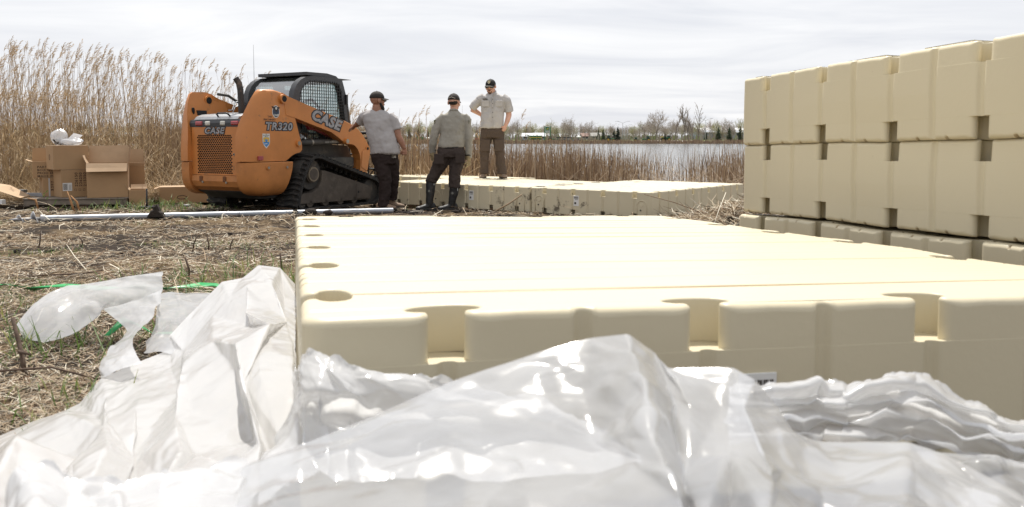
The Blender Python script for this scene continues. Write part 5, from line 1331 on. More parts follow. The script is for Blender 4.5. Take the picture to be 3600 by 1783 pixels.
def facets(x, y, s):
    """random heights on a triangle lattice, joined by flat facets: sharp creases"""
    k = (x + y) * .3660254; i = np.floor(x + k); j = np.floor(y + k)
    u = x + k - i; v = y + k - j
    i = i.astype(np.int64); j = j.astype(np.int64)
    a = hash2(i, j, s); b_ = hash2(i+1, j+1, s); up = u > v
    c = np.where(up, hash2(i+1, j, s), hash2(i, j+1, s))
    hi = np.maximum(u, v); lo = np.minimum(u, v)
    return a*(1-hi) + c*(hi-lo) + b_*lo
def ridged(x, y, s):
    return 1 - np.abs(2*vnoise(x, y, s) - 1)
def sheet(name, net, m, nu, nv, crum=.02, fine=.006, scale=5.0, seed=1, torn=0.0, fold=(1, 1), edge_keep=True, straight=False, jit=0.0, soft=2):
    P = patch(net, nu, nv, straight, jit, seed)
    if straight: P = blur(P, soft)
    du = np.gradient(P, axis=0); dv = np.gradient(P, axis=1)
    N = np.cross(dv, du); N /= np.linalg.norm(N, axis=2, keepdims=True) + 1e-9
    su = np.cumsum(np.linalg.norm(du, axis=2), axis=0); sv = np.cumsum(np.linalg.norm(dv, axis=2), axis=1)
    a, b_ = su * fold[0], sv * fold[1]
    wx = a + .10 * (fbm(a*4, b_*4, 3, seed+3) - .5); wy = b_ + .10 * (fbm(a*4, b_*4, 3, seed+4) - .5)
    h = crum * (2.2 * (facets(wx*scale, wy*scale, seed) - .5) + .9 * (facets(wx*scale*2.3 + 5, wy*scale*2.3, seed+1) - .5)) \
        + fine * (ridged(wx*scale*4, wy*scale*4, seed+2) ** 3 - .25) + fine * 2 * (facets(wx*scale*6, wy*scale*6, seed+5) - .5) * sstep(.45, .65, fbm(wx*2, wy*2, 2, seed+6))
    if edge_keep:
        e = sstep(0, .08, np.linspace(0, 1, nu))[:, None] * .8 + .2
        h = h * e
    P = P + blur((N * h[..., None]), 1)
    if torn:
        k = np.exp(-np.arange(nu) / 2.2)[:, None]
        P[..., 2] += k * torn * (fbm(sv*26, su*0 + seed, 4, seed+7) - .45) * 2
        P[..., 1] += k * torn * (fbm(sv*40, su*0 + seed, 3, seed+8) - .5)
    ii = np.arange(nv-1)[None, :] + np.arange(nu-1)[:, None]*nv
    F = np.stack([ii, ii+1, ii+nv+1, ii+nv], -1).reshape(-1, 4)
    return np_mesh(name, P.reshape(-1, 3), F, m, True)
def film(name, key, m, label, nu, nv, group=None, **k):
    o = link(name, sheet(name, FILM[key], m, nu, nv, **k))
    return tag(o, label, 'plastic sheet', group)
heap = film('plastic_sheet', 'heap', FILM_W, 'big heap of crumpled white plastic sheeting along the left of the dock', 220, 300, crum=.0045, fine=.0008, scale=7.0, seed=11, straight=True, jit=.026, soft=2)
flap = film('plastic_sheet', 'flap', FILM_T, 'loose white plastic flap arched over the grass left of the heap', 70, 120, crum=.010, fine=.001, scale=7, seed=23)
tw_ = link('twisted_end', sheet('twisted_end', FILM['twist'], FILM_T, 80, 44, crum=.008, fine=.0015, scale=9, seed=31, edge_keep=False), flap)
film('plastic_sheet', 'behind', FILM_C, 'flat piece of clear plastic between the arched flap and the heap', 60, 50, crum=.010, fine=.001, scale=7, seed=41, straight=True, jit=.012)
film('plastic_sheet', 'corner_strip', FILM_T, 'torn white plastic wrapped round the near corner of the front dock', 80, 190, crum=.008, fine=.002, scale=10, seed=51, torn=.016, straight=True, jit=.006, soft=5)
film('plastic_sheet', 'peak', FILM_C, 'clear plastic sheet standing in two peaks right before the camera', 190, 380, crum=.008, fine=.0008, scale=9, seed=63, straight=True, jit=.007, soft=5)
film('plastic_sheet', 'torn_strip', FILM_T, 'ragged strip of white plastic in folds before the barcode label', 120, 280, crum=.007, fine=.0015, scale=9, seed=71, torn=.012, fold=(1.0, .35), straight=True, jit=.004, soft=3)
film('plastic_sheet', 'front_torn', FILM_T, 'torn-edged plastic sheet at the bottom left corner of the photo', 70, 140, crum=.008, fine=.001, scale=10, seed=81, torn=.014, straight=True, jit=.008, soft=4)
film('plastic_sheet', 'ground_film', FILM_C, 'shaded plastic crumpled on the grass at the lower right', 60, 70, crum=.015, fine=.002, scale=9, seed=91, straight=True, jit=.015)
# ------------------------------------------------------------------ things lying about the site
CARD = mat('brown_cardboard', (.40, .255, .135), .8, var=.07, vscale=2.5, bump=.05, bscale=40); CARD_IN = mat('cardboard_inside', (.45, .315, .195), .85, var=.08, vscale=5)
PRINT = mat('black_print', (.035, .024, .016), .8); PAPER = mat('white_label', (.70, .70, .68), .6); TAPE = mat('grey_tape', (.50, .50, .50), .3)
WOODG = mat('weathered_pallet_wood', (.20, .165, .13), .85, var=.3, vscale=6, bump=.3, bscale=30)
GALV = mat('galvanised_steel', (.31, .33, .36), .42, metal=.5, var=.12, vscale=3, dirt=(.10, .08, .06), dscale=9, damt=.02)
CASTG = mat('cast_grey_helix', (.36, .36, .37), .55, metal=.3, var=.15)
def gz(x, y): return float(ground_z(np.array([x]), np.array([y]))[0])
PALT = .135
def carton(x, y, z, w, d, h, rz, label, top=True, group='cardboard boxes by the reeds', back=None):
    """open-topped or closed box of board with real thickness; x, y = centre of its base"""
    M = Matrix.Translation((x, y, z)) @ Matrix.Rotation(R(rz), 4, 'Z')
    o = empty('cardboard_box', None, M=M); tag(o, label, 'cardboard box', group)
    t_ = .006; q = MB()
    q.bbox((-w/2, -d/2, 0), (w/2, -d/2+t_, h), .002); q.bbox((-w/2, d/2-t_, 0), (w/2, d/2, h), .002)
    q.bbox((-w/2, -d/2+t_, 0), (-w/2+t_, d/2-t_, h), .002); q.bbox((w/2-t_, -d/2+t_, 0), (w/2, d/2-t_, h), .002)
    q.box((-w/2+t_, -d/2+t_, .001), (w/2-t_, d/2-t_, t_))
    q.build('walls', CARD, o)
    if top:
        q = MB(); q.bbox((-w/2, -d/2, h+.001), (w/2, -.003, h+.007), .002); q.bbox((-w/2, .003, h+.001), (w/2, d/2, h+.007), .002); q.build('lid_flaps', CARD_IN, o)
    return o
def flap_on(o, p0, p1, length, ang, outn, m=None, name='flap'):
    """flap hinged on the edge p0-p1, opened by ang from outn towards up"""
    a, b_ = Vector(p0), Vector(p1); n = Vector(outn) * math.cos(R(ang)) + Vector((0, 0, 1)) * math.sin(R(ang))
    q = MB(); s = (b_ - a)
    k = [a, b_, b_ + n*length*.97 - s*.01, a + n*length + s*.012]; mid = [a + n*length*.5 + Vector((0, 0, -.008)), b_ + n*length*.5 + Vector((0, 0, -.004))]
    q.add([k[0], k[1], mid[1], k[2], k[3], mid[0]], [(0, 1, 2, 5), (5, 2, 3, 4)], 0)
    f = q.build(name, m or CARD_IN, o); s_ = f.modifiers.new('t', 'SOLIDIFY'); s_.thickness = .006
    return f
def print_on(o, txt, size, x, y, z, rz=0, rot=0, m=None, space=1.1, sx=1.15, back=False):
    M = Matrix.Translation((x, y, z)) @ Matrix.Rotation(R(90), 4, 'X') @ Matrix.Rotation(R(rot), 4, 'Z')
    return text_mesh('printed_lettering', txt, size, m or PRINT, o, M, .0004, .0008, 0, 'LEFT', space, sx)
D0 = 14.35
bz = gz(-6.7, D0) + .02
# pallet
pal = empty('wooden_pallet', (-7.10, D0 + .08, bz), R(6)); tag(pal, 'weathered wooden pallet under the cardboard boxes', 'pallet')
for k in range(7): MB().bbox((-.79, -.52 + k*.155, .105), (.79, -.52 + k*.155 + .11, .125), .004).build('deck_board', WOODG, pal)
for k in range(3): MB().bbox((-.79, -.50 + k*.45, .018), (.79, -.41 + k*.45, .103), .005).build('bearer', WOODG, pal)
for k in range(3): MB().bbox((-.79 + k*.74, -.52, .0), (-.69 + k*.74, .52, .016), .004).build('bottom_board', WOODG, pal)
pz = bz + .128
# lower middle box, turned so that its left side shows
b1 = carton(-7.30, D0 + .02, pz, .46, .46, .443, 42, 'box with checkbox print and white label, under the box with plastic bags')
for t_, z_ in (('226150', .02), ('226250', .085), ('215350', .15)): print_on(b1, t_, .062, -.02 + z_ - .0, -.2308, .17, rot=90)
for x_ in (-.035, .03, .095):
    q = MB(); q.box((x_, -.2312, .10), (x_ + .035, -.2303, .104)); q.box((x_, -.2312, .131), (x_ + .035, -.2303, .135)); q.box((x_, -.2312, .104), (x_+.004, -.2303, .131)); q.box((x_+.031, -.2312, .104), (x_+.035, -.2303, .131)); q.build('checkbox_print', PRINT, b1)
lb_ = MB().box((-.21, -.2325, .105), (-.07, -.2303, .235)).build('shipping_label', PAPER, b1)
for k in range(7): MB().box((-.20 + k*.009, -.2330, .12), (-.20 + k*.009 + .005, -.2325, .22)).build('bar', PRINT, lb_)
for k in range(5): MB().box((-.12, -.2330, .125 + k*.018), (-.082, -.2325, .130 + k*.018)).build('text_line', PRINT, lb_)
# upper box carrying the bags
b2 = carton(-7.36, D0 + .0, pz + .453, .53, .50, .385, 40, 'tall-standing closed box with two plastic bags on top')
q = MB(); q.tube([(-.267, .0 + .03*math.cos(t_), .20 + .045*math.sin(t_)) for t_ in np.linspace(0, 6.283, 17)], .002, 4); q.build('printed_mark', PRINT, b2)
# big torn-open box on the right
b3 = carton(-6.66, D0 - .06, pz, .61, .50, .555, 21, 'large open box with torn front flap hanging over its face', top=False)
flap_on(b3, (-.305, -.25, .555), (.305, -.25, .555), .17, -52, (0, -1, 0))
flap_on(b3, (-.305, .25, .555), (-.305, -.25, .555), .16, 55, (-.6, 0, 0))
flap_on(b3, (.305, -.25, .555), (.305, .25, .555), .30, 82, (1, 0, 0))
flap_on(b3, (.305, .25, .555), (-.305, .25, .555), .30, 75, (0, 1, 0))
b4 = carton(-6.50, D0 + .50, pz - .02, .36, .36, .52, 24, 'tall opened box behind the torn one, flaps standing up', top=False)
flap_on(b4, (-.18, -.18, .52), (.18, -.18, .52), .05, 80, (0, -1, 0)); flap_on(b4, (.18, -.18, .52), (.18, .18, .52), .27, 80, (1, 0, 0)); flap_on(b4, (-.18, .18, .52), (-.18, -.18, .52), .20, 84, (-1, 0, 0)); flap_on(b4, (.18, .18, .52), (-.18, .18, .52), .28, 84, (0, 1, 0))
b5 = carton(-7.02, D0 + .58, pz, .56, .36, .50, 20, 'long box at the back between the two stacks', top=False)
flap_on(b5, (.28, .18, .50), (-.28, .18, .50), .09, 80, (0, 1, 0))
# left stack: printed boxes
b6 = carton(-7.70, D0 + .22, pz, .40, .38, .30, 36, 'lower box at the left with grey tape, print half hidden')
print_on(b6, 'PART NO\nBOX QTY\nPROD.DATE\nMADE IN CHINA', .042, -.085, -.1906, .17)
q = MB(); q.box((-.120, -.1925, .0), (-.098, -.1903, .30)); q.build('tape', TAPE, b6)
b7 = carton(-7.78, D0 + .24, pz + .31, .52, .42, .27, 28, 'upper box at the left printed MADE IN CHINA', top=False)
print_on(b7, 'PART NO      8\nBOX QTY:    100\nPROD DATE\nMADE IN CHINA', .050, -.19, -.2106, .10); print_on(b7, 'EZ-Dock', .052, -.02, -.2106, .222)
MB().box((.15, -.2125, .10), (.20, -.2103, .14)).build('small_label', PAPER, b7)
flap_on(b7, (-.26, .21, .27), (.26, .21, .27), .22, 88, (0, 1, 0), CARD); flap_on(b7, (-.26, -.21, .27), (-.26, .21, .27), .10, 20, (-1, 0, 0))
# boxes on the ground to the right
b8 = carton(-6.20, D0 - .02, gz(-6.2, D0) + .0, .25, .30, .27, 18, 'small box on the grass right of the pallet, one flap up', top=False)
flap_on(b8, (.125, .15, .27), (-.125, .15, .27), .10, 50, (0, 1, 0)); flap_on(b8, (-.125, .15, .27), (-.125, -.15, .27), .12, 60, (-1, 0, 0))
b9 = carton(-5.62, 14.95, gz(-5.6, 14.7) + .0, .86, .50, .27, 20, 'long low box on the ground behind the loader', top=True)
q = MB(); q.tube([(-.08 + .075*math.cos(t_), -.252, .10 + .03*math.sin(t_)) for t_ in np.linspace(0, 6.283, 20)], .004, 4); q.build('printed_mark', PRINT, b9)
flap_on(b9, (-.43, -.25, .278), (-.43, .25, .278), .10, -20, (-1, 0, 0))
# bags of fittings on the upper box
def bag(x, y, z, rx, ry, rz_, label, seed, m):
    V = []; F = []; n = 26; mrows = 16
    for i in range(mrows + 1):
        ph = math.pi * i / mrows
        for k in range(n):
            th = 2*math.pi*k/n
            r_ = 1 + .34*(float(vnoise(math.cos(th)*2.2 + seed, math.sin(th)*2.2 + ph*2, seed)) - .5) + .16*(float(vnoise(math.cos(th)*6 + seed, math.sin(th)*6 + ph*5, seed+1)) - .5)
            V.append((x + rx*r_*math.sin(ph)*math.cos(th), y + ry*r_*math.sin(ph)*math.sin(th), z + max(0, rz_*(1 + math.cos(ph)*r_) )))
    for i in range(mrows):
        for k in range(n): F.append((i*n+k, i*n+(k+1)%n, (i+1)*n+(k+1)%n, (i+1)*n+k))
    o = MB().add(V, F, 0, True).build('plastic_bag', m, None)
    tag(o, label, 'plastic bag', 'bags on the box'); return o
tz = pz + .453 + .394
g1 = bag(-7.47, D0 - .02, tz, .125, .10, .125, 'upright clear plastic bag of dark fittings on the cardboard box', 5, FILM_BAG)
q = MB()
for k in range(26):
    a_ = random.random()*6.28; r_ = random.random()*.075; q.ball((-7.48 + r_*math.cos(a_), D0 - .05 + r_*.8*math.sin(a_), tz + .02 + random.random()*.08), (.020, .020, .014), 6)
q.build('fittings', BLACK, g1)
g2 = bag(-7.26, D0 - .06, tz, .215, .13, .055, 'flat white plastic bag spread on the cardboard box', 9, FILM_C)
q = MB(); q.add([(-7.34, D0-.06, tz+.08), (-7.20, D0-.08, tz+.20), (-7.06, D0-.06, tz+.165), (-7.12, D0-.10, tz+.10), (-7.24, D0-.12, tz+.07)], [(0,1,2,3),(0,3,4)], 0, True); q.build('loose_corner', FILM_W, g2)
q = MB()
for k in range(30): q.ball((-7.26 + random.uniform(-.16, .1), D0 - .12 + random.uniform(-.04, .05), tz + .018 + random.random()*.03), (.012, .012, .008), 6)
q.build('fittings', CASTG, g2)
# flattened cardboard and grey channel at the left edge
o = empty('flattened_cardboard', (-8.42, 14.05, gz(-8.4, 14.0) + .16), R(-10)); tag(o, 'flattened cardboard lying at the left edge over a grey channel', 'cardboard')
q = MB(); q.add([(-.5, -.25, .24), (.15, -.25, .16), (.58, -.12, .0), (.50, .2, .02), (.1, .25, .18), (-.5, .25, .26)], [(0, 1, 4, 5), (1, 2, 3, 4)]); f_ = q.build('board', CARD_IN, o); f_.modifiers.new('t', 'SOLIDIFY').thickness = .008
MB().bbox((-.5, -.27, -.06), (-.02, .1, .14), .01).build('folded_part', CARD, o)
MB().box((-.02, -.3, -.09), (.40, -.22, -.02)).build('white_scrap', PAPER, o)
gp = empty('grey_channel', (-8.05, 14.45, gz(-8, 14.4) + .12), R(-1)); tag(gp, 'grey metal channel running left from the pallet', 'metal channel')
q = MB(); q.bbox((-.30, -.03, 0), (.25, .03, .06), .006); q.build('web', CASTG, gp); MB().bbox((-.42, -.10, .065), (-.08, .06, .115), .006).build('bracket', mat('dull_olive_steel', (.17, .17, .16), .6), gp)
# long steel anchor with a helix
pa = Vector((-5.74, 10.55, gz(-5.74, 10.55) + .055)); pb = Vector((-1.72, 12.45, gz(-1.72, 12.45) + .055))
ax_ = (pb - pa).normalized()
anc = empty('screw_anchor', None, M=frame(pa, ax_, (-ax_.y, ax_.x, 0))); tag(anc, 'long galvanised anchor pole with a screw tip lying on the ground', 'anchor pole')
Lp = (pb - pa).length
MB().cyl((0, 0, 0), (Lp*.52, 0, 0), .041, 20).build('pipe', GALV, anc, smooth=True).modifiers.new('e', 'EDGE_SPLIT').split_angle = R(50)
MB().cyl((Lp*.52+.003, 0, -.0), (Lp, 0, -.0), .040, 20).build('pipe', GALV, anc, smooth=True).modifiers.new('e', 'EDGE_SPLIT').split_angle = R(50)
MB().cyl((-.02, 0, 0), (.03, 0, 0), .053, 20).build('collar', CASTG, anc, smooth=False)
MB().tube([(-.02, 0, 0), (-.28, 0, 0), (-.36, 0, 0)], [.020, .018, .004], 10).build('spike', CASTG, anc)
q = MB(); v = []; f = []
NH = 40
for i in range(NH + 1):
    u = i / NH; th = u * 2*math.pi*1.75; rr_ = .020 + (.095 - .02) * min(1, u*1.6 + .25)
    for r_ in (.018, rr_): v.append((-.29 + u*.27, r_*math.cos(th), r_*math.sin(th)))
for i in range(NH): f.append((2*i, 2*i+1, 2*i+3, 2*i+2))
q.add(v, f, 0, True); h_ = q.build('helix', CASTG, anc); h_.modifiers.new('t', 'SOLIDIFY').thickness = .007
# tamper and short pipe
tp = empty('hand_tamper', (-5.80, 13.72, gz(-5.80, 13.72)), R(8)); tag(tp, 'black hand tamper standing upright on the grass', 'tamper')
MB().bbox((-.11, -.07, .0), (.11, .07, .055), .012).build('plate', BLACK, tp); MB().tube([(0, 0, .05), (0, 0, .10), (.0, .02, .33)], [.022, .014, .013], 8).build('handle', BLACK, tp)
tag(MB().cyl((-5.30, 13.9, gz(-5.3, 13.9) + .03), (-5.19, 13.93, gz(-5.3, 13.9) + .03), .022, 12).build('short_pipe', CASTG), 'short grey pipe stub in the grass before the low box', 'pipe')
# timbers under the left of the dock
tm = MB(); tm.bbox((-1.7, -.06, 0), (1.4, .06, .075), .006)
tag(tm.build('timber', mat('wet_timber', (.13, .075, .035), .8, var=.25, bump=.2), None, M=frame((-1.15, 14.13, gz(-1.2, 14.1) - .005), mx_, my_)), 'brown timber under the edge of the muddy dock section', 'timber')
# dock fittings: labels, inspection arches, couplers
def sticker(par, x, z):
    s_ = MB().bbox((x - .045, -.0035, z - .075), (x + .045, .001, z + .075), .001).build('barcode_label', PAPER, par)
    q = MB()
    for k in range(11): q.box((x - .035 + k*.0064, -.0042, z + .030), (x - .035 + k*.0064 + (.0042 if k % 3 else .002), -.0035, z + .062))
    q.box((x - .02, -.0042, z + .015), (x + .03, -.0035, z + .021)); q.box((x - .03, -.0042, z - .05), (x + .0, -.0035, z - .02))
    q.build('barcode_print', PRINT, s_)
sticker(dock_a, 3.5 * PITCH + .115, .215); sticker(dock_b, 1.98 * PITCH - .18, .215)
ls = MB().bbox((.826, -.004, .12), (.908, .001, .245), .001).build('barcode_label', PAPER, fg)
q = MB()
for k in range(15): q.box((.834 + k*.0045, -.0048, .195), (.834 + k*.0045 + (.003 if k % 3 else .0015), -.004, .232))
q.build('barcode_print', PRINT, ls)
def arch(par, x):
    pts = [(x - .075, -.002, .03), (x - .075, -.003, .19)] + [(x - .075*math.cos(t_), -.003, .19 + .075*math.sin(t_)) for t_ in np.linspace(.2, 2.94, 9)] + [(x + .075, -.003, .19), (x + .075, -.002, .03)]
    q = MB(); q.tube(pts, .006, 6); q.build('moulded_arch', CREAM, par)
    MB().cyl((x - .005, .002, .205), (x - .005, -.006, .205), .027, 16).build('drain_plug', CREAM, par, smooth=False)
    MB().cyl((x - .02, .002, .13), (x - .02, -.006, .13), .011, 10).build('vent_hole', HOLE, par, smooth=False)
arch(dock_b, 4*PITCH - .13); arch(dock_b, .17); arch(dock_a, 6*PITCH - .17); arch(dock_a, 2.25*PITCH)
CP = mat('black_coupler', (.02, .02, .022), .6)
for k in range(4):
    y_ = (k + .5) * PITCH
    q = MB(); q.prism(ell(0, y_, .085, .05, 14), DH + .001, DH + .006, 'z', bev=.002); q.build('coupler', CP, dock_b)
# green strap on the ground
GREEN = mat('green_strap', (.015, .30, .08), .4, var=.1)
def ribbon(name, pts, wd, m, par=None, up=.035):
    q = MB(); v = []; f = []
    P_ = [Vector((x, y, gz(x, y) + up + dz)) for x, y, dz in pts]
    for i, p in enumerate(P_):
        t_ = (P_[min(i+1, len(P_)-1)] - P_[max(i-1, 0)]).normalized(); s = Vector((-t_.y, t_.x, 0)) * wd/2; tilt = Vector((0, 0, .4*wd*math.sin(i*1.7)))
        v += [p - s - tilt, p + s + tilt]
    for i in range(len(P_)-1): f.append((2*i, 2*i+1, 2*i+3, 2*i+2))
    q.add(v, f, 0, True); o = q.build(name, m, par); o.modifiers.new('t', 'SOLIDIFY').thickness = .0015; return o
tag(ribbon('strapping', [(-3.1, 4.42, .0), (-2.75, 4.40, .0), (-2.6, 4.42, .012), (-2.45, 4.38, .0), (-2.3, 4.41, .014), (-2.1, 4.36, .006), (-1.9, 4.3, .015), (-1.75, 4.36, .0), (-1.62, 4.45, .012), (-1.52, 4.38, .02), (-1.4, 4.3, .005)], .030, GREEN), 'bright green plastic strapping on the ground behind the white flap', 'strap')
tag(ribbon('strapping', [(-1.46, 3.08, .02), (-1.44, 3.18, .06), (-1.40, 3.22, .03), (-1.32, 3.16, .01), (-1.2, 3.12, .02)], .022, GREEN), 'short green strap end under the white arch', 'strap')
# ------------------------------------------------------------------ far shore
def far_xy(u, d): return (u - 1800) * d / 3045.0
def fz(x, y): return float(ground_base(np.array([x]), np.array([y]))[0])
BARK = mat('grey_brown_bark', (.17, .14, .12), .9, var=.2, vscale=.5); TWIG = mat('bare_twigs', (.35, .30, .26), .9, var=.2, vscale=.3, trans=.25); BUDS = mat('budding_twigs', (.36, .34, .19), .9, var=.25, vscale=.3, trans=.3)  # bare twigs lightened in colour, standing in for distance haze
CONIF = mat('dark_conifer', (.055, .075, .052), .9, var=.3, vscale=.5); CONIF2 = mat('green_conifer', (.085, .11, .06), .9, var=.3, vscale=.5)  # conifer greens paled to paint in haze
def bare_tree(h, spread, seed, slim=False):
    rs = random.Random(seed); trunk = MB(); V = []; F = []
    def twig(p, d, L, r, lev):
        pts = [p]; q = p.copy(); dd = d.copy()
        for k in range(3):
            dd = (dd + Vector((rs.uniform(-.2, .2), rs.uniform(-.2, .2), rs.uniform(-.02, .16)))).normalized(); q = q + dd * L / 3; pts.append(q.copy())
        if lev <= 1: trunk.tube(pts, [r, r*.85, r*.7, r*.5], 4, caps=False)
        else:
            s = Vector((rs.uniform(-1, 1), rs.uniform(-1, 1), .2)).normalized() * r
            for a, b_ in zip(pts, pts[1:]):
                o = len(V); V.extend([a - s, a + s, b_ + s*.8, b_ - s*.8]); F.append((o, o+1, o+2, o+3))
        if lev < 4:
            nb = (9 if slim else 8) if lev == 0 else (5 if lev < 3 else 4)
            for k in range(nb):
                t_ = .25 + .75 * (k + rs.random()) / nb
                i = min(2, int(t_*3)); base = pts[i].lerp(pts[i+1], t_*3 - i)
                az = rs.uniform(0, 6.28); tilt = rs.uniform(.25, .55) if slim else rs.uniform(.45, .95)
                nd = (dd * math.cos(tilt) + (Vector((math.cos(az), math.sin(az), 0)) - dd * dd.dot(Vector((math.cos(az), math.sin(az), 0)))).normalized() * math.sin(tilt)).normalized()
                twig(base, nd, L * (rs.uniform(.28, .42) if slim else rs.uniform(.38, .55) * spread), max(.012, r * .52), lev + 1)
    twig(Vector((0, 0, 0)), Vector((0, 0, 1)), h * .8, h * .014, 0)
    if not slim:                                   # fine twig haze through the crown
        for k in range(900):
            az = rs.uniform(0, 6.28); ph = rs.uniform(-1, 1); r_ = rs.random() ** .4; kk = math.sqrt(1 - ph*ph)
            p = Vector((h*.30*spread*r_*kk*math.cos(az), h*.30*spread*r_*kk*math.sin(az), h*(.60 + .37*r_*ph)))
            d = (p - Vector((0, 0, h*.25))).normalized() * rs.uniform(.5, 1.1); s = Vector((rs.uniform(-1, 1), rs.uniform(-1, 1), 0)).normalized() * .06
            o = len(V); V.extend([p - s, p + s, p + d]); F.append((o, o+1, o+2))
    return trunk, V, F
def conifer(h, w, seed):
    rs = random.Random(seed); V = []; F = []
    n = 260
    for k in range(n):
        t_ = k / n; z = h * (.06 + .94 * t_); rr = w * (1 - t_) ** .85 * rs.uniform(.55, 1.1) + .05
        az = rs.uniform(0, 6.28); d = Vector((math.cos(az), math.sin(az), 0)); s = Vector((-d.y, d.x, 0)) * (.16 + rr * .22)
        p = Vector((0, 0, z)); e = p + d * rr + Vector((0, 0, -rr * .25)); o = len(V)
        V += [p - s*.3, p + s*.3, e + s*.6 + Vector((0, 0, .1)), e - s*.6 - Vector((0, 0, .1))]; F.append((o, o+1, o+2, o+3))
        o = len(V); V += [p + Vector((0, 0, .15)), p - Vector((0, 0, .1)), e - Vector((0, 0, .12)), e + Vector((0, 0, .12))]; F.append((o, o+1, o+2, o+3))
    tr = MB().tube([(0, 0, 0), (0, 0, h*.9)], [h*.02, h*.006], 5)
    return tr, V, F
protos = {}
def tree(kind, variant, x, y, h, label, group, rz=None):
    key = (kind, variant)
    if key not in protos:
        tr, V, F = conifer(10, 2.9, variant + 50) if kind == 'conifer' else bare_tree(10, 1.0 if kind != 'poplar' else .8, variant + 7, kind == 'poplar')
        m2 = {'conifer': CONIF if variant % 2 else CONIF2, 'bare': TWIG, 'budding': BUDS, 'poplar': TWIG}[kind]
        protos[key] = (tr.mesh('trunk', BARK), MB().add(V, F).mesh('crown', m2))
    a, b_ = protos[key]
    o = empty('conifer_tree' if kind == 'conifer' else 'bare_tree', (x, y, fz(x, y) - .05), random.uniform(0, 6.28) if rz is None else rz)
    o.scale = (h/10,)*3
    link('trunk', a, o); link('crown', b_, o)
    return tag(o, label, 'tree', group)
# trees that stand out
tree('bare', 0, far_xy(2303, 306), 306, 10.6, 'broad bare tree, the largest on the far shore', 'trees across the lake')
for u, v, d in ((2372, 386, 308), (2408, 370, 310), (2418, 372, 306), (2436, 380, 309), (2452, 376, 312)):
    tree('poplar', u % 3, far_xy(u, d), d, (492 - v) * d / 3045 + .4, {2372: 'thin bare tree standing alone, leftmost of the tall thin group', 2408: 'tallest thin bare tree of the group, left of its twin trunk', 2418: 'thin bare twin trunk beside the tallest thin tree', 2436: 'thin bare tree between the tallest pair and the double-armed lamp', 2452: 'thin bare tree before the gable of the long white building'}[u], 'thin bare trees')
tree('bare', 1, far_xy(2000, 330), 330, 8.0, 'bare tree rising just right of the green and white sign', 'trees across the lake')
tree('bare', 2, far_xy(2265, 325), 325, 6.6, 'bare tree left of the largest far tree', 'trees across the lake')
for u, v, lab in ((2120, 448, 'narrow dark conifer left of the pale street lamps'), (2171, 441, 'pointed dark conifer beside the double-armed street lamp'), (2337, 464, 'small young spruce between the largest bare tree and the thin trees'),
                  (2524, 440, 'bushy pine before the white building, leftmost of three'), (2562, 441, 'pine before the white building, middle of three'), (2600, 442, 'pine before the white building, right of three')):
    d = 303; tree('conifer', u % 4, far_xy(u, d), d, (492 - v) * d / 3045 + .3, lab, 'far conifers')
for u, v in ((1440, 452), (1472, 450), (1505, 458), (1660, 458), (2103, 455), (2158, 456), (2480, 462)):
    d = 335; tree('conifer', (u + 1) % 4, far_xy(u, d), d, (492 - v) * d / 3045, 'dark conifer in the far tree line', 'conifers in the far tree line')
rs = random.Random(5)
for k in range(190):
    u = 1180 + k * 8.4 + rs.uniform(-8, 8); d = rs.uniform(345, 430)
    h = rs.uniform(4.6, 7.2) * (1.2 if rs.random() < .12 else 1)
    if 2080 < u < 2240: h *= .85
    kind = 'budding' if rs.random() < .33 else 'bare'
    tree(kind, rs.randrange(4), far_xy(u, d), d, h, 'budding yellow-green tree in the far tree line' if kind == 'budding' else 'bare grey-brown tree in the far tree line', 'budding trees of the far tree line' if kind == 'budding' else 'bare trees of the far tree line')
for k in range(64):
    u = -600 + k * 28 + rs.uniform(-12, 12); d = rs.uniform(280, 380)
    tree('bare' if rs.random() < .7 else 'budding', rs.randrange(4), far_xy(u, d), d, rs.uniform(4.5, 7.5), 'bare tree far behind the tall reeds', 'trees behind the tall reeds')
for u, v, d in ((285, 392, 62), (392, 396, 66), (505, 410, 70), (210, 430, 75), (60, 420, 70)):
    o = tree('conifer', u % 4, far_xy(u, d), d, (492 - v) * d / 3045 + 1.2, 'evergreen standing behind the tall reeds', 'evergreens behind the reeds')
# understory so that no daylight shows under the far trees
V = []; F = []
N_ = 9000
ux = rng.uniform(-300, 330, N_); uy = rng.uniform(322, 440, N_); hh = rng.uniform(.8, 2.6, N_); wv = rng.uniform(.2, .7, N_); az = rng.uniform(0, np.pi, N_)
zb = ground_base(ux, uy) - .1
P = np.stack([np.stack([ux - wv*np.cos(az), uy - wv*np.sin(az), zb], -1), np.stack([ux + wv*np.cos(az), uy + wv*np.sin(az), zb], -1),
              np.stack([ux + wv*.25*np.cos(az), uy, zb + hh], -1), np.stack([ux - wv*.5*np.cos(az), uy, zb + hh*.8], -1)], 1)
BRUSH = [mat('brown_brush', (.30, .25, .21), .95), mat('grey_brush', (.34, .305, .265), .95), mat('green_brush', (.24, .26, .13), .95)]  # brush paled as well, the haze put into its colour
o = link('far_undergrowth', np_mesh('far_undergrowth', P.reshape(-1, 3), np.arange(N_*4).reshape(-1, 4), BRUSH, False, rng.choice(3, N_, p=[.45, .37, .18])))
tag(o, kind='stuff')
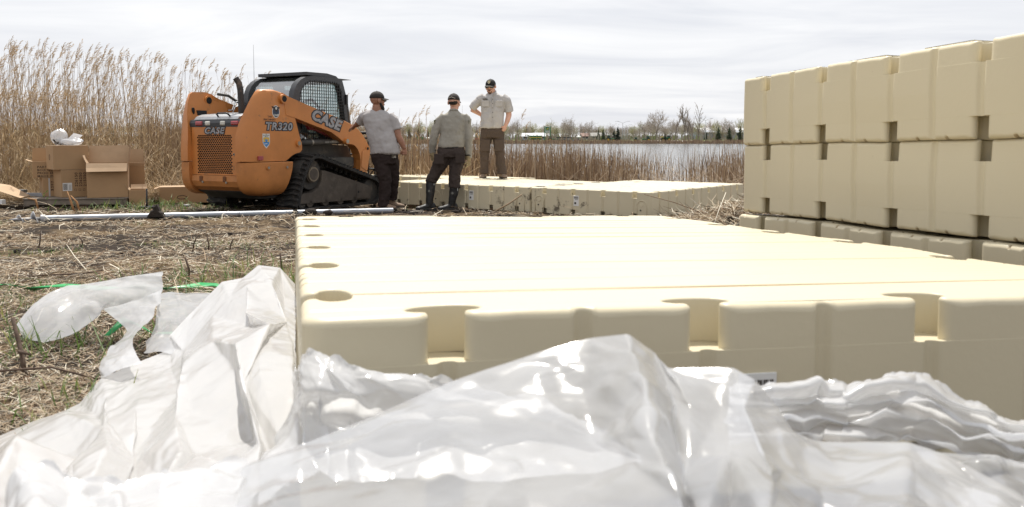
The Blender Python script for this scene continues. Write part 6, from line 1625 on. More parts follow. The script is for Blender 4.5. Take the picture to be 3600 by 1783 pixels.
# reed belt along the far bank
N_ = 21000
ux = rng.uniform(-300, 330, N_); uy = rng.uniform(288.5, 297, N_); hh = rng.uniform(.75, 1.35, N_); zb = np.maximum(ground_base(ux, uy), -.22); wv = rng.uniform(.04, .14, N_); ln = rng.uniform(-.25, .25, N_)
P = np.stack([np.stack([ux - wv, uy, zb], -1), np.stack([ux + wv, uy, zb], -1), np.stack([ux + wv*.5 + ln, uy, zb + hh], -1), np.stack([ux - wv*.5 + ln, uy, zb + hh], -1)], 1)
FR_ = [mat('far_reed_a', (.27, .19, .125), .95), mat('far_reed_b', (.34, .25, .165), .95), mat('far_reed_c', (.20, .14, .10), .95)]
o = link('far_reeds', np_mesh('far_reeds', P.reshape(-1, 3), np.arange(N_*4).reshape(-1, 4), FR_, False, rng.integers(0, 3, N_))); tag(o, kind='stuff')
# pale road and lawn behind it
rd = MB(); x0, x1 = far_xy(2195, 312), far_xy(2420, 312)
rd.add([(x0, 306, fz(0, 306) + .03), (x1, 306, fz(0, 306) + .03), (x1 + 4, 318, fz(0, 318) + .03), (x0 + 9, 318, fz(0, 318) + .03)], [(0, 1, 2, 3)])
tag(rd.build('road', mat('pale_road', (.45, .42, .40), .9)), kind='structure')
# buildings
WALLW = mat('white_metal_roof', (.80, .81, .83), .5); WALLG = mat('grey_blue_siding', (.33, .36, .40), .7); RED_ = mat('rust_roof', (.25, .16, .13), .8); BEIG = mat('beige_siding', (.45, .42, .37), .8); DKW = mat('dark_window', (.03, .035, .04), .3)
def shed(x0, x1, y, dpt, hw, hr, mw, mr, label, cat, nm, wins=4):
    z = fz((x0+x1)/2, y); o = empty(nm, ((x0+x1)/2, y, z)); L = (x1-x0)/2
    q = MB(); q.prism([(-dpt/2, -.3), (dpt/2, -.3), (dpt/2, hw), (0, hr), (-dpt/2, hw)], -L, L, 'x'); q.build('wall', mw, o)
    q = MB(); q.add([(-L-.3, -dpt/2-.4, hw-.15), (L+.3, -dpt/2-.4, hw-.15), (L+.3, 0, hr+.12), (-L-.3, 0, hr+.12), (-L-.3, dpt/2+.4, hw-.15), (L+.3, dpt/2+.4, hw-.15)], [(0,1,2,3),(3,2,5,4)]); r_ = q.build('roof', mr, o); r_.modifiers.new('t', 'SOLIDIFY').thickness = .18
    for k in range(wins):
        xx = -L + 2*L*(k+.5)/wins
        f_ = MB().box((xx-.6, -dpt/2-.06, hw*.35), (xx+.6, -dpt/2-.003, hw*.8)).build('window', DKW, o)
    return tag(o, label, cat)
shed(far_xy(2452, 380), far_xy(2700, 380), 385, 26, 3.2, 5.0, WALLG, WALLW, 'long white-roofed building at the right of the far shore', 'building', 'long_building', 9)
shed(far_xy(2044, 345), far_xy(2070, 345), 347, 6, 1.5, 2.5, BEIG, RED_, 'low house with a rust roof right of the white seed tank', 'house', 'house', 2)
shed(far_xy(2078, 350), far_xy(2118, 350), 353, 7, 1.5, 2.7, BEIG, mat('grey_shingle', (.26, .25, .23), .9), 'grey-roofed house left of the narrow conifer', 'house', 'house', 3)
shed(far_xy(1838, 335), far_xy(1872, 335), 337, 7, 1.5, 2.5, WALLG, mat('dull_metal_roof', (.50, .51, .53), .6), 'pale shed behind the green grain cart', 'building', 'shed', 2)
shed(far_xy(1878, 338), far_xy(1916, 338), 340, 7, 1.5, 2.6, WALLG, MATS['dull_metal_roof'], 'pale shed left of the green and white sign', 'building', 'shed', 2)
# street lamps
LPM = mat('lamp_post_grey', (.42, .43, .44), .5)
def lamp(u, vtop, d, arms, label):
    x = far_xy(u, d); z = fz(x, d); h = (492 - vtop) * d / 3045 + 1.1 - z
    o = empty('street_lamp', (x, d, z)); tag(o, label, 'street lamp')
    MB().tube([(0, 0, 0), (0, 0, h*.93)], [.14, .09], 6).build('post', LPM, o)
    for s in arms:
        MB().tube([(0, 0, h*.9), (s*.9, 0, h*.965), (s*1.7, 0, h)], .055, 5).build('arm', LPM, o)
        MB().bbox((min(s*1.5, s*2.6), -.14, h - .05), (max(s*1.5, s*2.6), .14, h + .07), .03).build('lamp_head', LPM, o)
lamp(2188, 427, 304, (-1, 1), 'tall double-armed street lamp beside the pointed conifer'); lamp(2195, 440, 318, (1,), 'single-armed street lamp right behind the double-armed one'); lamp(2205, 452, 345, (1,), 'low distant street lamp right of the pair')
lamp(2478, 417, 304, (-1, 1), 'double-armed street lamp before the long white building'); lamp(1656, 437, 305, (-1, 1), 'street lamp between the uniform shirt and the man on the dock')
for u, v, lab in ((1821, 442, 'bare pole right of the man on the dock'), (1948, 448, 'thin pole right of the green sign'), (1978, 442, 'thin pole before the bare tree'), (2007, 440, 'thin curved lamp left of the seed tank'), (2056, 452, 'thin pole behind the low rust-roofed house')):
    x = far_xy(u, 320); z = fz(x, 320); o = MB().tube([(x, 320, z), (x, 320, z + (492 - v)*320/3045 + 1.1 - z)], [.09, .06], 5).build('pole', mat('dark_pole', (.16, .14, .13), .8)); tag(o, lab, 'pole')
# dealer sign
JG = mat('sign_green', (.018, .145, .05), .4); JY = mat('sign_yellow', (.75, .52, .03), .4); SGW = mat('sign_grey_white', (.55, .57, .56), .4)
x = far_xy(1924.5, 303); z = fz(x, 303); so = empty('dealer_sign', (x, 303, z)); tag(so, 'green sign on two posts with a yellow leaping deer emblem', 'sign')
for s in (-1, 1): MB().bbox((s*.95-.16, -.2, 0), (s*.95+.16, .2, 5.6 if s < 0 else 5.5), .03).build('post', JG, so)
MB().bbox((-.79, -.12, 3.1), (.79, .12, 5.5), .03).build('panel', SGW, so)
pn_ = MB().bbox((-.62, -.15, 3.98), (.62, -.122, 5.3), .10).build('emblem_field', JG, so)
MB().prism([(-.42, 4.35), (-.36, 4.62), (-.12, 4.66), (.05, 4.78), (.16, 5.02), (.10, 5.12), (.24, 5.06), (.36, 4.98), (.27, 4.92), (.25, 4.72), (.42, 4.5), (.36, 4.46), (.16, 4.58), (-.02, 4.52), (-.2, 4.46), (-.28, 4.5), (-.34, 4.34)], -.17, -.152, 'y').build('leaping_deer', JY, pn_)
for k in range(2): MB().box((-.55, -.135, 3.35 + k*.24), (.55, -.122, 3.46 + k*.24)).build('sign_text_line', JG, so)
# farm machinery lined up
TYRE = mat('tyre', (.02, .02, .02), .8); TY_Y = mat('yellow_rim', (.60, .40, .03), .5); GRN = mat('tractor_green', (.015, .11, .03), .4); BLUM = mat('implement_blue', (.03, .09, .22), .5); GREYM = mat('implement_grey', (.22, .22, .21), .6); WPL = mat('white_tank', (.78, .78, .74), .5); RDM = mat('implement_red', (.45, .06, .03), .5)
def wheel(q_, x, y, z, r, wd, par, rim=None):
    w_ = MB().cyl((x, y - wd/2, z), (x, y + wd/2, z), r, 16).build('wheel', TYRE, par, smooth=False)
    MB().cyl((x, y - wd/2 - .03, z), (x, y + wd/2 + .03, z), r*.55, 12).build('rim', rim or TY_Y, w_, smooth=False)
def tractor(u, d, sc, rz, label, col=None):
    x = far_xy(u, d); o = empty('tractor', (x, d, fz(x, d)), R(rz)); o.scale = (sc,)*3; tag(o, label, 'tractor', 'tractors on the far shore'); col = col or GRN
    q = MB(); q.bbox((.2, -.38, .95), (2.2, .38, 1.65), .12); q.bbox((-.9, -.45, .8), (.3, .45, 1.2), .06); q.build('hood', col, o)
    q = MB(); q.prism([(-.95, 1.2), (-.85, 2.55), (.30, 2.55), (.45, 1.2)], -.6, .6, 'y', bev=.04); q.build('cab', DKW, o)
    MB().bbox((-1.05, -.72, 2.55), (.45, .72, 2.75), .06).build('cab_roof', col, o)
    for s in (-1, 1):
        wheel(q, -.55, s*.95, .9, .9, .5, o); wheel(q, 1.75, s*.8, .6, .6, .35, o)
        MB().bbox((-1.3, s*.75-.12, 1.55), (.2, s*.75+.12, 1.85), .06).build('fender', col, o)
    MB().tube([(1.5, .2, 1.6), (1.5, .2, 2.5)], .05, 6).build('exhaust_stack', BLACK, o)
tractor(2236, 302, .62, 0, 'small green tractor with yellow wheels left of the largest bare tree'); tractor(2274, 302, .78, 180, 'green tractor beside the trunk of the largest bare tree'); tractor(2142, 304, .85, -10, 'dark green tractor half hidden by far reeds'); tractor(1936, 303, .75, 8, 'green tractor at the foot of the dealer sign')
def machine(nm, u, d, label, parts, wheels, cat='farm machine'):
    x = far_xy(u, d); o = empty(nm, (x, d, fz(x, d) + .05)); tag(o, label, cat)
    for n_, m_, lo, hi in parts: MB().bbox(lo, hi, .08).build(n_, m_, o)
    for wx, wz, wr in wheels:
        for s in (-.8, .8): wheel(None, wx, s, wz, wr, .4, o)
    return o
g_ = machine('grain_cart', 1882, 304, 'green grain cart with a yellow stripe before the pale sheds', [('hopper', GRN, (-2.3, -1, .75), (2.4, 1, 2.2)), ('stripe', JY, (-2.2, -1.03, 1.45), (2.3, -1.003, 1.6)), ('hitch', GRN, (2.4, -.2, .6), (3.3, .2, .85))], [(-1.0, .55, .6), (1.0, .55, .6)])
MB().tube([(-2.2, -.9, 2.1), (-3.0, -.9, 2.5), (-3.6, -.9, 2.2)], .14, 8).build('auger', GRN, g_)
machine('grain_wagon', 1478, 305, 'green wagon on the far shore left of the white tank', [('hopper', GRN, (-1.2, -.8, .7), (1.3, .8, 1.7))], [(-.7, .45, .45), (.8, .45, .45)])
q_ = machine('tank_trailer', 1507, 305, 'white tank left of the uniformed man on the far shore', [('frame', GREYM, (-.9, -.6, .45), (.9, .6, .6))], [(-.5, .35, .35), (.5, .35, .35)]); MB().cyl((-.95, 0, 1.1), (.95, 0, 1.1), .55, 16).build('tank', WPL, q_)
machine('red_and_white_truck', 1672, 305, 'white and red truck left of the man on the dock', [('cab', WPL, (-1.2, -.8, .6), (-.2, .8, 1.9)), ('bed', RDM, (-.1, -.8, .6), (1.2, .8, 1.3))], [(-.7, .4, .4), (.8, .4, .4)], 'truck')
a_ = machine('conveyor', 1786, 303, 'grey slanting conveyor right of the man on the dock', [('base', GREYM, (-1.2, -.5, .3), (1.2, .5, .8))], [(-.6, .35, .35)])
for s in (-.3, .3): MB().tube([(1.3, s, .6), (.5, s, 2.2)], .12, 6).build('boom', mat('pale_grey_paint', (.5, .5, .5), .6), a_)
MB().tube([(-1.0, 0, .8), (-.7, 0, 1.9), (-.4, 0, 2.1)], .12, 6).build('chute', GREYM, a_)
c_ = machine('folded_cultivator', 1985, 303, 'dark folded cultivator with blue frame right of the sign', [('frame', BLUM, (-3.2, -.6, .5), (3.2, .6, .72)), ('folded_wing', BLACK, (-2.9, -.7, 1.35), (2.6, .7, 1.75)), ('toolbar', GREYM, (-3.3, -.8, .9), (1.2, .8, 1.05))], [(-1.8, .4, .4), (0, .4, .4), (1.8, .4, .4)])
for k in range(12): MB().tube([(-3.1 + k*.55, -.5, .5), (-3.0 + k*.55, -.7, .05)], .06, 5).build('tine', BLUM, c_)
for k in range(5): MB().tube([(-2.6 + k*1.2, -.5, .7), (-2.4 + k*1.2, -.5, 1.4)], .07, 5).build('strut', BLUM, c_)
p_ = machine('planter', 2032, 303, 'planter topped by a round white seed tank', [('frame', BLUM, (-1.6, -.6, .55), (1.1, .6, .75)), ('row_units', GREYM, (-1.5, -.9, .15), (1.0, -.6, .6))], [(-.9, .35, .35), (.6, .35, .35)]); MB().ball((.2, 0, 1.75), (.85, .8, .38), 14).build('seed_tank', WPL, p_); MB().tube([(.2, 0, .7), (.2, 0, 1.5)], .25, 8).build('stand', GREYM, p_)
s_ = machine('sprayer', 2339, 306, 'green and yellow sprayer hidden by the young spruce', [('body', GRN, (-1.3, -.7, .9), (1.6, .7, 1.6)), ('boom_rack', JY, (-1.7, -.7, 1.5), (-.9, .7, 1.75)), ('cab', DKW, (.5, -.5, 1.6), (1.5, .5, 2.2))], [(-.9, .7, .7), (1.1, .7, .7)])
for k, (u, lab) in enumerate(((1838, 'small green implement left of the grain cart'), (1960, 'green implement between the sign and the cultivator'))):
    machine('implement', u, 302, lab, [('frame', GRN, (-1.1, -.4, .45), (1.1, .4, .75)), ('gang', GREYM, (-1.2, -.7, .1), (1.2, -.4, .5))], [(0, .4, .42)])
# ------------------------------------------------------------------ reeds, thatch, grass
def ribbons(P0, P1, P2, w0, w1, w2, side):
    """bent two-piece blades; arrays (n,3) and widths (n,)"""
    n = len(P0)
    V = np.stack([P0 - side*w0[:, None], P0 + side*w0[:, None], P1 + side*w1[:, None], P1 - side*w1[:, None], P2 + side*w2[:, None], P2 - side*w2[:, None]], 1).reshape(-1, 3)
    b_ = np.arange(n)[:, None] * 6
    F = np.concatenate([b_ + np.array([0, 1, 2, 3]), b_ + np.array([3, 2, 4, 5])], 1).reshape(-1, 4)
    return V, F
def cat_mesh(name, parts, mats_, kind='stuff'):
    V = []; F = []; M_ = []; o = 0
    for v, f, mi in parts:
        V.append(v); F.append(f + o); o += len(v)
        M_.append(np.broadcast_to(np.repeat(np.asarray(mi), len(f)//len(np.atleast_1d(mi)) if np.ndim(mi) else len(f)), (len(f),)) if np.ndim(mi) else np.full(len(f), mi))
    ob = link(name, np_mesh(name, np.concatenate(V), np.concatenate(F), mats_, False, np.concatenate(M_)))
    if kind: tag(ob, kind=kind)
    return ob
REED = [mat('reed_straw', (.45, .33, .19), .8, trans=.35), mat('reed_tan', (.34, .235, .13), .8, trans=.3), mat('reed_brown', (.21, .135, .075), .85, trans=.25), mat('reed_pale', (.58, .46, .30), .8, trans=.35)]
PLUME = [mat('plume_tan', (.47, .36, .235), .9, trans=.45), mat('plume_brown', (.38, .27, .165), .9, trans=.4)]
def unit(a): return a / (np.linalg.norm(a, axis=-1, keepdims=True) + 1e-9)
def rand_side(n):
    az = rng.uniform(0, 2*np.pi, n); return np.stack([np.cos(az), np.sin(az), np.zeros(n)], -1)
def reed_set(x, y, z0, h, lean, plume, wd, leaf=2, bend=.25):
    """stems with leaves and, where plume is true, a nodding seed head"""
    n = len(x); parts = []
    base = np.stack([x, y, z0], -1)
    az = rng.uniform(0, 2*np.pi, n); L = lean * rng.uniform(.2, 1, n)
    d = np.stack([np.cos(az)*L, np.sin(az)*L, np.ones(n)], -1)
    mid = base + d * (h*.5)[:, None]
    d2 = d * np.array([1 + bend*3, 1 + bend*3, 1]); top = mid + d2 * (h*.5)[:, None]
    for sd in range(2):
        s = rand_side(n); v, f = ribbons(base, mid, top, wd, wd*.9, wd*.55, s); parts.append((v, f, np.repeat(rng.choice(4, n, p=[.36, .34, .2, .1]), 2)))
    for k in range(leaf):
        t_ = rng.uniform(.25, .85, n)[:, None]; p = np.where(t_ < .5, base + (mid-base)*t_*2, mid + (top-mid)*(t_-.5)*2)
        la = rng.uniform(0, 2*np.pi, n); ll = rng.uniform(.12, .38, n) * np.minimum(1, h/1.6); out = np.stack([np.cos(la), np.sin(la), np.zeros(n)], -1)
        m_ = p + out*(ll*.45)[:, None] + np.array([0, 0, 1])*(ll*rng.uniform(.2, .6, n))[:, None]; e_ = m_ + out*(ll*.5)[:, None] + np.array([0, 0, 1])*(ll*rng.uniform(-.6, .35, n))[:, None]
        s = np.stack([-out[:, 1], out[:, 0], np.zeros(n)], -1)
        v, f = ribbons(p, m_, e_, wd*.9, wd*1.3, wd*.25, s); parts.append((v, f, np.repeat(rng.choice(4, n, p=[.34, .3, .16, .2]), 2)))
    idx = np.nonzero(plume)[0]
    if len(idx):
        t = top[idx]; m = len(idx); ax_ = unit(d2[idx]); na = rng.uniform(-.6, 1.2, m); nod = np.stack([np.cos(na), np.sin(na)*.7, np.zeros(m)], -1)
        hl = rng.uniform(.20, .34, m)
        for k in range(20):
            u = k / 20.; st = t + ax_*(hl*u*.75)[:, None] + nod*(hl*.30*u*u)[:, None]
            q = unit(ax_ * 1.0 + nod * (.25 + .8*u) + .42 * rng.normal(size=(m, 3))); ll = hl * rng.uniform(.22, .42, m) * (1.05 - .55*u)
            m_ = st + q*(ll*.5)[:, None]; e_ = m_ + unit(q + nod*.5 + np.array([0, 0, -.25]))*(ll*.5)[:, None]
            v, f = ribbons(st, m_, e_, np.full(m, .002), np.full(m, .0048), np.full(m, .0012), unit(np.cross(q, rng.normal(size=(m, 3))))); parts.append((v, f, np.repeat(4 + rng.integers(0, 2, m), 2)))
    return parts
RM = REED + PLUME
# tall reed bed at the left: dense below, open and plumed above
n = 6800
x = rng.uniform(-15, -3.0, n); y = 15.4 + rng.uniform(0, 1, n)**1.1 * 8.5 + .35*np.sin(x*1.7)
y += np.where(x > -5.4, 1.1, 0)
keep = rng.random(n) < np.clip(1.15 - .09*(x + 15)*(x > -9) * .9, .35, 1)
x, y = x[keep], y[keep]; n = len(x)
hmax = np.interp(x, [-15, -9, -6.5, -4.6, -3.0], [2.90, 2.70, 2.32, 1.95, 1.5]) * (1 + .018*(y - 16))
h = np.where(rng.random(n) < .40, hmax * (.52 + .56*rng.random(n)**.8), hmax * rng.uniform(.30, .70, n))
parts = reed_set(x, y, ground_base(x, y), h, .16, (h > hmax*.60) & (rng.random(n) < .62), rng.uniform(.0024, .0046, n), 3)
# broken and leaning stalks through the bed
nb = 1500
bx = rng.uniform(-14, -3.4, nb); by = rng.uniform(15.2, 20, nb); p0 = np.stack([bx, by, ground_base(bx, by) + rng.uniform(0, .5, nb)], -1)
dv_ = unit(np.stack([rng.normal(size=nb), rng.normal(size=nb)*.5, rng.uniform(.1, 1.1, nb)], -1)); ll = rng.uniform(.5, 1.7, nb)[:, None]
v, f = ribbons(p0, p0 + dv_*ll*.5, p0 + dv_*ll + np.array([0, 0, -.08]), np.full(nb, .004), np.full(nb, .004), np.full(nb, .002), rand_side(nb)); parts.append((v, f, np.repeat(rng.choice([0, 1, 3], nb), 2)))
cat_mesh('tall_reeds', parts, RM)
# matted dead reeds at the foot of the bed
n = 9000
x = rng.uniform(-11, -3.4, n); y = 14.9 + np.abs(rng.normal(size=n))*.8 + np.where(x > -6, .5, 0); hz = .55*np.exp(-((x+4.9)/1.2)**2)*np.exp(-((y-16)/1.0)**2)
p0 = np.stack([x, y, ground_base(x, y) + rng.uniform(0, .12, n) + hz*rng.uniform(.2, 1, n)], -1); dv_ = unit(np.stack([rng.normal(size=n), rng.normal(size=n)*.6, rng.uniform(-.1, .45, n)], -1)); ll = rng.uniform(.15, .7, n)[:, None]
v, f = ribbons(p0, p0 + dv_*ll*.5 + np.array([0, 0, .03]), p0 + dv_*ll, np.full(n, .004), np.full(n, .005), np.full(n, .002), rand_side(n)); cat_mesh('matted_reeds', [(v, f, np.repeat(rng.choice(4, n, p=[.35, .25, .1, .3]), 2))], RM)
# shore reeds in the shallows
SHORE = [mat('shore_reed_brown', (.31, .21, .13), .85, trans=.25), mat('shore_reed_tan', (.41, .30, .19), .85, trans=.3), mat('shore_reed_dark', (.13, .082, .055), .9), mat('shore_reed_pale', (.56, .45, .33), .8, trans=.3)]
n = 38000
y = 18.0 + rng.uniform(0, 1, n)**1.25 * 17; xr = rng.uniform(-.42, .62, n) * y
dens = np.where(xr < 1.5, 1, np.interp(xr/y, [.05, .10, .15, .185, .21, .25, .62], [1, .75, .38, .10, .25, .7, .9])) * np.interp(y, [18, 21, 26, 35], [.95, 1, .75, .18])
dens *= .35 + .9*sstep(.35, .6, fbm(xr*.8, y*.8, 3, 77))
keep = rng.random(n) < dens; xr, y = xr[keep], y[keep]; n = len(xr)
h = rng.uniform(.55, 1.15, n) * np.interp(xr/y, [-.4, -.1, .05, .18, .3], [1.3, 1.12, 1.0, .8, .95]); h *= np.where(rng.random(n) < .08, 1.25, 1)
h *= .74 + .75*fbm(xr*1.1 + 40, y*.9, 3, 91); zb = np.maximum(ground_base(xr, y), WATER - .06)
az = rng.uniform(0, 6.28, n); L = .16*rng.random(n); d = np.stack([np.cos(az)*L, np.sin(az)*L, np.ones(n)], -1); b0 = np.stack([xr, y, zb], -1)
parts = []
for k in range(2):
    v, f = ribbons(b0, b0 + d*(h*.5)[:, None], b0 + d*h[:, None]*np.array([1.3, 1.3, 1]), rng.uniform(.004, .008, n), rng.uniform(.004, .008, n), np.full(n, .002), rand_side(n)); parts.append((v, f, np.repeat(rng.choice(4, n, p=[.42, .32, .16, .10]), 2)))
nb = 6000
y = 17.4 + rng.uniform(0, 1, nb)**1.5*11; xr = rng.uniform(-.40, .36, nb)*y; p0 = np.stack([xr, y, np.maximum(ground_base(xr, y), WATER) + rng.uniform(0, .35, nb)], -1)
dv_ = unit(np.stack([rng.normal(size=nb), rng.normal(size=nb)*.5, rng.uniform(-.25, .6, nb)], -1)); ll = rng.uniform(.2, 1.0, nb)[:, None]
v, f = ribbons(p0, p0 + dv_*ll*.5, p0 + dv_*ll, np.full(nb, .005), np.full(nb, .005), np.full(nb, .003), rand_side(nb)); parts.append((v, f, np.repeat(rng.choice(4, nb, p=[.15, .2, .05, .6]), 2)))
cat_mesh('shore_reeds', parts, SHORE)
# single tall reeds that can be picked out behind the men
for k, (u, vt, d_) in enumerate(((1232, 345, 17.2), (1246, 362, 17.6), (1262, 388, 17.4), (1290, 366, 17.8), (1312, 372, 17.5), (1408, 398, 17.6), (1443, 394, 17.9), (1462, 372, 17.3), (1494, 367, 17.5), (1478, 405, 18.0), (1545, 378, 18.1), (1676, 402, 18.4), (1688, 430, 18.2), (1818, 381, 18.0), (1838, 414, 18.6), (870, 300, 17.8), (905, 330, 18.2), (690, 225, 17.6), (740, 240, 17.4), (800, 250, 17.9))):
    xx = (u - 1800)*d_/3045; zb_ = float(ground_base(np.array([xx]), np.array([d_]))[0]); hh_ = 1.1 + (492 - vt)*d_/3045 - zb_ - .25
    pr = reed_set(np.array([0.]), np.array([0.]), np.array([0.]), np.array([hh_]), .07, np.array([True]), np.array([.0055]), 3, .2)
    o = cat_mesh('tall_reed', pr, RM, None); o.location = (xx, d_, zb_); tag(o, {1545: 'reed plume at the left shoulder of the man in the khaki shirt', 1676: 'taller reed at the bent elbow of the man on the dock', 1688: 'shorter reed at the bent elbow of the man on the dock', 1818: 'taller reed standing right of the man on the dock', 1838: 'shorter reed standing right of the man on the dock', 870: 'tall reed just left of the loader exhaust pipe', 905: 'tall reed at the rear window of the loader cab'}.get(u, 'tall plumed reed above the rear of the loader' if u < 1000 else 'tall reed between the loader cab and the man in the grey t-shirt' if u < 1350 else 'tall reed between the two men seen from behind'), 'reed', 'single tall reeds')
# thatch on the ground: lying straw, thick near the camera
STRAW = [mat('straw_light', (.42, .34, .235), .8), mat('straw_tan', (.29, .21, .13), .85), mat('straw_brown', (.17, .10, .055), .9), mat('straw_grey', (.25, .22, .18), .9), mat('straw_white', (.66, .60, .48), .75)]
def straw(n, x, y, zoff, lmin, lmax, w0, up=.12, probs=(.27, .33, .16, .14, .10)):
    z = ground_z(x, y) + zoff; p0 = np.stack([x, y, z], -1)
    az = rng.uniform(0, 2*np.pi, n); ll = rng.uniform(lmin, lmax, n)[:, None]; t_ = rng.normal(size=n)*up
    dv_ = np.stack([np.cos(az), np.sin(az), t_], -1)
    kink = np.stack([rng.normal(size=n)*.25, rng.normal(size=n)*.25, np.abs(rng.normal(size=n))*.10 + .02], -1)
    m_ = p0 + dv_*ll*.5 + kink*ll*.4; e_ = p0 + dv_*ll
    for q_ in (m_, e_):
        q_[:, 2] = np.maximum(q_[:, 2], ground_z(q_[:, 0], q_[:, 1]) + .003)
    s = unit(np.stack([-np.sin(az), np.cos(az), rng.normal(size=n)*.5], -1))
    v, f = ribbons(p0, m_, e_, w0, w0, w0*.5, s)
    return (v, f, np.repeat(rng.choice(5, n, p=probs), 2))
def scatter(n, y0, y1):
    y = np.exp(rng.uniform(np.log(y0), np.log(y1), n)); x = rng.uniform(-.80, .70, n)*y - .25
    return x, y
parts = []
x, y = scatter(320000, 1.25, 16.0)
lock = fbm(x*.9 + 3, y*.9, 4, 21); band = sstep(8.6, 9.6, y)*(1 - sstep(12.2, 13.2, y))
k_ = (rng.random(len(x)) < np.clip(.55 + 3.4*(lock - .45) - .30*sstep(4.2, 6, y)*(1 - sstep(13, 14, y)) - .45*band*sstep(.35, .55, fbm(x*.6, y*1.1, 3, 33)), .05, 1)) & ~((np.abs(x - .6) < .9) & (y > 1.6) & (y < 4.2))
x, y = x[k_], y[k_]
parts.append(straw(len(x), x, y, rng.uniform(0, .02, len(x)), .02, .055 + .0045*y, .0007 + .00022*y*rng.uniform(.5, 1, len(x)), .28))
x, y = scatter(2600, 2.4, 15.5); k_ = ~((x > -1.9) & (y < 3.7)); x, y = x[k_], y[k_]; parts.append(straw(len(x), x, y, rng.uniform(.01, .06, len(x)), .10, .36, .0012 + .00030*y*rng.uniform(.5, 1, len(x)), .16, (.26, .22, .22, .12, .18)))
cat_mesh('straw_litter', parts, STRAW)
# heap of raked straw between the docks and the stack
n = 8000
r_ = np.abs(rng.normal(size=n)); a_ = rng.uniform(0, 6.28, n); x = 3.05 + .50*r_*np.cos(a_); y = 10.3 + .95*r_*np.sin(a_)
hz = .30*np.exp(-(((x-3.05)/.7)**2 + ((y-10.3)/1.1)**2)); p_ = straw(n, x, y, hz*rng.uniform(.3, 1, n), .06, .30, np.full(n, .0036), .35, (.34, .3, .14, .08, .14))
cat_mesh('straw_heap', [p_], STRAW)
mound = MB(); rr = []
for k in range(7):
    t_ = k/6.; rr.append([(3.05 + 1.3*t_*math.cos(a)*(1+.15*math.sin(3*a)), 10.3 + 1.8*t_*math.sin(a), gz(3.05, 10.3) - .05 + .26*math.exp(-(t_*1.6)**2)) for a in np.linspace(0, 6.283, 25)[:-1]])
tag(mound.rings(rr, caps=True).build('straw_mound', SOIL), kind='stuff')
for k, (a, b_, lab) in enumerate((((2.35, 9.2, .28), (3.05, 8.5, .05), 'pale stalk leaning on the straw heap, long and thick'), ((1.65, 10.8, .42), (2.35, 10.5, .20), 'reddish stalk lying from the dock onto the straw heap'), ((2.45, 9.9, .5), (2.15, 9.3, .1), 'short stalk sticking up at the left of the straw heap'))):
    o = MB().tube([a, [(a[i]+b_[i])/2 + (.02 if i == 2 else 0) for i in range(3)], b_], [.0035, .0045, .004], 6).build('stalk', STRAW[4 if k != 1 else 2]); tag(o, lab, 'stalk')
o = MB().tube([(-.30, 12.75, .02), (-.05, 12.72, .16), (.15, 12.70, .30)], [.012, .012, .009], 6).build('stalk', STRAW[1]); tag(o, 'broken stalk leaning up against the muddy dock section', 'stalk')
# green grass blades in patches
GRASS = [mat('grass_fresh', (.11, .18, .04), .6, trans=.35), mat('grass_mid', (.075, .125, .03), .6, trans=.3), mat('grass_yellow', (.25, .27, .08), .7, trans=.35)]
def grass(n, x, y, h0, h1, w_):
    z = ground_z(x, y); p0 = np.stack([x, y, z], -1); az = rng.uniform(0, 6.28, n); h = rng.uniform(h0, h1, n)
    out = np.stack([np.cos(az), np.sin(az), np.zeros(n)], -1); m_ = p0 + out*(h*rng.uniform(.1, .7, n))[:, None] + np.array([0, 0, 1])*(h*rng.uniform(.35, .6, n))[:, None]; e_ = m_ + out*(h*rng.uniform(.2, .6, n))[:, None] + np.array([0, 0, 1])*(h*rng.uniform(.0, .45, n))[:, None]
    s = np.stack([-out[:, 1], out[:, 0], np.zeros(n)], -1); v, f = ribbons(p0, m_, e_, w_, w_*.9, w_*.15, s); return (v, f, np.repeat(rng.choice(3, n, p=[.45, .35, .2]), 2))
parts = []
x, y = scatter(44000, 1.5, 14.5); g_ = fbm(x*.7 + 9, y*.7, 3, 55); k_ = (g_ > .50 + .05*sstep(5, 6.5, y) + .04*sstep(8.5, 10, y)*(1 - sstep(12.5, 13.5, y))) & (x < -.3); x, y = x[k_], y[k_]
parts.append(grass(len(x), x, y, .015, .07, .0007 + .00018*y))
for cx, cy, sp, nn, hh in ((-1.62, 3.05, .16, 90, .16), (-1.42, 3.35, .10, 60, .14), (-2.05, 2.75, .22, 70, .12), (-1.55, 4.75, .35, 160, .20), (-1.25, 4.9, .3, 120, .18), (-1.28, 2.3, .18, 60, .10), (-2.3, 3.6, .3, 90, .12), (-5.9, 13.7, .5, 200, .22), (-5.1, 13.6, .5, 150, .18), (.95, 1.22, .12, 40, .14), (.72, 1.28, .05, 14, .16)):
    xx = cx + rng.normal(size=nn)*sp; yy = cy + rng.normal(size=nn)*sp; parts.append(grass(nn, xx, yy, hh*.5, hh, np.full(nn, .0014 + .00028*cy)))
cat_mesh('grass', parts, GRASS)
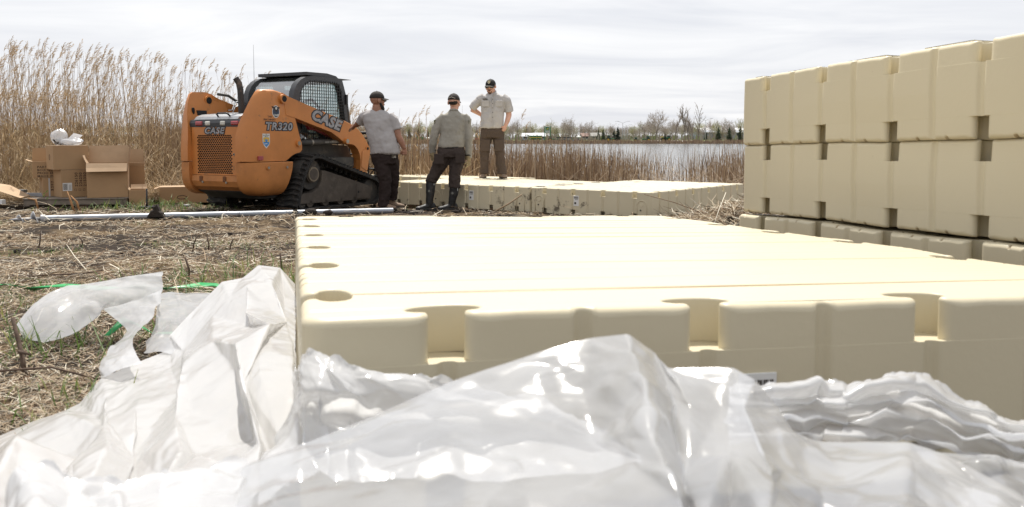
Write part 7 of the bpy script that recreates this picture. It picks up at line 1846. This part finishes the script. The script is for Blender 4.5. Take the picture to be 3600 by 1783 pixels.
# dark clods of dug soil
CLOD = mat('dark_clod', (.028, .021, .016), .95, var=.5, vscale=20, bump=.6, bscale=50)
q = MB()
def clod(x, y, r, hz_=0):
    o = len(q.v); q.ball((x, y, gz(x, y) + r*.25 + hz_), (r, r*.9, r*.55), 8)
    for i in range(o, len(q.v)):
        p = q.v[i]; k = 1 + 1.3*(float(vnoise(p[0]*9/r*.06 + i*.01, p[2]*9/r*.06 + p[1]*5/r*.05, 3)) - .5); c = (x, y, gz(x, y) + r*.25 + hz_)
        q.v[i] = tuple(c[j] + (p[j]-c[j])*k for j in range(3))
for k in range(420):
    x = random.uniform(-7.5, .8); y = random.gauss(11.2, 1.1)
    if y < 9 or y > 13.4: continue
    clod(x, y, random.uniform(.008, .026))
for k in range(80): clod(random.uniform(-1.9, .3), random.uniform(12.6, 13.6), random.uniform(.012, .045))
for k in range(60): clod(random.uniform(-5.5, -.5), random.uniform(5, 8.8), random.uniform(.01, .03))
o = q.build('soil_clods', CLOD); tag(o, kind='stuff')
cx_, cy_2 = -4.55, 11.05
q = MB(); q.prism([(-.12, -.04), (.11, -.04), (.085, .02), (.05, .045), (.035, .09), (.012, .13), (-.02, .12), (-.03, .07), (-.06, .05), (-.09, .01)], -.05, .05, 'y', bev=.022, M=Matrix.Translation((cx_, cy_2, gz(cx_, cy_2) + .05))); tag(q.build('soil_lump', CLOD), 'dark pointed lump of soil lying on the anchor pole', 'soil lump')
for k, (x, y, r) in enumerate(((-2.75, 11.75, .085), (-2.55, 11.8, .07), (-2.95, 11.8, .06))):
    q = MB(); clod(x, y, r, .03); o = q.build('soil_lump', CLOD); tag(o, 'dark sod lump on the anchor pole before the loader track', 'soil lump', 'sods before the track')
# dead stems standing in the thatch
STEM = mat('dead_stem', (.085, .055, .038), .9, var=.3, vscale=20, bump=.3)
def stem_thing(pts, r, lab, cat_='dead stem', grp=None):
    P_ = [(x, y, gz(x, y) + dz) for x, y, dz in pts]; o = MB().tube(P_, [r*(1 - .3*i/len(P_)) for i in range(len(P_))], 7).build('dead_stem', STEM); tag(o, lab, cat_, grp); return o
o = stem_thing([(-1.52, 2.66, .0), (-1.55, 2.70, .06), (-1.585, 2.74, .11), (-1.61, 2.76, .17)], .008, 'thick dark dead stem standing nearest the camera at the left'); MB().tube([(-1.56, 2.70, gz(-1.56, 2.7) + .075), (-1.51, 2.68, gz(-1.5, 2.7) + .07)], [.006, .003], 6).build('side_twig', STEM, o)
for k, (x, y, h_) in enumerate(((-3.9, 7.1, .12), (-3.5, 7.0, .10), (-2.45, 6.6, .13), (-2.35, 6.65, .12), (-2.2, 6.7, .10), (-1.25, 6.2, .16), (-4.6, 7.6, .13), (-1.85, 4.9, .15), (-1.35, 5.0, .16), (-2.9, 4.75, .20), (-4.5, 6.7, .15), (-.95, 4.2, .12))):
    stem_thing([(x, y, -.01), (x + .01, y, h_*.5), (x + random.uniform(-.03, .04), y + .01, h_)], .0065, ('dead stem at the left edge, one of a leaning pair', 'second dead stem at the left edge, right of the leaning pair', 'left stem of the three standing close together mid-ground', 'middle stem of the three standing close together mid-ground', 'right stem of the three standing close together mid-ground', 'dead stem nearest the far corner of the front dock', 'farthest dead stem at the left before the screw tip', 'dead stem behind the peak of the white flap', 'dead stem in the green grass right of the white flap', 'tall thin dead stem left of the white flap', 'dead stem left of the middle of the bare ground', 'dead stem beside the top of the plastic heap')[k], 'dead stem', 'dead stems in the thatch')
stem_thing([(-2.9, 4.9, .02), (-2.5, 5.0, .03), (-2.4, 5.05, .05)], .005, 'long grey stick lying in the thatch behind the white flap')
stem_thing([(-2.2, 2.35, .02), (-1.75, 2.45, .05), (-1.35, 2.5, .06), (-1.2, 2.47, .03)], .004, 'long thin stalk lying at the left edge beside the heap')
for k, (x, y) in enumerate(((-6.72, 13.25), (-6.66, 13.3), (-7.35, 13.4))):
    P_ = [(x, y, gz(x, y)), (x - .04, y, gz(x, y) + .16), (x - .10 - .03*k, y, gz(x, y) + .34 - .08*k)]
    tag(MB().tube(P_, [.02 - .003*k, .016, .006], 7).build('broken_stalk', mat('orange_brown_stalk', (.36, .19, .08), .85, var=.25, vscale=20)), ('split orange-brown stalk standing before the pallet', 'thin orange-brown stalk beside the split one', 'short broken stalk left of the split one')[k], 'stalk')
o = stem_thing([(-6.95, 13.1, 0), (-7.05, 13.1, .15), (-7.15, 13.1, .33)], .004, 'thin sapling with a few fresh leaves before the boxes')
q = MB()
for k in range(7):
    a = random.uniform(0, 6.28); p = Vector((-6.98 - .03*k + random.uniform(-.08, .12), 13.08, gz(-7, 13.1) + .10 + k*.035)); q.add([p, p + Vector((.02, 0, .015)), p + Vector((.035, 0, .04)), p + Vector((.005, 0, .025))], [(0, 1, 2, 3)])
q.build('leaves', GRASS[0], o)
